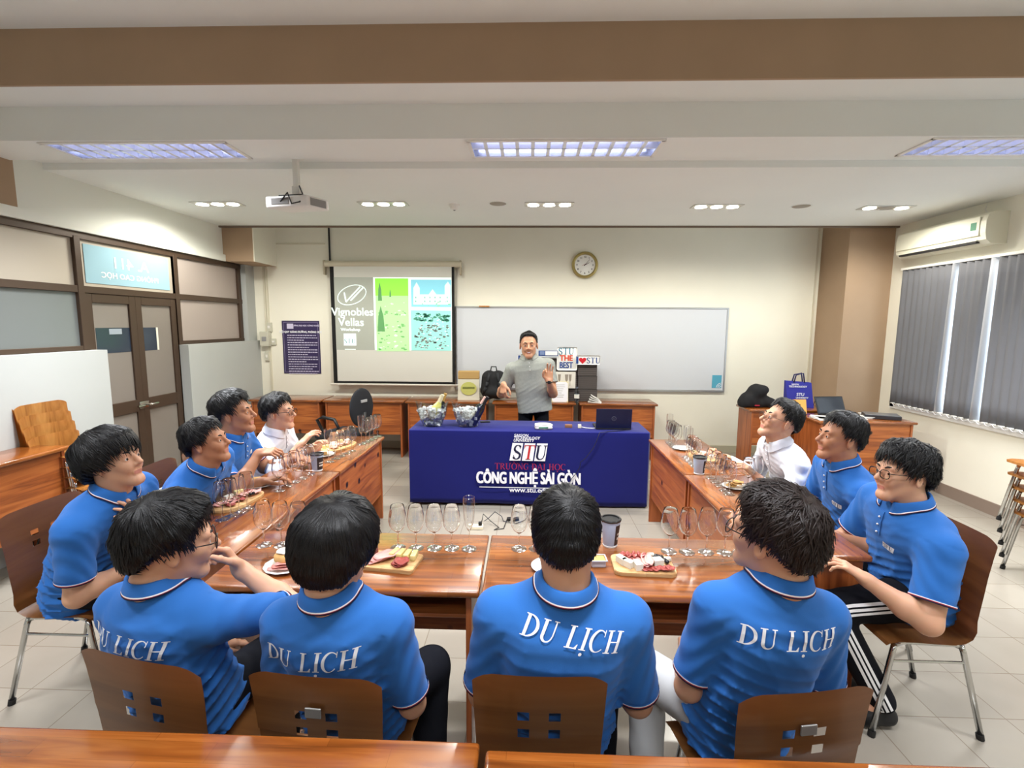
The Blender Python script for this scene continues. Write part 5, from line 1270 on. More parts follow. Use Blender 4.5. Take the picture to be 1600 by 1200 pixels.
u0, u1 = at(749, 760.5, Y=FY), at(902, 763.5, Y=FY); MB().add([(u0.x-0.015, FY-4.803, u0.z-0.004), (u1.x-0.015, FY-4.803, u1.z-0.004), (u1.x-0.015, FY-4.803, u1.z+0.003), (u0.x-0.015, FY-4.803, u0.z+0.003)], [(0, 1, 2, 3)]).build('underline', PRINT, tc_)
sign('web_address', text_geo('www.stu.edu.vn', 0.070, bold=0.001), PRINT, CM(833, 769.3), tc_)

# ------------------------------------------------------------------ wine glasses
GL = mat('wine_glass', (252, 253, 253), 0.0, trans=1, ior=1.46); GLF = glassmat('glass_foot', (246, 248, 250), 0.08, 0.30)
def glass_proto(kind):
    if kind == 'wine': prof = [(0.0035, 0.072), (0.012, 0.078), (0.026, 0.090), (0.036, 0.108), (0.0395, 0.128), (0.0375, 0.155), (0.0325, 0.180), (0.029, 0.198)]
    elif kind == 'tall': prof = [(0.0035, 0.072), (0.016, 0.080), (0.034, 0.098), (0.040, 0.115), (0.037, 0.140), (0.031, 0.175), (0.028, 0.20)]
    else: prof = [(0.0035, 0.085), (0.010, 0.095), (0.018, 0.112), (0.0235, 0.14), (0.026, 0.18), (0.0265, 0.225), (0.0255, 0.24)]
    th = 0.0011; inner = [(max(r-th, 0.0005), z+(0.002 if i == 0 else 0)) for i, (r, z) in enumerate(prof)]
    b = MB(); b.lathe([(0.0, prof[0][1])]+prof+[(prof[-1][0]-th/2, prof[-1][1]+0.0006)]+inner[::-1]+[(0.0, inner[0][1]+0.001)], 28, caps=False)
    st = MB(); st.lathe([(0.0036, prof[0][1]+0.001), (0.0031, prof[0][1]-0.015), (0.0031, 0.02), (0.0045, 0.010)], 12)
    ft = MB(); ft.lathe([(0.0045, 0.0105), (0.010, 0.006), (0.024, 0.0028), (0.0335, 0.0016), (0.0345, 0.0006), (0.033, 0.0), (0.0, 0.0)], 28); 
    return b, st, ft
GP = {}
for k_ in ('wine', 'flute'):
    b, st, ft = glass_proto(k_); GP[k_] = [x.build(n_, GLF if n_ == 'foot' else GL, None, smooth='auto') for x, n_ in ((b, 'bowl'), (st, 'stem'), (ft, 'foot'))]
used = {'wine': False, 'flute': False}
def glass(x, y, label, group, kind='wine', z=TZ, s=1.0):
    r = empty('wine_glass' if kind == 'wine' else 'champagne_flute', (x, y, z+0.0008), random.Random(x*91+y).uniform(0, 6), label, 'glass', group); r.scale = (s, s, s)
    for o in GP[kind]:
        if not used[kind]: o.parent = r
        else:
            c = o.copy(); COL.objects.link(c); c.parent = r
    used[kind] = True
    return r
def row(where, pts, group, kinds=None, order='from the left', s=1.0, z=TZ):
    n = len(pts)
    for i, (px, py) in enumerate(pts):
        p = at(px, py, z=z); kd = (kinds or ['wine']*n)[i]
        glass(p.x, p.y, 'empty %s, %s %s %s' % ('champagne flute' if kd == 'flute' else 'wine glass', ordinal(i), order, where), group, kd, z, s)
row('between the two leftmost back-turned students', [(413, 852), (440, 852), (468, 852)], 'wine glasses at the left end of the front desk')
row('in the row behind the cheese-stick board', [(622, 856), (650, 857), (679, 857), (706, 857), (733, 858)], 'wine glasses behind the cheese-stick board', ['wine']*4+['flute'])
row('left of the short-haired student\'s head', [(811, 858), (838, 858), (862, 858)], 'wine glasses hidden by the short-haired student')
row('in the row before the brown-haired student', [(1045, 862), (1073, 863), (1103, 863), (1132, 864), (1157, 864)], 'wine glasses before the brown-haired student')
row('beside the left desks\' near meat board', [(348, 812), (361, 806), (374, 800), (387, 794)], 'wine glasses beside the nearest left meat board', order='from the camera')
row('standing behind the meat board on the left desks', [(321, 796), (304, 790)], 'glasses beyond the nearest left meat board', order='from the right')
row('before the left desks\' paper cup', [(437, 766), (449, 759), (461, 753), (473, 747), (484, 741)], 'wine glasses near the left paper cup', order='from the camera')
row('beside the oval cheese board', [(514, 722), (524, 717), (533, 713), (541, 709), (550, 705)], 'wine glasses by the oval cheese board', ['flute', 'wine', 'wine', 'wine', 'wine'], order='from the camera')
row('at the left desks\' far end', [(565, 694), (572, 691), (578, 688), (584, 685), (590, 682)], 'wine glasses at the far end of the left desks', ['flute', 'wine', 'wine', 'wine', 'wine'], order='from the camera')
row('at the right desks\' far end', [(1057, 702), (1053, 699), (1050, 696), (1047, 693), (1045, 690)], 'wine glasses at the far end of the right desks', ['wine', 'wine', 'wine', 'wine', 'flute'], order='from the camera')
row('of the row behind the right paper cup', [(1087, 730), (1083, 726), (1079, 722), (1075, 718), (1072, 714)], 'wine glasses behind the right paper cup', ['wine', 'wine', 'wine', 'flute', 'flute'], order='from the camera')
row('beside the plate of crackers', [(1139, 772), (1132, 766), (1125, 759), (1118, 753), (1111, 747)], 'wine glasses beside the plate of crackers', order='from the camera')
row('before the white-shirted man on the right', [(1168, 765), (1180, 762)], 'wine glasses before the man in white on the right')

# ------------------------------------------------------------------ cups
def paper_cup(px, py, label, h=0.115, r1=0.032, r2=0.043):
    p = at(px, py, z=TZ); r = empty('paper_cup', (p.x, p.y, TZ), 0.6, label, 'cup', 'black-lidded paper cups')
    b_ = MB(); b_.lathe([(r1-0.002, 0.0), (r1, 0.004), (r2, h), (r2-0.002, h)], 32); b_.build('cup_body', mat('cup_pale_blue', (178, 196, 222), 0.5), r, smooth='auto')
    a_ = MB(); n_ = 12; v = []
    for j in range(5):
        z = 0.012+(h-0.03)*j/4; rr = r1+(r2-r1)*z/h+0.0006
        for k in range(n_+1): an = -1.75+2.3*k/n_; v.append((rr*math.cos(an), rr*math.sin(an), z))
    a_.add(v, [(j*(n_+1)+k, j*(n_+1)+k+1, (j+1)*(n_+1)+k+1, (j+1)*(n_+1)+k) for j in range(4) for k in range(n_)]); a_.build('dark_print', mat('cup_dark_print', (44, 36, 36), 0.5, var=0.3, vscale=60), r, smooth=True)
    for zz, hh_ in ((0.30, 0.10), (0.48, 0.07)):
        a2 = MB(); v = []
        for j in range(2):
            z = h*zz+h*hh_*j; rr = r1+(r2-r1)*z/h+0.0013
            for k in range(9): an = -1.45+1.1*k/8; v.append((rr*math.cos(an), rr*math.sin(an), z))
        a2.add(v, [(k, k+1, 9+k+1, 9+k) for k in range(8)]); a2.build('white_print', mat('cup_white_print', (206, 200, 190), 0.5, var=0.2, vscale=120), r)
    MB().lathe([(r1+0.001, 0.0005), (r1+0.002, 0.006), (r1+0.0005, 0.008)], 28, caps=False).build('white_base_ring', WHITE, r)
    MB().lathe([(r2+0.0025, h-0.004), (r2+0.004, h+0.002), (r2+0.001, h+0.006), (r2-0.006, h+0.006), (r2-0.008, h+0.001), (0.004, h+0.001), (0, h+0.001)], 32, caps=False).build('lid', mat('black_lid', (26, 26, 28), 0.3), r, smooth='auto')
paper_cup(953, 852, 'paper cup with black lid on the front desk right of the short-haired student', 0.125, 0.031, 0.044)
paper_cup(496, 735, 'paper cup with black lid on the left desks in front of the man in white')
paper_cup(1092, 740, 'paper cup with black lid on the right desks')

# ------------------------------------------------------------------ food
board_m = wood('board_wood', (176, 132, 84), (206, 164, 112), (222, 184, 134), 0, 0.5, 0.0, strip=0.03)
ham = mat('ham_pink', (222, 160, 152), 0.45, sss=0.1, var=0.06, vscale=40); ham2 = mat('cooked_ham_edge', (206, 132, 120), 0.5)
salami = mat('salami', (150, 60, 52), 0.45, var=0.25, vscale=90); brie = mat('brie_white', (236, 230, 214), 0.6); rind = mat('brie_inside', (236, 214, 160), 0.5)
cheese = mat('yellow_cheese', (232, 212, 140), 0.5, var=0.05, vscale=30); olive = mat('black_olive', (28, 26, 30), 0.2); bread = mat('toasted_bread', (214, 168, 104), 0.8, bump=0.5, bscale=120, var=0.15, vscale=30)
plate_m = mat('white_plate', (234, 232, 226), 0.35)
def slice_fold(mb, x, y, z, rx, ry, rz, seed, th=0.0025, wav=0.006, mi=0):
    rn = random.Random(seed); n_ = 18; v = [(0, 0, 0.002)]
    ph = rn.uniform(0, 6)
    for j in (1, 2, 3):
        for k in range(n_):
            a_ = 2*PI*k/n_; rr = j/3*(1+0.06*math.sin(3*a_+ph)); v.append((rx*rr*math.cos(a_), ry*rr*math.sin(a_), wav*(0.5+0.5*math.sin(4*a_+ph))*(j/3)**2+0.001))
    f = [(0, 1+k, 1+(k+1) % n_) for k in range(n_)]+[(1+j*n_+k, 1+j*n_+(k+1) % n_, 1+(j+1)*n_+(k+1) % n_, 1+(j+1)*n_+k) for j in range(2) for k in range(n_)]
    m_ = len(v); v2 = v+[(a_, b_, c_+th) for a_, b_, c_ in v]; f2 = [q[::-1] for q in f]+[tuple(i+m_ for i in q) for q in f]
    f2 += [(1+2*n_+k, 1+2*n_+(k+1) % n_, m_+1+2*n_+(k+1) % n_, m_+1+2*n_+k) for k in range(n_)]
    M_ = T(x, y, z) @ rotz(rz); mb.add([M_ @ Vector(p) for p in v2], f2, mi)
def food(name, mb, m, x, y, z, rz, label, cat, group=None, smooth='auto'):
    o = mb.build(name, m, None, smooth=smooth, loc=(x, y, z), rot=(0, 0, rz)); return tag(o, label, cat, group)
def board(cx, cy, hx, hy, rz, label, rnd_=0.012, group='wooden serving boards', z=TZ, oval=False):
    r = empty('serving_board', (cx, cy, z), rz, label, 'board', group)
    if oval:
        pts = [(hx*math.copysign(abs(math.cos(a_))**0.7, math.cos(a_)), hy*math.copysign(abs(math.sin(a_))**0.8, math.sin(a_))) for a_ in np.linspace(0, 2*PI, 41)[:-1]]
    else:
        pts = []
        for (sx_, sy_, a0_) in ((1, 1, 0), (-1, 1, 90), (-1, -1, 180), (1, -1, 270)):
            for k in range(6): a_ = math.radians(a0_+18*k); pts.append((sx_*(hx-rnd_)+rnd_*math.cos(a_), sy_*(hy-rnd_)+rnd_*math.sin(a_)))
    b_ = MB(); b_.prism([(x, y) for x, y in pts], 0.012, z0=0.0005); b_.prism([(x*0.985, y*0.985) for x, y in pts], 0.0025, z0=0.0125); b_.build('board_top', board_m, r, smooth='auto'); return r
BZ = TZ+0.0155
def loc2(cx, cy, rz, x, y): return (cx+x*math.cos(rz)-y*math.sin(rz), cy+x*math.sin(rz)+y*math.cos(rz))
# board by the second student from the left
A_ = at(607, 880, z=TZ); cx, cy, rz = A_.x, A_.y, math.radians(-8)
board(cx, cy, 0.130, 0.075, rz, 'light rectangular wooden board with ham and cheese sticks beside the second student', 0.014)
for i in range(3):
    m_ = MB(); slice_fold(m_, 0, 0, 0, 0.035, 0.060, 0, 10+i, wav=0.008); x, y = loc2(cx, cy, rz, -0.045+0.016*i, -0.005+0.008*i)
    food('ham_slice', m_, ham, x, y, BZ+0.006*i+0.0005, rz-0.5-0.1*i, 'folded pink ham slice on the cheese-stick board, %s of three' % ['lowest', 'middle', 'topmost'][i], 'food', 'ham slices on the cheese-stick board', smooth=True)
m_ = MB()
for i in range(3): slice_fold(m_, 0.004*i, 0.002*i, 0.005*i, 0.034, 0.030, i, 20+i, wav=0.006, th=0.003)
x, y = loc2(cx, cy, rz, 0.062, -0.032); food('salami_pile', m_, salami, x, y, BZ+0.0005, 0, 'round pile of dark red salami slices on the cheese-stick board', 'food', smooth=True)
for i in range(4):
    m_ = MB(); m_.rbox((-0.011, -0.030, 0), (0.011, 0.030, 0.022), 0.002); x, y = loc2(cx, cy, rz, 0.010+0.030*i, 0.042-0.002*i)
    food('cheese_stick', m_, cheese, x, y, BZ+0.0005, rz-0.12+0.08*i, 'pale yellow cheese stick, %s from the left on the cheese-stick board' % ordinal(i), 'food', 'cheese sticks')
m_ = MB(); m_.rbox((-0.03, -0.014, 0), (0.03, 0.014, 0.018), 0.003); x, y = loc2(cx, cy, rz, -0.100, 0.045); food('salami_stick', m_, salami, x, y, BZ+0.0005, rz, 'dark cured sausage piece at the left of the cheese-stick board', 'food')
m_ = MB(); slice_fold(m_, 0, 0, 0, 0.022, 0.016, 0, 33, wav=0.003, th=0.006); x, y = loc2(cx, cy, rz, -0.088, 0.012); food('cheese_slice', m_, cheese, x, y, BZ+0.0005, rz, 'pale cheese slice beside the ham on the cheese-stick board', 'food', smooth=True)
def plate(x, y, r_, label, wavy=True, z=TZ):
    r = empty('plate', (x, y, z), 0, label, 'plate'); n_ = 48; prof = [(0.0, 0.002), (r_*0.66, 0.002), (r_*0.74, 0.007), (r_, 0.013)]; v = []
    for (q, zz) in prof:
        for k in range(n_): a_ = 2*PI*k/n_; rr = q*(1+(0.018*math.cos(12*a_) if wavy and q > r_*0.9 else 0)); v.append((rr*math.cos(a_), rr*math.sin(a_), zz))
    f = [(j*n_+k, j*n_+(k+1) % n_, (j+1)*n_+(k+1) % n_, (j+1)*n_+k) for j in range(len(prof)-1) for k in range(n_)]
    m_ = MB(); m_.add(v, f); o = m_.build('dish', plate_m, r, smooth=True); md = o.modifiers.new('thickness', 'SOLIDIFY'); md.thickness = 0.0016; return r
A_ = at(447, 886, z=TZ); plate(A_.x, A_.y, 0.085, 'white paper plate with ham and bread, left of the second student')
for i in range(3):
    m_ = MB(); slice_fold(m_, 0, 0, 0, 0.055, 0.022, 0, 40+i, wav=0.006); food('ham_slice', m_, [ham, ham2, ham][i], A_.x+0.0+0.010*i, A_.y-0.035+0.014*i, TZ+0.012+0.005*i, 0.25+0.1*i, 'long ham slice on the paper plate, %s' % ['front one', 'middle one', 'rear one'][i], 'food', 'ham slices on the paper plate', smooth=True)
m_ = MB(); m_.lathe([(0.0, 0.0), (0.040, 0.0), (0.047, 0.012), (0.046, 0.028), (0.036, 0.036), (0.0, 0.038)], 28)
bo = food('bread_roll', m_, bread, A_.x-0.012, A_.y+0.028, TZ+0.015, 0, 'thick toasted bread round with white cream on the paper plate', 'food', smooth=True)
m_ = MB(); slice_fold(m_, 0, 0, 0.0375, 0.036, 0.033, 0, 50, wav=0.004, th=0.004); m_.build('cream_topping', brie, bo, smooth=True)
# tub
A_ = at(934, 883, z=TZ); r = empty('food_tub', (A_.x, A_.y, TZ), 0.05, 'small square plastic tub of yellow spread right of the short-haired student', 'tub')
MB().rbox((-0.030, -0.026, 0.0005), (0.030, 0.026, 0.030), 0.006).build('tub_body', mat('tub_plastic', (206, 206, 210), 0.3), r, smooth='auto')
q = MB()
for a_, b_ in (((-0.036, -0.032), (0.036, -0.027)), ((-0.036, 0.027), (0.036, 0.032)), ((-0.036, -0.032), (-0.030, 0.032)), ((0.030, -0.032), (0.036, 0.032))): q.rbox((*a_, 0.029), (*b_, 0.034), 0.0015)
q.build('rim', mat('tub_plastic', (206, 206, 210), 0.3), r); MB().rbox((-0.029, -0.025, 0.026), (0.029, 0.025, 0.0315), 0.003).build('spread', mat('yellow_spread', (206, 168, 84), 0.4, bump=0.8, bscale=60, var=0.15, vscale=50), r)
A_ = at(858, 888, z=TZ); plate(A_.x, A_.y, 0.075, 'white plate mostly hidden by the short-haired student', False)
# board with brie and olives
A_ = at(1004, 886, z=TZ); cx, cy, rz = A_.x, A_.y, math.radians(-2)
board(cx, cy, 0.125, 0.082, rz, 'rounded wooden board of brie, ham, salami and olives', 0.03)
for i, (x_, y_, a_) in enumerate(((-0.088, 0.000, 0.5), (-0.066, -0.028, 0.7), (-0.030, -0.042, 0.2))):
    m_ = MB(); m_.prism([(-0.014, -0.024), (0.016, -0.022), (0.010, 0.026), (-0.012, 0.022)], 0.026); x, y = loc2(cx, cy, rz, x_, y_)
    food('brie_wedge', m_, brie, x, y, BZ+0.0005, a_, 'white brie wedge at the left of the olive board, %s' % ['rearmost', 'middle', 'front one'][i], 'food', 'brie wedges')
m_ = MB(); m_.prism([(-0.020, -0.016), (0.022, -0.014), (0.018, 0.020), (-0.016, 0.018)], 0.024); x, y = loc2(cx, cy, rz, 0.060, -0.004); food('brie_block', m_, brie, x, y, BZ+0.0005, 0.2, 'white brie block in front of the olives', 'food')
for i in range(5):
    m_ = MB(); slice_fold(m_, 0, 0, 0, 0.018, 0.055, 0, 60+i, wav=0.008); x, y = loc2(cx, cy, rz, -0.030+0.014*i, 0.004)
    food('ham_slice', m_, ham, x, y, BZ+0.003*i+0.0005, 0.55-0.18*i, 'fanned ham slice on the olive board, %s from the left' % ordinal(i), 'food', 'ham fan on the olive board', smooth=True)
for i in range(6):
    m_ = MB(); slice_fold(m_, 0, 0, 0, 0.021, 0.018, 0, 70+i, wav=0.004, th=0.002); x, y = loc2(cx, cy, rz, 0.0+0.020*i, -0.052+0.003*(i % 2))
    food('salami_slice', m_, salami, x, y, BZ+0.0015*i+0.0005, i, 'salami slice along the front edge of the olive board, %s from the left' % ordinal(i), 'food', 'salami slices on the olive board', smooth=True)
for i in range(4):
    m_ = MB(); slice_fold(m_, 0, 0, 0, 0.022, 0.018, 0, 80+i, wav=0.012, th=0.003); x, y = loc2(cx, cy, rz, -0.070+0.024*i, 0.052-0.003*i)
    food('rolled_salami', m_, salami, x, y, BZ+0.004+0.002*i, i*0.8, 'curled dark salami at the rear of the olive board, %s from the left' % ordinal(i), 'food', 'curled salami on the olive board', smooth=True)
for i in range(3):
    m_ = MB(); slice_fold(m_, 0, 0, 0, 0.020, 0.028, 0, 90+i, wav=0.006, th=0.003); x, y = loc2(cx, cy, rz, 0.030+0.006*i, 0.030-0.010*i)
    food('cheese_slice', m_, cheese, x, y, BZ+0.004*i+0.0005, 0.2*i, 'yellow cheese slice left of the olives, %s' % ['lowest', 'middle', 'topmost'][i], 'food', 'cheese slices on the olive board', smooth=True)
OP = [(0.058, 0.040), (0.074, 0.050), (0.082, 0.032), (0.094, 0.020), (0.100, 0.004), (0.070, 0.028), (0.086, 0.046), (0.066, 0.056)]
for i, (x_, y_) in enumerate(OP):
    m_ = MB(); m_.ball((0, 0, 0.0085), (0.011, 0.009, 0.0085)); x, y = loc2(cx, cy, rz, x_, y_)
    food('olive', m_, olive, x, y, BZ+0.0005+(0.010 if i in (5, ) else 0), i, 'shiny black olive in the heap on the olive board', 'food', 'black olives', smooth=True)
for i, (x_, y_) in enumerate(((0.045, 0.062), (0.108, 0.030))):
    m_ = MB(); m_.rbox((-0.014, -0.009, 0), (0.014, 0.009, 0.016), 0.003); x, y = loc2(cx, cy, rz, x_, y_); food('brie_piece', m_, brie, x, y, BZ+0.0005, 0.4*i, 'small white cheese piece %s the olives' % ['behind', 'right of'][i], 'food')
# left desks
def spread_board(px, py, hx, hy, rz, label, oval, seed, items, tagl):
    A_ = at(px, py, z=TZ); board(A_.x, A_.y, hx, hy, rz, label, 0.03, oval=oval)
    rn = random.Random(seed)
    for i, (kind, x_, y_) in enumerate(items):
        x, y = loc2(A_.x, A_.y, rz, x_, y_); m_ = MB()
        if kind == 'ham': slice_fold(m_, 0, 0, 0, 0.030, 0.045, 0, seed+i, wav=0.010); nm, mm = 'ham_slice', ham
        elif kind == 'salami': slice_fold(m_, 0, 0, 0, 0.024, 0.022, 0, seed+i, wav=0.006); nm, mm = 'salami_slice', salami
        elif kind == 'cheese': m_.prism([(-0.016, -0.024), (0.016, -0.022), (0.010, 0.026), (-0.012, 0.022)], 0.022); nm, mm = 'cheese_wedge', brie if i % 2 else cheese
        elif kind == 'olive': m_.ball((0, 0, 0.009), (0.011, 0.010, 0.009)); nm, mm = 'olive', olive
        else: m_.rbox((-0.03, -0.018, 0), (0.03, 0.018, 0.02), 0.004); nm, mm = 'bread_piece', bread
        food(nm, m_, mm, x, y, BZ+0.0006+0.0012*i, rn.uniform(-0.6, 0.6), '%s, %s laid out on the %s' % (nm.replace('_', ' '), ordinal(i % 8)+(' beyond the middle' if i > 7 else ''), tagl), 'food', 'food on the '+tagl, smooth=True if kind in ('ham', 'salami', 'olive') else 'auto')
spread_board(372, 785, 0.085, 0.165, math.radians(-8), 'wooden board of ham and salami nearest the camera on the left desks', True, 200,
   [('ham', -0.03, -0.09), ('ham', 0.0, -0.05), ('salami', 0.03, -0.09), ('salami', -0.01, 0.0), ('salami', 0.03, -0.01), ('cheese', -0.045, -0.02), ('ham', 0.0, 0.06), ('ham', 0.03, 0.10), ('cheese', -0.04, 0.06), ('salami', -0.02, 0.11), ('olive', 0.05, 0.04), ('olive', 0.055, 0.055)], 'near left meat board')
A_ = at(403, 758, z=TZ); plate(A_.x, A_.y, 0.105, 'white plate with toast, ham and cake on the left desks beside the phone-holding student')
for i, (x_, y_, nm, mm, bx) in enumerate(((-0.04, -0.015, 'toast_piece', bread, (0.030, 0.024, 0.030)), (-0.035, 0.04, 'toast_piece', bread, (0.028, 0.026, 0.026)), (0.035, 0.0, 'cake_piece', mat('golden_cake', (206, 150, 70), 0.7), (0.026, 0.020, 0.022)), (0.05, 0.035, 'meat_piece', salami, (0.022, 0.018, 0.012)))):
    m_ = MB(); m_.rbox((-bx[0], -bx[1], 0), (bx[0], bx[1], bx[2]), 0.005); food(nm, m_, mm, A_.x+x_, A_.y+y_, TZ+0.007, 0.3*i, '%s on the plate beside the phone-holding student, %s' % (nm.replace('_', ' '), ['nearest', 'farther', 'at its middle', 'at its right'][i]), 'food', 'food on the plate beside the phone')
m_ = MB(); slice_fold(m_, 0, 0, 0, 0.04, 0.03, 0, 300, wav=0.012); food('ham_slice', m_, ham, A_.x+0.01, A_.y+0.055, TZ+0.012, 0.2, 'pink ham slice at the rear of the plate beside the phone-holding student', 'food', smooth=True)
A_ = at(412, 782, z=TZ); tag(MB().tube([(0.017*math.cos(a_), 0.017*math.sin(a_), 0.003) for a_ in np.linspace(0, 2*PI, 21)[:-1]], 0.0025, 6, closed=True).build('board_hanging_ring', PLY_LIGHT, None, smooth=True, loc=(A_.x, A_.y, TZ)), 'small brown cord loop lying by the near meat board', 'cord loop')
spread_board(530, 699, 0.095, 0.17, math.radians(-14), 'oval wooden cheese board with olives near the far end of the left desks', True, 400,
   [('cheese', -0.05, -0.10), ('cheese', -0.02, -0.06), ('ham', 0.02, -0.09), ('cheese', -0.05, -0.01), ('ham', 0.0, 0.0), ('ham', 0.03, 0.04), ('cheese', -0.03, 0.06), ('cheese', 0.02, 0.09), ('olive', 0.045, 0.10), ('olive', 0.05, 0.115), ('olive', 0.03, 0.12), ('olive', 0.06, 0.095)], 'oval cheese board')
A_ = at(503, 712, z=TZ); plate(A_.x, A_.y, 0.09, 'white plate partly hidden by the paper cup of the left desks')
m_ = MB(); m_.rbox((-0.03, -0.02, 0), (0.03, 0.02, 0.02), 0.005); food('toast_piece', m_, bread, A_.x+0.01, A_.y, TZ+0.008, 0.4, 'toast piece on the plate behind the left paper cup', 'food')
A_ = at(1148, 762, z=TZ); plate(A_.x, A_.y, 0.075, 'white plate with crackers on the right desks, by the brown-haired head')
for i in range(4):
    m_ = MB(); slice_fold(m_, 0, 0, 0, 0.032, 0.028, 0, 500+i, wav=0.006, th=0.004); food('cracker', m_, bread, A_.x-0.02+0.015*i, A_.y+0.012*(i % 2), TZ+0.010+0.006*i, i, 'toasted cracker on the plate by the brown-haired head, %s from the bottom' % ordinal(i), 'food', 'crackers', smooth=True)
spread_board(1097, 716, 0.085, 0.13, math.radians(10), 'wooden board of cheese and olives on the right desks', True, 600,
   [('cheese', -0.04, -0.06), ('cheese', 0.03, -0.05), ('ham', -0.02, 0.0), ('cheese', 0.03, 0.03), ('cheese', -0.03, 0.06), ('olive', 0.0, 0.08), ('olive', 0.015, 0.07)], 'right-hand cheese board')
A_ = at(1066, 702, z=TZ); plate(A_.x, A_.y, 0.075, 'white plate near the far end of the right desks')

# ------------------------------------------------------------------ on the draped table
def ice_bucket(px, py, label, bottles, seed):
    p = at(px, py, Y=4.72); r = empty('ice_bucket', (p.x, 4.74, CT+0.003), 0, label, 'ice bucket', 'clear ice buckets')
    n_ = 36; rows = [(0.085, 0.0), (0.098, 0.03), (0.125, 0.12), (0.145, 0.20)]; v = []
    def ringv(g, inner):
        for j, (rr, z) in enumerate(rows):
            for k in range(n_):
                a_ = 2*PI*k/n_; top = 0.045*(abs(math.cos(a_))**3) if j == 3 else 0; sx_ = 1.12 if j > 1 else 1.05
                v.append(((rr-g)*sx_*math.cos(a_), (rr-g)*0.86*math.sin(a_), z+top+(0.004 if inner and j == 0 else 0)))
    ringv(0, 0); ringv(0.003, 1); f = []
    for j in range(3):
        for k in range(n_):
            k2 = (k+1) % n_; f.append((j*n_+k, j*n_+k2, (j+1)*n_+k2, (j+1)*n_+k)); o = 4*n_; f.append((o+(j+1)*n_+k, o+(j+1)*n_+k2, o+j*n_+k2, o+j*n_+k))
    for k in range(n_): k2 = (k+1) % n_; f.append((3*n_+k, 3*n_+k2, 7*n_+k2, 7*n_+k))
    f += [tuple(range(n_))[::-1], tuple(4*n_+k for k in range(n_))]
    m_ = MB(); m_.add(v, f); m_.build('bucket_wall', glassmat('bucket_acrylic', (240, 243, 242), 0.12, 0.12), r, smooth='auto')
    rn = random.Random(seed); ic = MB()
    for _ in range(170):
        z = rn.uniform(0.008, 0.155); rr = (0.082+0.045*z/0.15)*math.sqrt(rn.random()); a_ = rn.uniform(0, 6.28); s_ = rn.uniform(0.010, 0.016)
        if z > 0.12: z += 0.03*(1-rr/0.13)
        M_ = T(p.x+rr*1.08*math.cos(a_), 4.74+rr*0.82*math.sin(a_), CT+z+0.015) @ Matrix.Rotation(rn.uniform(0, 3), 4, Vector((rn.random(), rn.random(), rn.random())).normalized()); ic.rbox((-s_,)*3, (s_,)*3, 0.003, M=M_, seg=1)
    o = ic.build('ice_cubes', mat('ice', (240, 243, 246), 0.25, trans=0.35, ior=1.2, var=0.04, vscale=50), None); tag(o, 'heap of ice cubes filling the '+label.split(',')[0].replace('clear acrylic ', ''), 'ice', kind='stuff')
    for (bx, by, tx, ty, cm, fm, lb, lab) in bottles:
        d = Vector((tx, ty, 1)).normalized(); q = d.to_track_quat('Z', 'Y').to_matrix().to_4x4()
        b_ = empty('wine_bottle', (p.x+bx, 4.74+by, CT+0.025), 0, lb, 'bottle', 'bottles in the ice'); 
        MB().lathe([(0.0, 0.0), (0.034, 0.0), (0.037, 0.006), (0.037, 0.17), (0.030, 0.20), (0.016, 0.235), (0.0145, 0.25)], 24, q).build('glass_body', cm, b_, smooth='auto')
        MB().lathe([(0.0165, 0.232), (0.0155, 0.25), (0.0155, 0.30), (0.017, 0.302), (0.017, 0.315), (0.0, 0.316)], 20, q).build('foil', fm, b_, smooth='auto')
        if lab: MB().lathe([(0.0376, 0.06), (0.0376, 0.14)], 24, q, caps=False).build('bottle_label', lab, b_, smooth=True)
gw = mat('white_wine_glass', (196, 196, 110), 0.1, spec=0.6, coat=0.5); gd = mat('dark_wine_glass', (20, 24, 26), 0.1, coat=0.5)
fw = mat('foil_cream', (222, 214, 180), 0.35, 0.2); fk = mat('foil_black', (24, 24, 28), 0.3); fg = mat('foil_gold', (196, 160, 90), 0.35, 0.5); fp_ = mat('foil_pink', (214, 170, 160), 0.4); wlb = mat('bottle_paper', (228, 226, 216), 0.7)
ice_bucket(675, 665, 'clear acrylic left ice bucket, full of ice and three bottles', [(-0.055, 0.0, 0.55, 0.05, gw, fw, 'white wine bottle with cream foil leaning right in the left bucket, the leftmost bottle', wlb), (-0.010, -0.01, 0.42, -0.05, gw, fw, 'white wine bottle with cream foil in the middle of the left bucket', None), (0.030, 0.01, 0.34, 0.05, gd, fg, 'dark bottle with gold top at the right of the left bucket', wlb)], 3)
ice_bucket(731, 665, 'clear acrylic right ice bucket, full of ice and two dark bottles', [(0.005, 0.0, 0.62, 0.04, gd, fp_, 'dark bottle with pink top leaning right out of the right bucket', wlb), (0.045, -0.02, 0.55, -0.05, gd, fk, 'dark bottle with black top leaning right in the right bucket', None)], 5)
p = at(758, 660, z=CT+0.003); tag(MB().rbox((-0.05, -0.018, 0), (0.05, 0.018, 0.012), 0.004).build('remote_control', BLACK, None, loc=(p.x, p.y, CT+0.003), rot=(0, 0, 0.3)), 'black remote lying right of the right ice bucket', 'remote')
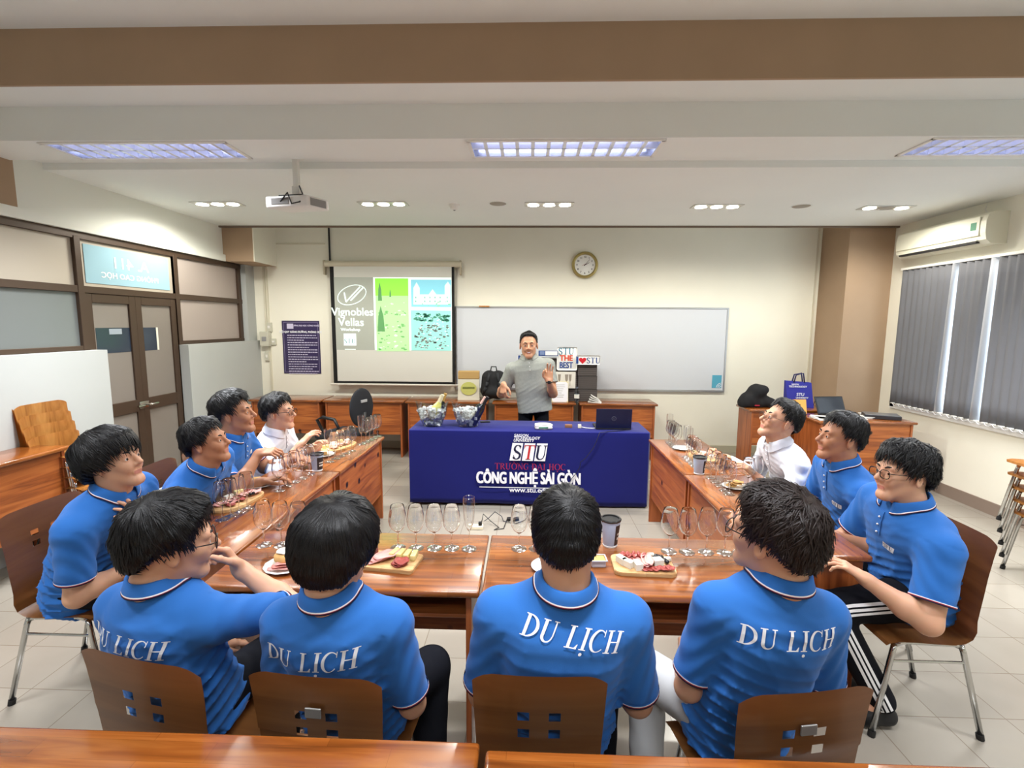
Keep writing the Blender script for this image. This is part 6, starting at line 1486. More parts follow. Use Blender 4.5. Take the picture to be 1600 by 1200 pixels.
# laptop
p = at(956, 669, z=CT); r = empty('laptop', (p.x, 4.66, CT+0.004), 0, 'navy laptop with its lid towards the camera on the blue cloth', 'laptop')
nvy = mat('laptop_navy', (24, 30, 62), 0.35, 0.2)
MB().rbox((-0.17, 0.0, 0), (0.17, 0.23, 0.014), 0.005).build('keyboard_base', BLACK, r)
ML = T(0, 0.004, 0.012) @ Matrix.Rotation(math.radians(8), 4, 'X'); MB().rbox((-0.17, -0.004, 0), (0.17, 0.003, 0.195), 0.003, M=ML).build('lid', nvy, r)
MB().tube([ML @ Vector((0.0+0.020*math.cos(a_), -0.0045, 0.10+0.020*math.sin(a_))) for a_ in np.linspace(0, 2*PI, 25)[:-1]], 0.0014, 6, closed=True).build('lid_badge', mat('badge_silver', (120, 124, 140), 0.3, 0.6), r)
q = MB(); q.tube([ML @ Vector((-0.006, -0.0045, 0.092)), ML @ Vector((-0.002, -0.0045, 0.112))], 0.001, 5); q.tube([ML @ Vector((0.002, -0.0045, 0.088)), ML @ Vector((0.006, -0.0045, 0.108))], 0.001, 5); q.build('badge_strokes', mat('badge_silver', (120, 124, 140), 0.3, 0.6), r)
pts = [(p.x+0.16, 4.66, CT+0.010), (p.x+0.06, 4.60, CT+0.008), (p.x-0.06, 4.55, CT+0.008)]
for px, py in ((937, 676), (932, 690), (927, 700), (915, 716), (907, 722), (906, 730), (900, 740), (893, 748), (888, 760), (880, 785)): 
    q_ = at(px, py, Y=4.505); pts.append((q_.x, 4.505, q_.z))
pts += [(0.42, 4.48, 0.02), (0.25, 4.38, 0.008), (0.10, 4.25, 0.008), (-0.12, 4.12, 0.008), (-0.2, 4.16, 0.010), (-0.22, 4.22, 0.03), (-0.28, 4.22, 0.07), (-0.33, 4.12, 0.05), (-0.36, 4.07, 0.045)]
tag(MB().tube(pts, 0.0035, 6).build('laptop_cable', mat('cable_dark', (26, 26, 40), 0.5), None, smooth=True), 'black power cable running from the laptop over the cloth to the floor power strip', 'cable')
p0 = at(826, 663, z=CT); r = empty('tissue_pack', (at(848, 664, z=CT).x, 4.66, CT+0.004), 0.1, 'crumpled white tissue pack on the cloth in front of the presenter', 'tissue pack')
m_ = MB(); bm = bmesh.new(); bmesh.ops.create_cube(bm, size=1); bmesh.ops.subdivide_edges(bm, edges=bm.edges[:], cuts=4, use_grid_fill=True); rn = random.Random(2)
for v_ in bm.verts: v_.co = Vector((v_.co.x*0.16+rn.uniform(-.006, .006), v_.co.y*0.09+rn.uniform(-.006, .006), (v_.co.z+0.5)*0.052*(1-0.4*abs(v_.co.x))+rn.uniform(0, .006)))
m_.bm(bm); m_.build('wrapper', WHITE, r, smooth=True); MB().rbox((-0.05, -0.052, 0.012), (0.04, -0.046, 0.026), 0.002).build('green_print', mat('green_sticker', (70, 130, 100), 0.5), r)
p = at(887, 665, z=CT); tag(MB().rbox((-0.035, -0.02, 0), (0.035, 0.02, 0.028), 0.003).build('wooden_block', mat('brown_card', (140, 96, 66), 0.7), None, loc=(p.x, 4.74, CT+0.003)), 'small brown box between the tissue pack and the laptop', 'box')
p = at(903, 664, z=CT); r = empty('usb_adapter', (p.x, 4.72, CT+0.003), 0, 'white plug adapter with white cable left of the laptop', 'adapter')
MB().rbox((-0.016, -0.016, 0), (0.016, 0.016, 0.035), 0.004).build('plug', mat('ivory_plastic', (236, 228, 200), 0.4), r); MB().tube([(0.015, 0, 0.012), (0.06, -0.02, 0.005), (0.12, -0.03, 0.004), (0.17, -0.01, 0.006)], 0.004, 6).build('cable', WHITE, r, smooth=True)
# power strip and adapter on the floor
p = at(743, 826, z=0); r = empty('power_strip', (p.x, p.y, 0), math.radians(2), 'white multi-socket power strip on the floor between the desks', 'power strip')
MB().rbox((-0.065, -0.03, 0.001), (0.065, 0.03, 0.03), 0.004).build('casing', mat('ivory_plastic', (236, 228, 200), 0.4), r)
for k in (-1, 0, 1):
    s_ = MB()
    for d in (-0.008, 0.008): s_.tube([(k*0.035+d, 0, 0.0295), (k*0.035+d, 0, 0.0315)], 0.004, 8)
    s_.build('socket', BLACK, r)
MB().rbox((0.025, -0.015, 0.03), (0.055, 0.015, 0.06), 0.004).build('black_plug', BLACK, r)
p2 = at(801, 813, z=0); tag(MB().rbox((-0.05, -0.02, 0.001), (0.05, 0.02, 0.028), 0.006).build('power_adapter', BLACK, None, loc=(p2.x, p2.y, 0), rot=(0, 0, 0.3)), 'black laptop power brick on the floor right of the power strip', 'adapter')
tag(MB().tube([(p.x+0.05, p.y, 0.05), (p.x+0.06, p.y+0.08, 0.10), (p.x+0.12, p.y+0.10, 0.03), (p.x+0.2, p.y+0.02, 0.006), (p.x+0.16, p.y-0.03, 0.006), (p.x+0.24, p.y+0.0, 0.006), (p2.x-0.05, p2.y, 0.010)], 0.0035, 6).build('adapter_cable', BLACK, None, smooth=True), 'curled black cable from the power strip to the power brick', 'cable')

# ------------------------------------------------------------------ on the back desks
DZ = 0.746
def onback(px, Y): return at(px, 600, Y=Y).x
x0, x1 = onback(715, 6.35), onback(749, 6.35); zt = at(735, 580, Y=6.35).z
r = empty('paper_bag', ((x0+x1)/2, 6.40, DZ), 0.05, 'pale kraft and white paper bag with a yellow-green round print, left of the backpack', 'bag'); W_ = (x1-x0)/2; H_ = zt-DZ
MB().add([(-W_, -0.06, 0), (W_, -0.06, 0), (W_, 0.06, 0), (-W_, 0.06, 0), (-W_*0.96, -0.035, H_*0.75), (W_*0.96, -0.035, H_*0.75), (W_*0.96, 0.035, H_*0.75), (-W_*0.96, 0.035, H_*0.75)], [(3, 2, 1, 0), (0, 1, 5, 4), (1, 2, 6, 5), (2, 3, 7, 6), (3, 0, 4, 7), (4, 5, 6, 7)]).build('pouch', mat('bag_white', (214, 210, 192), 0.6), r)
MB().rbox((-W_*0.98, -0.042, H_*0.72), (W_*0.98, 0.042, H_), 0.01).build('folded_top', mat('kraft', (186, 152, 96), 0.7), r)
MB().lathe([(0, 0), (W_*0.72, 0)], 32, T(0, -0.062, H_*0.40) @ RX @ Matrix.Scale(0.85, 4, (0, 1, 0)), caps=False).build('round_print', mat('yellow_green', (196, 196, 110), 0.6), r)
MB().rbox((-W_*0.55, -0.066, H_*0.40), (W_*0.55, -0.0625, H_*0.46), 0.001).build('print_band', mat('olive_ink', (120, 124, 60), 0.6), r)
x0, x1 = onback(750, 6.35), onback(792, 6.35); zt = at(770, 577, Y=6.35).z; bpk = mat('backpack_black', (26, 27, 30), 0.8, bump=0.3, bscale=300)
r = empty('backpack', ((x0+x1)/2, 6.42, DZ), 0, 'black backpack standing on the back desk left of the presenter', 'backpack'); W_ = (x1-x0)/2*0.95; H_ = zt-DZ
F = Field((-W_-0.05, -0.2, -0.03), (W_+0.05, 0.2, H_+0.06), 0.012)
F.put(rcone((-W_*0.35, 0, 0.12), (-W_*0.35, 0, H_-0.12), 0.115, 0.10), 0.02).put(rcone((W_*0.35, 0, 0.12), (W_*0.35, 0, H_-0.12), 0.115, 0.10), 0.02).put(rcone((-W_*0.3, -0.07, 0.11), (W_*0.3, -0.07, 0.11), 0.075), 0.03)
F.put((lambda x, y, z: z-0.002+0*x+0*y, np.array((-1, -1, -1.)), np.array((1, 1, 0.05))), 0.004, 'sub')
V, Q = F.mesh(); raw_object('main_sack', V, Q, bpk, r)
for s_ in (-1, 1):
    q = MB(); pth = [(s_*0.05, -0.075, H_-0.05), (s_*0.075, -0.125, H_-0.16), (s_*0.09, -0.135, H_*0.45), (s_*0.13, -0.10, 0.10)]
    for a_, b_ in zip(pth[:-1], pth[1:]): q.tube([a_, b_], 0.02, 6)
    q.build('shoulder_strap', mat('strap_dark', (40, 42, 46), 0.8), r, smooth=True)
MB().tube([(-0.04, -0.03, H_-0.02), (-0.03, -0.03, H_+0.03), (0.03, -0.03, H_+0.03), (0.04, -0.03, H_-0.02)], 0.008, 8).build('handle', bpk, r, smooth=True)
# dark boxes
bxm = mat('dark_ribbed_card', (74, 68, 66), 0.7); 
nt = bxm.node_tree; wv = nt.nodes.new('ShaderNodeTexWave'); wv.bands_direction = 'Z'; wv.inputs['Scale'].default_value = 12; tcn = nt.nodes.new('ShaderNodeTexCoord'); mxn = nt.nodes.new('ShaderNodeMix'); mxn.data_type = 'RGBA'; mxn.inputs[6].default_value = C((66, 60, 58)); mxn.inputs[7].default_value = C((86, 80, 78))
nt.links.new(tcn.outputs['Object'], wv.inputs['Vector']); nt.links.new(wv.outputs['Fac'], mxn.inputs[0]); nt.links.new(mxn.outputs[2], nt.nodes['Principled BSDF'].inputs['Base Color'])
def dbox(px0, px1, py0, py1, Y, lb, depth=0.22):
    a_ = at(px0, py0, Y=Y); b_ = at(px1, py1, Y=Y); z0 = max(b_.z, DZ+0.0005)
    r = empty('carton', ((a_.x+b_.x)/2, Y+depth/2, z0), 0, lb, 'box', 'dark grey cartons'); W_ = (b_.x-a_.x)/2-0.002; H_ = a_.z-z0-0.002
    MB().rbox((-W_, -depth/2, 0), (W_, depth/2, H_), 0.003, seg=1).build('box_body', bxm, r); MB().box((-W_+0.002, -depth/2-0.0006, H_*0.93), (W_-0.002, -depth/2, H_*0.955)).build('lid_seam', BLACK, r); return r
for i, (y0, y1) in enumerate(((563, 587), (587, 608), (608, 632))):
    dbox(903, 933, y0, y1 if i < 2 else 631, 6.33, 'dark grey carton, %s of the right-hand stack' % ['topmost', 'middle', 'lowest'][i])
for i, (y0, y1) in enumerate(((560, 581), (581, 607), (607, 632))):
    dbox(874, 902, y0, y1 if i < 2 else 631, 6.34, 'dark grey carton, %s of the middle stack behind the certificate' % ['topmost', 'middle', 'lowest'][i])
for i, (y0, y1) in enumerate(((560, 581), (581, 607), (607, 632))):
    dbox(846, 873.5, y0, y1 if i < 2 else 631, 6.35, 'dark grey carton, %s of the left stack by the presenter\'s shoulder' % ['topmost', 'middle', 'lowest'][i])
a_ = at(862, 581, Y=6.30); b_ = at(899, 607, Y=6.30); r = empty('glassware_box', ((a_.x+b_.x)/2, 6.315, b_.z), 0, 'white box printed with two champagne glasses against the dark cartons', 'box'); W_ = (b_.x-a_.x)/2; H_ = a_.z-b_.z
MB().rbox((-W_, -0.012, 0), (W_, 0.012, H_), 0.002).build('box_body', mat('white_card', (226, 222, 212), 0.6), r)
for x_, w_ in ((W_*0.55, 0.018), (W_*0.25, 0.022), (-W_*0.35, 0.018)):
    MB().prism([(x_-w_, H_*0.85), (x_+w_, H_*0.85), (x_+w_*0.7, H_*0.5), (x_+0.003, H_*0.40), (x_+0.003, H_*0.15), (x_-0.003, H_*0.15), (x_-0.003, H_*0.40), (x_-w_*0.7, H_*0.5)], 0.0006, Matrix(((1, 0, 0, 0), (0, 0, -1, -0.0122), (0, 1, 0, 0), (0, 0, 0, 1)))).build('glass_print', mat('print_grey', (150, 140, 128), 0.6), r)
a_ = at(863, 597, Y=6.24); b_ = at(887, 628, Y=6.24); r = empty('certificate', ((a_.x+b_.x)/2, 6.24, DZ+0.001), 0, 'white certificate in a cream holder propped on the back desk right of the presenter', 'certificate'); W_ = (b_.x-a_.x)/2; H_ = a_.z-DZ
MR = Matrix.Rotation(math.radians(-6), 4, 'X')
MB().rbox((-W_-0.006, 0, 0), (W_+0.006, 0.008, H_+0.006), 0.002, M=MR).build('holder', mat('holder_cream', (226, 214, 170), 0.5), r)
MB().prism([(-W_+0.02, 0.004), (W_-0.02, 0.004), (W_, 0.024), (W_, H_-0.02), (W_-0.02, H_), (-W_+0.02, H_), (-W_, H_-0.02), (-W_, 0.024)], 0.001, MR @ Matrix(((1, 0, 0, 0), (0, 0, -1, -0.0002), (0, 1, 0, 0), (0, 0, 0, 1)))).build('paper', mat('certificate_paper', (236, 236, 242), 0.6), r)
q = MB(); rn = random.Random(6)
for k in range(7): w_ = rn.uniform(0.2, 0.7)*W_; q.box((-w_, -0.0025, H_*(0.85-0.1*k)), (w_, -0.0014, H_*(0.85-0.1*k)+0.005), M=MR)
q.build('text_lines', mat('print_grey', (150, 140, 128), 0.6), r)
p = at(901, 628, Y=6.22); r = empty('water_bottle', (p.x, 6.22, DZ), 0, 'clear water bottle in front of the dark cartons', 'bottle')
MB().lathe([(0, 0.001), (0.030, 0.001), (0.032, 0.01), (0.032, 0.13), (0.026, 0.16), (0.013, 0.18), (0.013, 0.19)], 24).build('bottle_body', glassmat('bottle_plastic', (225, 232, 238), 0.05), r, smooth='auto')
MB().lathe([(0.0145, 0.185), (0.0145, 0.205), (0, 0.206)], 16).build('cap', mat('cap_grey', (90, 96, 110), 0.5), r); MB().lathe([(0.0328, 0.06), (0.0328, 0.11)], 24, caps=False).build('bottle_label', wlb, r)
p = at(931, 629, Y=6.25); r = empty('paper_bundle', (p.x, 6.25, DZ), 0, 'bundle of crumpled white leaflets on the back desk right of the cartons', 'papers')
for k in range(4): MB().rbox((-0.10+0.012*k, -0.05, 0.001), (0.07-0.01*k, 0.06, 0.012), 0.003, M=T(0, 0, 0.018*k) @ Matrix.Rotation(math.radians(3+9*k), 4, 'Y') @ rotz(0.15*k-0.2)).build('leaflet', WHITE, r)
# signs
def cutout(name, px, py, Y, lb, w_, h_, z=None):
    p = at(px, py, Y=Y); r = empty(name, (p.x, Y, p.z), 0, lb, 'sign', 'cut-out slogan signs'); return r
blu = mat('sign_blue', (36, 70, 140), 0.5); tea = mat('sign_teal', (50, 130, 160), 0.5); orr = mat('sign_orange', (214, 84, 60), 0.5); whm = mat('sign_white', (240, 240, 238), 0.5); redm = mat('sign_red', (200, 30, 44), 0.5)
MS = lambda x, z, d=-0.0075: Matrix.Translation((x, d, z)) @ RX
r = cutout('slogan_sign', 886, 558, 6.33, 'white cut-out sign reading STU THE BEST above the dark cartons', 0, 0)
MB().rbox((-0.13, -0.004, -0.17), (0.13, 0.004, 0.13), 0.02).build('board', whm, r, smooth='auto')
sign('lettering', serif_geo(['S', 'T', 'U'], 0.085, 0, 0.06), tea, MS(-0.01, 0.075), r); sign('lettering', text_geo('THE', 0.10, bold=0.004, sx=0.9), orr, MS(-0.01, -0.045), r); sign('lettering', text_geo('BEST', 0.11, bold=0.0028, sx=0.74), blu, MS(-0.01, -0.14), r)
r = cutout('slogan_sign', 912, 563, 6.31, 'white cut-out sign reading I love STU with a red heart, on the right stack', 0, 0)
MB().rbox((-0.10, -0.004, -0.055), (0.21, 0.004, 0.065), 0.02).build('board', whm, r, smooth='auto')
sign('lettering', text_geo('I', 0.12, bold=0.010, sx=1.0), blu, MS(-0.085, -0.04), r); sign('lettering', serif_geo(['S', 'T', 'U'], 0.075, 0, 0.06), blu, MS(0.125, 0.0), r)
hp_ = [(0.05*(16*math.sin(t)**3)/17, 0.05*(13*math.cos(t)-5*math.cos(2*t)-2*math.cos(3*t)-math.cos(4*t))/17) for t in np.linspace(0, 2*PI, 29)[:-1]]
MB().prism([(x, z) for x, z in hp_], 0.002, Matrix(((1, 0, 0, -0.015), (0, 0, -1, -0.005), (0, 1, 0, 0), (0, 0, 0, 1)))).build('heart', redm, r)
r = cutout('slogan_sign', 858, 552, 6.30, 'small white sign plate with a dark blue border beside the presenter\'s shoulder', 0, 0)
MB().rbox((-0.135, -0.003, -0.035), (0.115, 0.003, 0.035), 0.006).build('board', blu, r); MB().rbox((-0.05, -0.005, -0.027), (0.107, 0.0, 0.027), 0.004).build('white_face', whm, r); MB().rbox((-0.12, -0.005, -0.024), (-0.06, 0.0, 0.024), 0.004).build('logo_block', mat('pale_blue_print', (120, 140, 180), 0.5), r)
r = cutout('slogan_sign', 811, 560, 6.45, 'blue-lettered sign almost hidden behind the presenter\'s right shoulder', 0, 0)
MB().rbox((-0.02, -0.003, -0.12), (0.20, 0.003, 0.045), 0.008).build('board', whm, r); MB().rbox((-0.012, -0.006, -0.045), (0.018, -0.002, 0.04), 0.003).build('lettering', blu, r)
for xx in (811,): 
    p = at(xx, 560, Y=6.45); tag(MB().rbox((0.04, -0.01, 0), (0.06, 0.01, p.z-0.11-DZ), 0.002).rbox((0.0, -0.05, 0), (0.10, 0.05, 0.01), 0.002).build('sign_stand', BLACK, None, loc=(p.x, 6.46, DZ+0.0005)), 'dark stand holding the hidden sign behind the presenter', 'stand')

# ------------------------------------------------------------------ office chair
p = at(570, 655, Y=5.55); r = empty('office_chair', (p.x-0.18, 5.45, 0), math.radians(70), 'black swivel office chair between the back desks and the left desks', 'chair')
fab = mat('office_fabric', (34, 36, 42), 0.85, bump=0.3, bscale=400)
F = Field((-0.3, -0.3, 0.5), (0.3, 0.1, 1.1), 0.012); F.put(ell((0, -0.22, 0.80), (0.20, 0.035, 0.22)), 0.02); V, Q = F.mesh(); raw_object('backrest', V, Q, fab, r)
MB().rbox((-0.05, -0.262, 0.86), (0.05, -0.250, 0.89), 0.003).build('maker_plate', mat('plate_grey', (180, 180, 182), 0.4), r)
MB().rbox((-0.24, -0.20, 0.44), (0.24, 0.26, 0.51), 0.03, seg=3).build('seat', fab, r, smooth='auto')
MB().tube([(0, -0.15, 0.44), (0, -0.255, 0.50), (0, -0.258, 0.75)], 0.022, 8).build('back_post', BLACK, r, smooth=True)
for s_ in (-1, 1): MB().tube([(s_*0.28, -0.08, 0.50), (s_*0.29, -0.14, 0.62), (s_*0.28, -0.08, 0.70), (s_*0.28, 0.08, 0.715), (s_*0.28, 0.16, 0.68), (s_*0.28, 0.06, 0.52)], 0.018, 8, closed=True).build('armrest', BLACK, r, smooth=True)
MB().tube([(0, 0, 0.08), (0, 0, 0.44)], 0.03, 12).build('gas_lift', BLACK, r)
for k in range(5):
    a_ = 2*PI*k/5; lg = MB().tube([(0, 0, 0.11), (0.28*math.cos(a_), 0.28*math.sin(a_), 0.07)], [0.028, 0.016], 8).build('base_arm', BLACK, r); MB().tube([(0.28*math.cos(a_)-0.012, 0.28*math.sin(a_), 0.028), (0.28*math.cos(a_)+0.012, 0.28*math.sin(a_), 0.028)], 0.027, 12).build('caster', BLACK, lg)

# ------------------------------------------------------------------ right corner desks
z_ = 0.771; yb_ = 5.92
xa, xb = at(1163, 600, Y=yb_).x, at(1206, 600, Y=yb_).x
r = empty('jacket', ((xa+xb)/2, yb_, z_), 0, 'black jacket bunched up on the desk by the window corner', 'jacket')
F = Field((-0.32, -0.2, -0.03), (0.42, 0.22, 0.34), 0.010)
F.put(rcone((-0.14, 0, 0.05), (0.16, 0, 0.05), 0.085, 0.06), 0.05).put(rcone((-0.10, 0, 0.10), (-0.02, 0, 0.18), 0.085, 0.085), 0.05).put(rcone((-0.02, 0, 0.20), (0.07, -0.01, 0.205), 0.068, 0.055), 0.05).put(rcone((0.02, 0.02, 0.10), (0.10, 0, 0.08), 0.06, 0.05), 0.04).put(rcone((0.15, -0.02, 0.05), (0.30, 0.0, 0.025), 0.04, 0.025), 0.04)
F.put((lambda x, y, z: z-0.001+0*x+0*y, np.array((-1, -1, -1.)), np.array((1, 1, 0.05))), 0.004, 'sub')
V, Q = F.mesh(); V = V+(np.sin(V[:, 0]*55+V[:, 2]*30)*np.sin(V[:, 1]*40)*0.005)[:, None]*np.array((0.3, 0.8, 0.5)); V[:, 2] = np.maximum(V[:, 2], 0.001); raw_object('fabric', V, Q, mat('jacket_black', (24, 24, 27), 0.85, bump=0.3, bscale=200), r)
MB().rbox((-0.06, -0.085, 0.02), (0.0, -0.07, 0.035), 0.004).build('red_tag', STRIPER, r)
xa, xb = at(1227, 600, Y=yb_).x, at(1270, 600, Y=yb_).x; zt = at(1240, 595, Y=yb_).z; tote = mat('tote_blue', (44, 46, 150), 0.7, bump=0.2, bscale=100)
r = empty('tote_bag', ((xa+xb)/2+0.01, yb_+0.02, z_), math.radians(-4), 'royal blue non-woven tote bag with white print on the corner desk', 'bag'); W_ = (xb-xa)/2; H_ = zt-z_
MB().add([(-W_*0.85, -0.06, 0.001), (W_, -0.06, 0.001), (W_, 0.06, 0.001), (-W_*0.85, 0.06, 0.001), (-W_, -0.02, H_), (W_*0.78, -0.03, H_*0.94), (W_*0.78, 0.03, H_*0.94), (-W_, 0.02, H_)], [(3, 2, 1, 0), (0, 1, 5, 4), (1, 2, 6, 5), (2, 3, 7, 6), (3, 0, 4, 7), (4, 5, 6, 7)]).build('bag_body', tote, r)
for y_ in (-0.025, 0.025): MB().tube([(-0.07, y_, H_-0.02), (-0.05, y_, H_+0.07), (0.03, y_, H_+0.09), (0.05, y_, H_-0.02)], 0.008, 6).build('handle', mat('tote_handle', (36, 40, 90), 0.7), r, smooth=True)
MT = lambda x, z: T(x, -0.062+0.04*z/H_+0.0, z) @ RX
for t_, s_, x_, zf in (('SAIGON', 0.022, -0.06, 0.85), ('TECHNOLOGY', 0.030, -0.03, 0.76), ('STU', 0.05, 0.0, 0.45), ('UNIVERSITY', 0.026, 0.02, 0.35)): sign('print', text_geo(t_, s_, bold=0.001), PRINT, MT(x_, H_*zf) @ T(0, 0, 0.012), r)
p = at(1254, 645, Y=5.45); r = empty('file_folder', (p.x, 5.50, 0.761), math.radians(6), 'orange-yellow folder standing between the tote bag and the laptop', 'folder')
MB().rbox((-0.07, -0.02, 0), (0.07, 0.012, 0.165), 0.003, M=Matrix.Rotation(math.radians(-12), 4, 'X')).build('cover', mat('folder_yellow', (232, 170, 84), 0.6), r)
p = at(1305, 650, Y=5.45); r = empty('open_laptop', (p.x-0.0, 5.40, 0.761), math.radians(8), 'open dark laptop on the cluttered teacher desk', 'laptop')
MB().rbox((-0.17, -0.14, 0), (0.17, 0.09, 0.016), 0.005).build('keyboard_base', BLACK, r); MB().rbox((-0.17, -0.004, 0), (0.17, 0.004, 0.20), 0.004, M=T(0, 0.09, 0.012) @ Matrix.Rotation(math.radians(-24), 4, 'X')).build('screen', BLACK, r); MB().box((-0.155, -0.0052, 0.015), (0.155, -0.004, 0.185), M=T(0, 0.09, 0.012) @ Matrix.Rotation(math.radians(-24), 4, 'X')).build('display', mat('off_display', (40, 42, 48), 0.15), r)
rn = random.Random(9)
for i, (px, py, sx_, sy_, lb) in enumerate(((1262, 655, 0.10, 0.07, 'left of the laptop'), (1275, 652, 0.09, 0.06, 'under the laptop edge'), (1280, 658, 0.07, 0.05, 'in front of the laptop'), (1352, 652, 0.09, 0.07, 'right of the seated student\'s head'), (1362, 648, 0.11, 0.05, 'left of the black box'), (1345, 656, 0.05, 0.04, 'at the front of the desk'))):
    p = at(px, py, z=0.765); m_ = MB()
    for k in range(3): m_.rbox((-sx_, -sy_, 0.0005+0.006*k), (sx_, sy_, 0.005+0.006*k), 0.001, seg=1, M=rotz(rn.uniform(-0.5, 0.5)) @ T(rn.uniform(-.01, .01), 0, 0))
    tag(m_.build('paper_pile', mat('loose_paper', (226, 224, 218), 0.7), None, loc=(min(max(p.x, 3.15), 3.85), min(max(p.y, 5.2), 5.52), 0.761)), 'loose white papers on the teacher desk, '+lb, 'papers', 'papers on the teacher desk')
p = at(1392, 655, z=0.77); r = empty('disc_player', (3.80, 5.33, 0.761), math.radians(-24), 'flat black and silver media box at the right end of the teacher desk', 'box')
MB().rbox((-0.16, -0.10, 0.001), (0.16, 0.10, 0.042), 0.004).build('casing', mat('player_dark', (48, 48, 52), 0.4), r); MB().rbox((-0.155, -0.095, 0.042), (0.155, 0.095, 0.046), 0.002).build('top_cover', mat('player_silver', (130, 130, 132), 0.35, 0.5), r)
p = at(1268, 622, Y=5.9); tag(MB().tube([(0.0, 0, 0.0), (0.02, 0, 0.10), (0.06, 0, 0.12), (0.08, 0, 0.0)], 0.004, 6).build('cable_loop', BLACK, None, smooth=True, loc=(at(1272, 620, Y=5.98).x, 5.98, 0.775)), 'black cable loop behind the tote bag', 'cable')

# ------------------------------------------------------------------ the people
SHORT = dict(top=0.020, side=0.007, back=0.010, front=0.012, n=900, len=0.04, w=0.0045, lift=0.006, fringe=0.8)
FULL = dict(top=0.030, side=0.024, back=0.026, front=0.022, n=1300, len=0.07, w=0.0055, lift=0.005, fringe=0.8, lowlen=0.35, line=[32, 30, 22, -2, -8, -8, -34, -48, -50])
TWO = dict(top=0.026, side=0.016, back=0.018, front=0.020, n=1100, len=0.05, w=0.005, lift=0.007, fringe=0.7, lowlen=0.35, line=[38, 35, 24, 0, 6, 8, -20, -42, -48])
def head_at(px, py, Y): return at(px, py, Y=Y)
def P3(px, py, Y): q = at(px, py, Y=Y); return (q.x, q.y, q.z)
relaxed = dict(n=(0, 0.3, 1), curls=(0.4, 0.45, 0.5, 0.55))

# --- front row, seen from behind
H = head_at(272, 848, 1.36)
person('student in blue polo at the bottom left, from behind, hand raised to his glasses', (H.x-0.03, 1.42), -8, H, head=(-42, -6, 4), w=0.95, hs=1.06, sleeve=0.8, hair={**TWO, 'n': 2600, 'top': 0.034, 'side': 0.026, 'back': 0.03}, twist=-2,
       armR=P3(376, 890, 1.60), hintR=(0.9, 0.1, -0.5), handR=dict(d=(-0.5, -0.15, 0.85), n=(0.5, 0.8, 0.2), curls=(0.75, 1.0, 1.15, 1.2), thumb=0.6, vox=0.003), lettering=(212, 992, 0.056, 0.28, -0.06), glasses='black', skin='fair', knees=[(H.x-0.15, 1.72, 0.52), (H.x+0.12, 1.74, 0.52)], seed=2, fine=0.004, vox=0.007)
H = head_at(530, 857, 1.34)
person('student in blue polo seen from behind, round bowl-cut black hair, second from the left', (H.x+0.01, 1.41), -2, H, head=(-10, -6, 2), w=0.93, hs=1.08, sleeve=0.85, hair={**FULL, 'n': 3000, 'len': 0.075, 'top': 0.032, 'side': 0.034, 'back': 0.036, 'whorl': (0.08, -0.35, 0.95)},
       lettering=(499, 1004, 0.058, 0.26, 0.05), skin='fair', knees=[(H.x-0.12, 1.70, 0.52), (at(668, 1060, z=0.53).x, 1.60, 0.53)], seed=3, fine=0.004, vox=0.007, shsc=1.0)
H = head_at(884, 842, 1.33)
person('broad-shouldered short-haired student in blue polo, from behind, before the near desks\' seam', (H.x-0.02, 1.41), 0, H, head=(-3, -5, -1), w=1.03, hs=1.10, sleeve=0.85, hair={**SHORT, 'n': 3400, 'len': 0.035, 'back': 0.009, 'w': 0.0035, 'whorl': (0.15, -0.6, 0.75), 'line': [40, 40, 26, 6, -6, 6, -22, -36, -42]},
       lettering=(886, 972, 0.054, 0.24, -0.16), skin='warm', seed=5, fine=0.004, vox=0.007, shsc=1.03, hunch=0.035, knees=[(H.x-0.17, 1.72, 0.52), (H.x+0.18, 1.72, 0.52)])
H = head_at(1206, 838, 1.34)
person('brown-haired student in blue polo and glasses at the right of the front row, from behind', (H.x-0.03, 1.42), 3, H, head=(38, 4, -4), w=0.93, hs=1.06, sleeve=0.8, hair={**TWO, 'n': 2600, 'top': 0.032, 'side': 0.014, 'back': 0.022, 'lift': 0.012, 'mess': 0.5}, haircol='brown',
       lettering=(1219, 982, 0.055, 0.05, 0.03), glasses='black', skin='fair', trousers='grey', knees=[(H.x-0.26, 1.60, 0.54), (H.x+0.08, 1.70, 0.52)], seed=7, fine=0.004, vox=0.007)

# --- left side, facing right
H = head_at(178, 722, 2.02)
person('student in blue polo on the left looking up, one hand on his chest', (-2.05, 2.12), -84, H, head=(-4, 12, 3), w=1.05, hs=1.06, hair={**FULL, 'n': 2200, 'top': 0.036, 'side': 0.030, 'back': 0.034, 'front': 0.03, 'fringe': 0.95, 'whorl': (0.0, -0.6, 0.8)},
       armL=P3(203, 826, 2.04), hintL=(-0.6, 0.1, -0.9), handL=dict(d=(0.35, 0.35, 0.75), n=(-0.2, 0.95, 0.0), curls=(0.3, 0.4, 0.5, 0.6), thumb=0.3), armR=(-1.68, 1.98, 0.70), hintR=(0.3, -0.8, -0.6), skin='fair', seed=11, knees=[(-1.64, 2.30, 0.52), (-1.62, 2.06, 0.52)], fine=0.004)
H = head_at(324, 692, 2.45)
person('student in blue polo second on the left side, looking up to the right', (-2.02, 2.68), -80, H, head=(-2, 10, 2), w=0.98, hs=0.99, hair={**TWO, 'n': 1500}, patch=(-0.075, 0.68), placket=True,
       armL=(-1.62, 2.86, 0.77), armR=(-1.66, 2.52, 0.70), skin='tan', seed=13)
H = head_at(367, 648, 3.0)
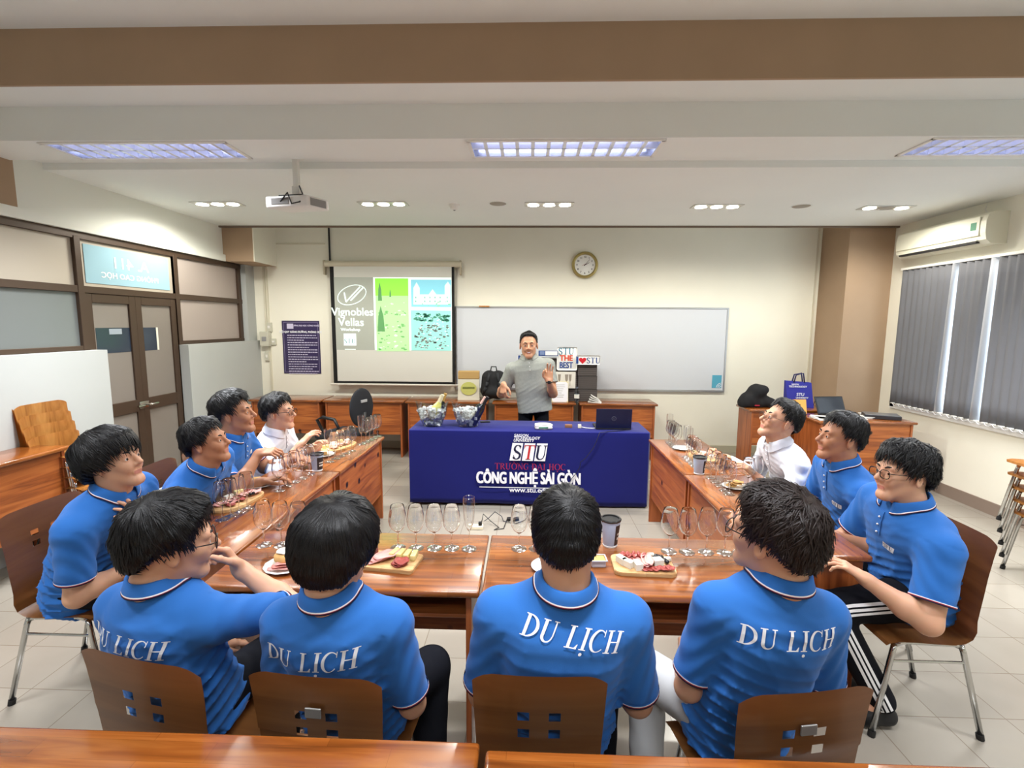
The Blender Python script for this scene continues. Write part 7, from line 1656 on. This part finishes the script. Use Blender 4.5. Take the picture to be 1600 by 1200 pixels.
person('smiling student in blue polo on the left side holding a phone over the desk', (-2.04, 3.14), -78, H, head=(-3, 8, 0), w=1.0, hs=1.12, hair={**TWO, 'n': 1500, 'front': 0.03, 'top': 0.032}, patch=(-0.08, 0.66), placket=True, skin='tan',
       armR=P3(405, 708, 2.86), hintR=(0.5, -0.5, -0.7), handR=dict(d=(0.2, 0.95, 0.15), n=(0.3, -0.2, 0.9), curls=(0.7, 0.75, 0.8, 0.8), thumb=0.6), armL=(-1.60, 3.30, 0.80), handL=dict(d=(0.5, 0.8, 0.0), n=(0, 0, 1), curls=(0.5, 0.6, 0.6, 0.7)), seed=17)
H = head_at(436, 645, 3.55)
person('man in white shirt and glasses at the far end of the left side', (-2.02, 3.72), -82, H, head=(-8, 3, 0), w=0.95, hs=1.10, shirt='white', hair={**TWO, 'n': 1300}, glasses='black', skin='fair', placket=True,
       armR=P3(470, 695, 3.36), hintR=(0.4, -0.6, -0.7), armL=(-1.62, 3.62, 0.80), sleeve=0.8, seed=19)
# --- right side, facing left
H = head_at(1218, 659, 3.15)
person('man in white shirt and glasses on the right side, head tilted up', (1.82, 3.25), 88, H, head=(2, 20, 0), w=0.96, hs=1.10, shirt='white', hair={**SHORT, 'front': 0.022, 'top': 0.024, 'n': 1200, 'line': [44, 40, 30, 12, 2, 12, -10, -30, -38]}, glasses='metal', skin='fair', placket=True,
       armL=P3(1185, 748, 2.98), hintL=(-0.5, -0.5, -0.7), armR=(1.42, 3.45, 0.80), sleeve=1.0, seed=23)
H = head_at(1312, 686, 2.62)
person('student in blue polo on the right side between the white shirt and the striped trousers', (1.84, 2.72), 84, H, head=(4, 8, 2), w=1.0, hs=1.06, hair={**SHORT, 'front': 0.03, 'top': 0.028, 'side': 0.009, 'n': 1500, 'line': [36, 36, 26, 6, -6, 6, -20, -36, -42]}, patch=(-0.08, 0.60), placket=True, skin='tan',
       armL=P3(1302, 838, 2.36), hintL=(-0.5, -0.6, -0.6), armR=(1.48, 2.84, 0.66), hintR=(0.5, -0.6, -0.6), seed=29)
H = head_at(1410, 742, 2.14)
person('student in blue polo, black glasses and black trousers with three white stripes on the right', (1.77, 2.22), 86, H, head=(6, 4, 3), w=1.16, hs=1.05, hair={**TWO, 'n': 2200, 'mess': 0.5, 'lift': 0.012, 'top': 0.032, 'front': 0.03, 'fringe': 1.1}, glasses='black', patch=(-0.06, 0.60), placket=True, skin='fair',
       armL=P3(1352, 905, 1.98), hintL=(-0.4, -0.6, -0.8), armR=(1.40, 2.40, 0.66), hintR=(0.5, -0.6, -0.6), knees=[(1.32, 2.04, 0.53), (1.30, 2.36, 0.53)], ankles=[(1.56, 2.02, 0.10), (1.62, 2.26, 0.10)], trousers='black', stripes=(0,), seed=31, fine=0.004)
# --- the presenter
H = head_at(826, 540, 5.22)
pr_, fr_ = person('smiling presenter in grey polo standing behind the blue table, one hand raised', (H.x+0.06, 5.25), 178, H, head=(2, -2, 2), w=1.12, hs=1.16, shirt='grey', pel=0.96, stand=True, hair={**SHORT, 'side': 0.003, 'top': 0.014, 'front': 0.010, 'n': 1800, 'len': 0.022, 'lift': 0.003, 'fringe': 0.5, 'lowlen': 0.3, 'line': [42, 40, 30, 12, 2, 12, -10, -30, -38]}, placket=True, skin='warm', smile=True,
       armL=P3(858, 597, 4.96), hintL=(-0.25, -0.5, -1), handL=dict(d=(0.05, -0.1, 1), n=(0.1, -0.98, 0), curls=(0.9, 0.35, 0.3, 0.3), thumb=0.7, spread=1.6, s=1.15), armR=P3(787, 600, 5.10), hintR=(0.15, -1, -0.5), handR=dict(d=(0.0, 0.35, -0.9), n=(0.6, 0.7, 0.3), curls=(0.6, 0.7, 0.8, 0.8), s=1.1), sleeve=0.62, arml=(0.31, 0.27), seed=37, fine=0.0036, hunch=0.0)
q = at(861, 594, Y=4.97)
wt = MB(); wt.tube([(0.030*math.cos(a_), 0.027*math.sin(a_), 0) for a_ in np.linspace(0, 2*PI, 21)[:-1]], 0.006, 6, closed=True)
wt.rbox((-0.016, -0.034, -0.016), (0.016, -0.026, 0.016), 0.003)
tag(wt.build('wrist_watch', BLACK, None, smooth='auto', loc=fr_['wrist']['L']), 'black wrist watch on the presenter\'s raised arm', 'watch')
q = at(421, 706, Y=2.92)
ph = empty('phone', (q.x, 2.92, q.z), 0.5, 'dark phone held by the smiling student on the left', 'phone'); MB().rbox((-0.035, -0.075, -0.004), (0.035, 0.075, 0.004), 0.004, M=Matrix.Rotation(0.5, 4, 'Y')).build('phone_body', BLACK, ph)
bpy.context.view_layer.update()
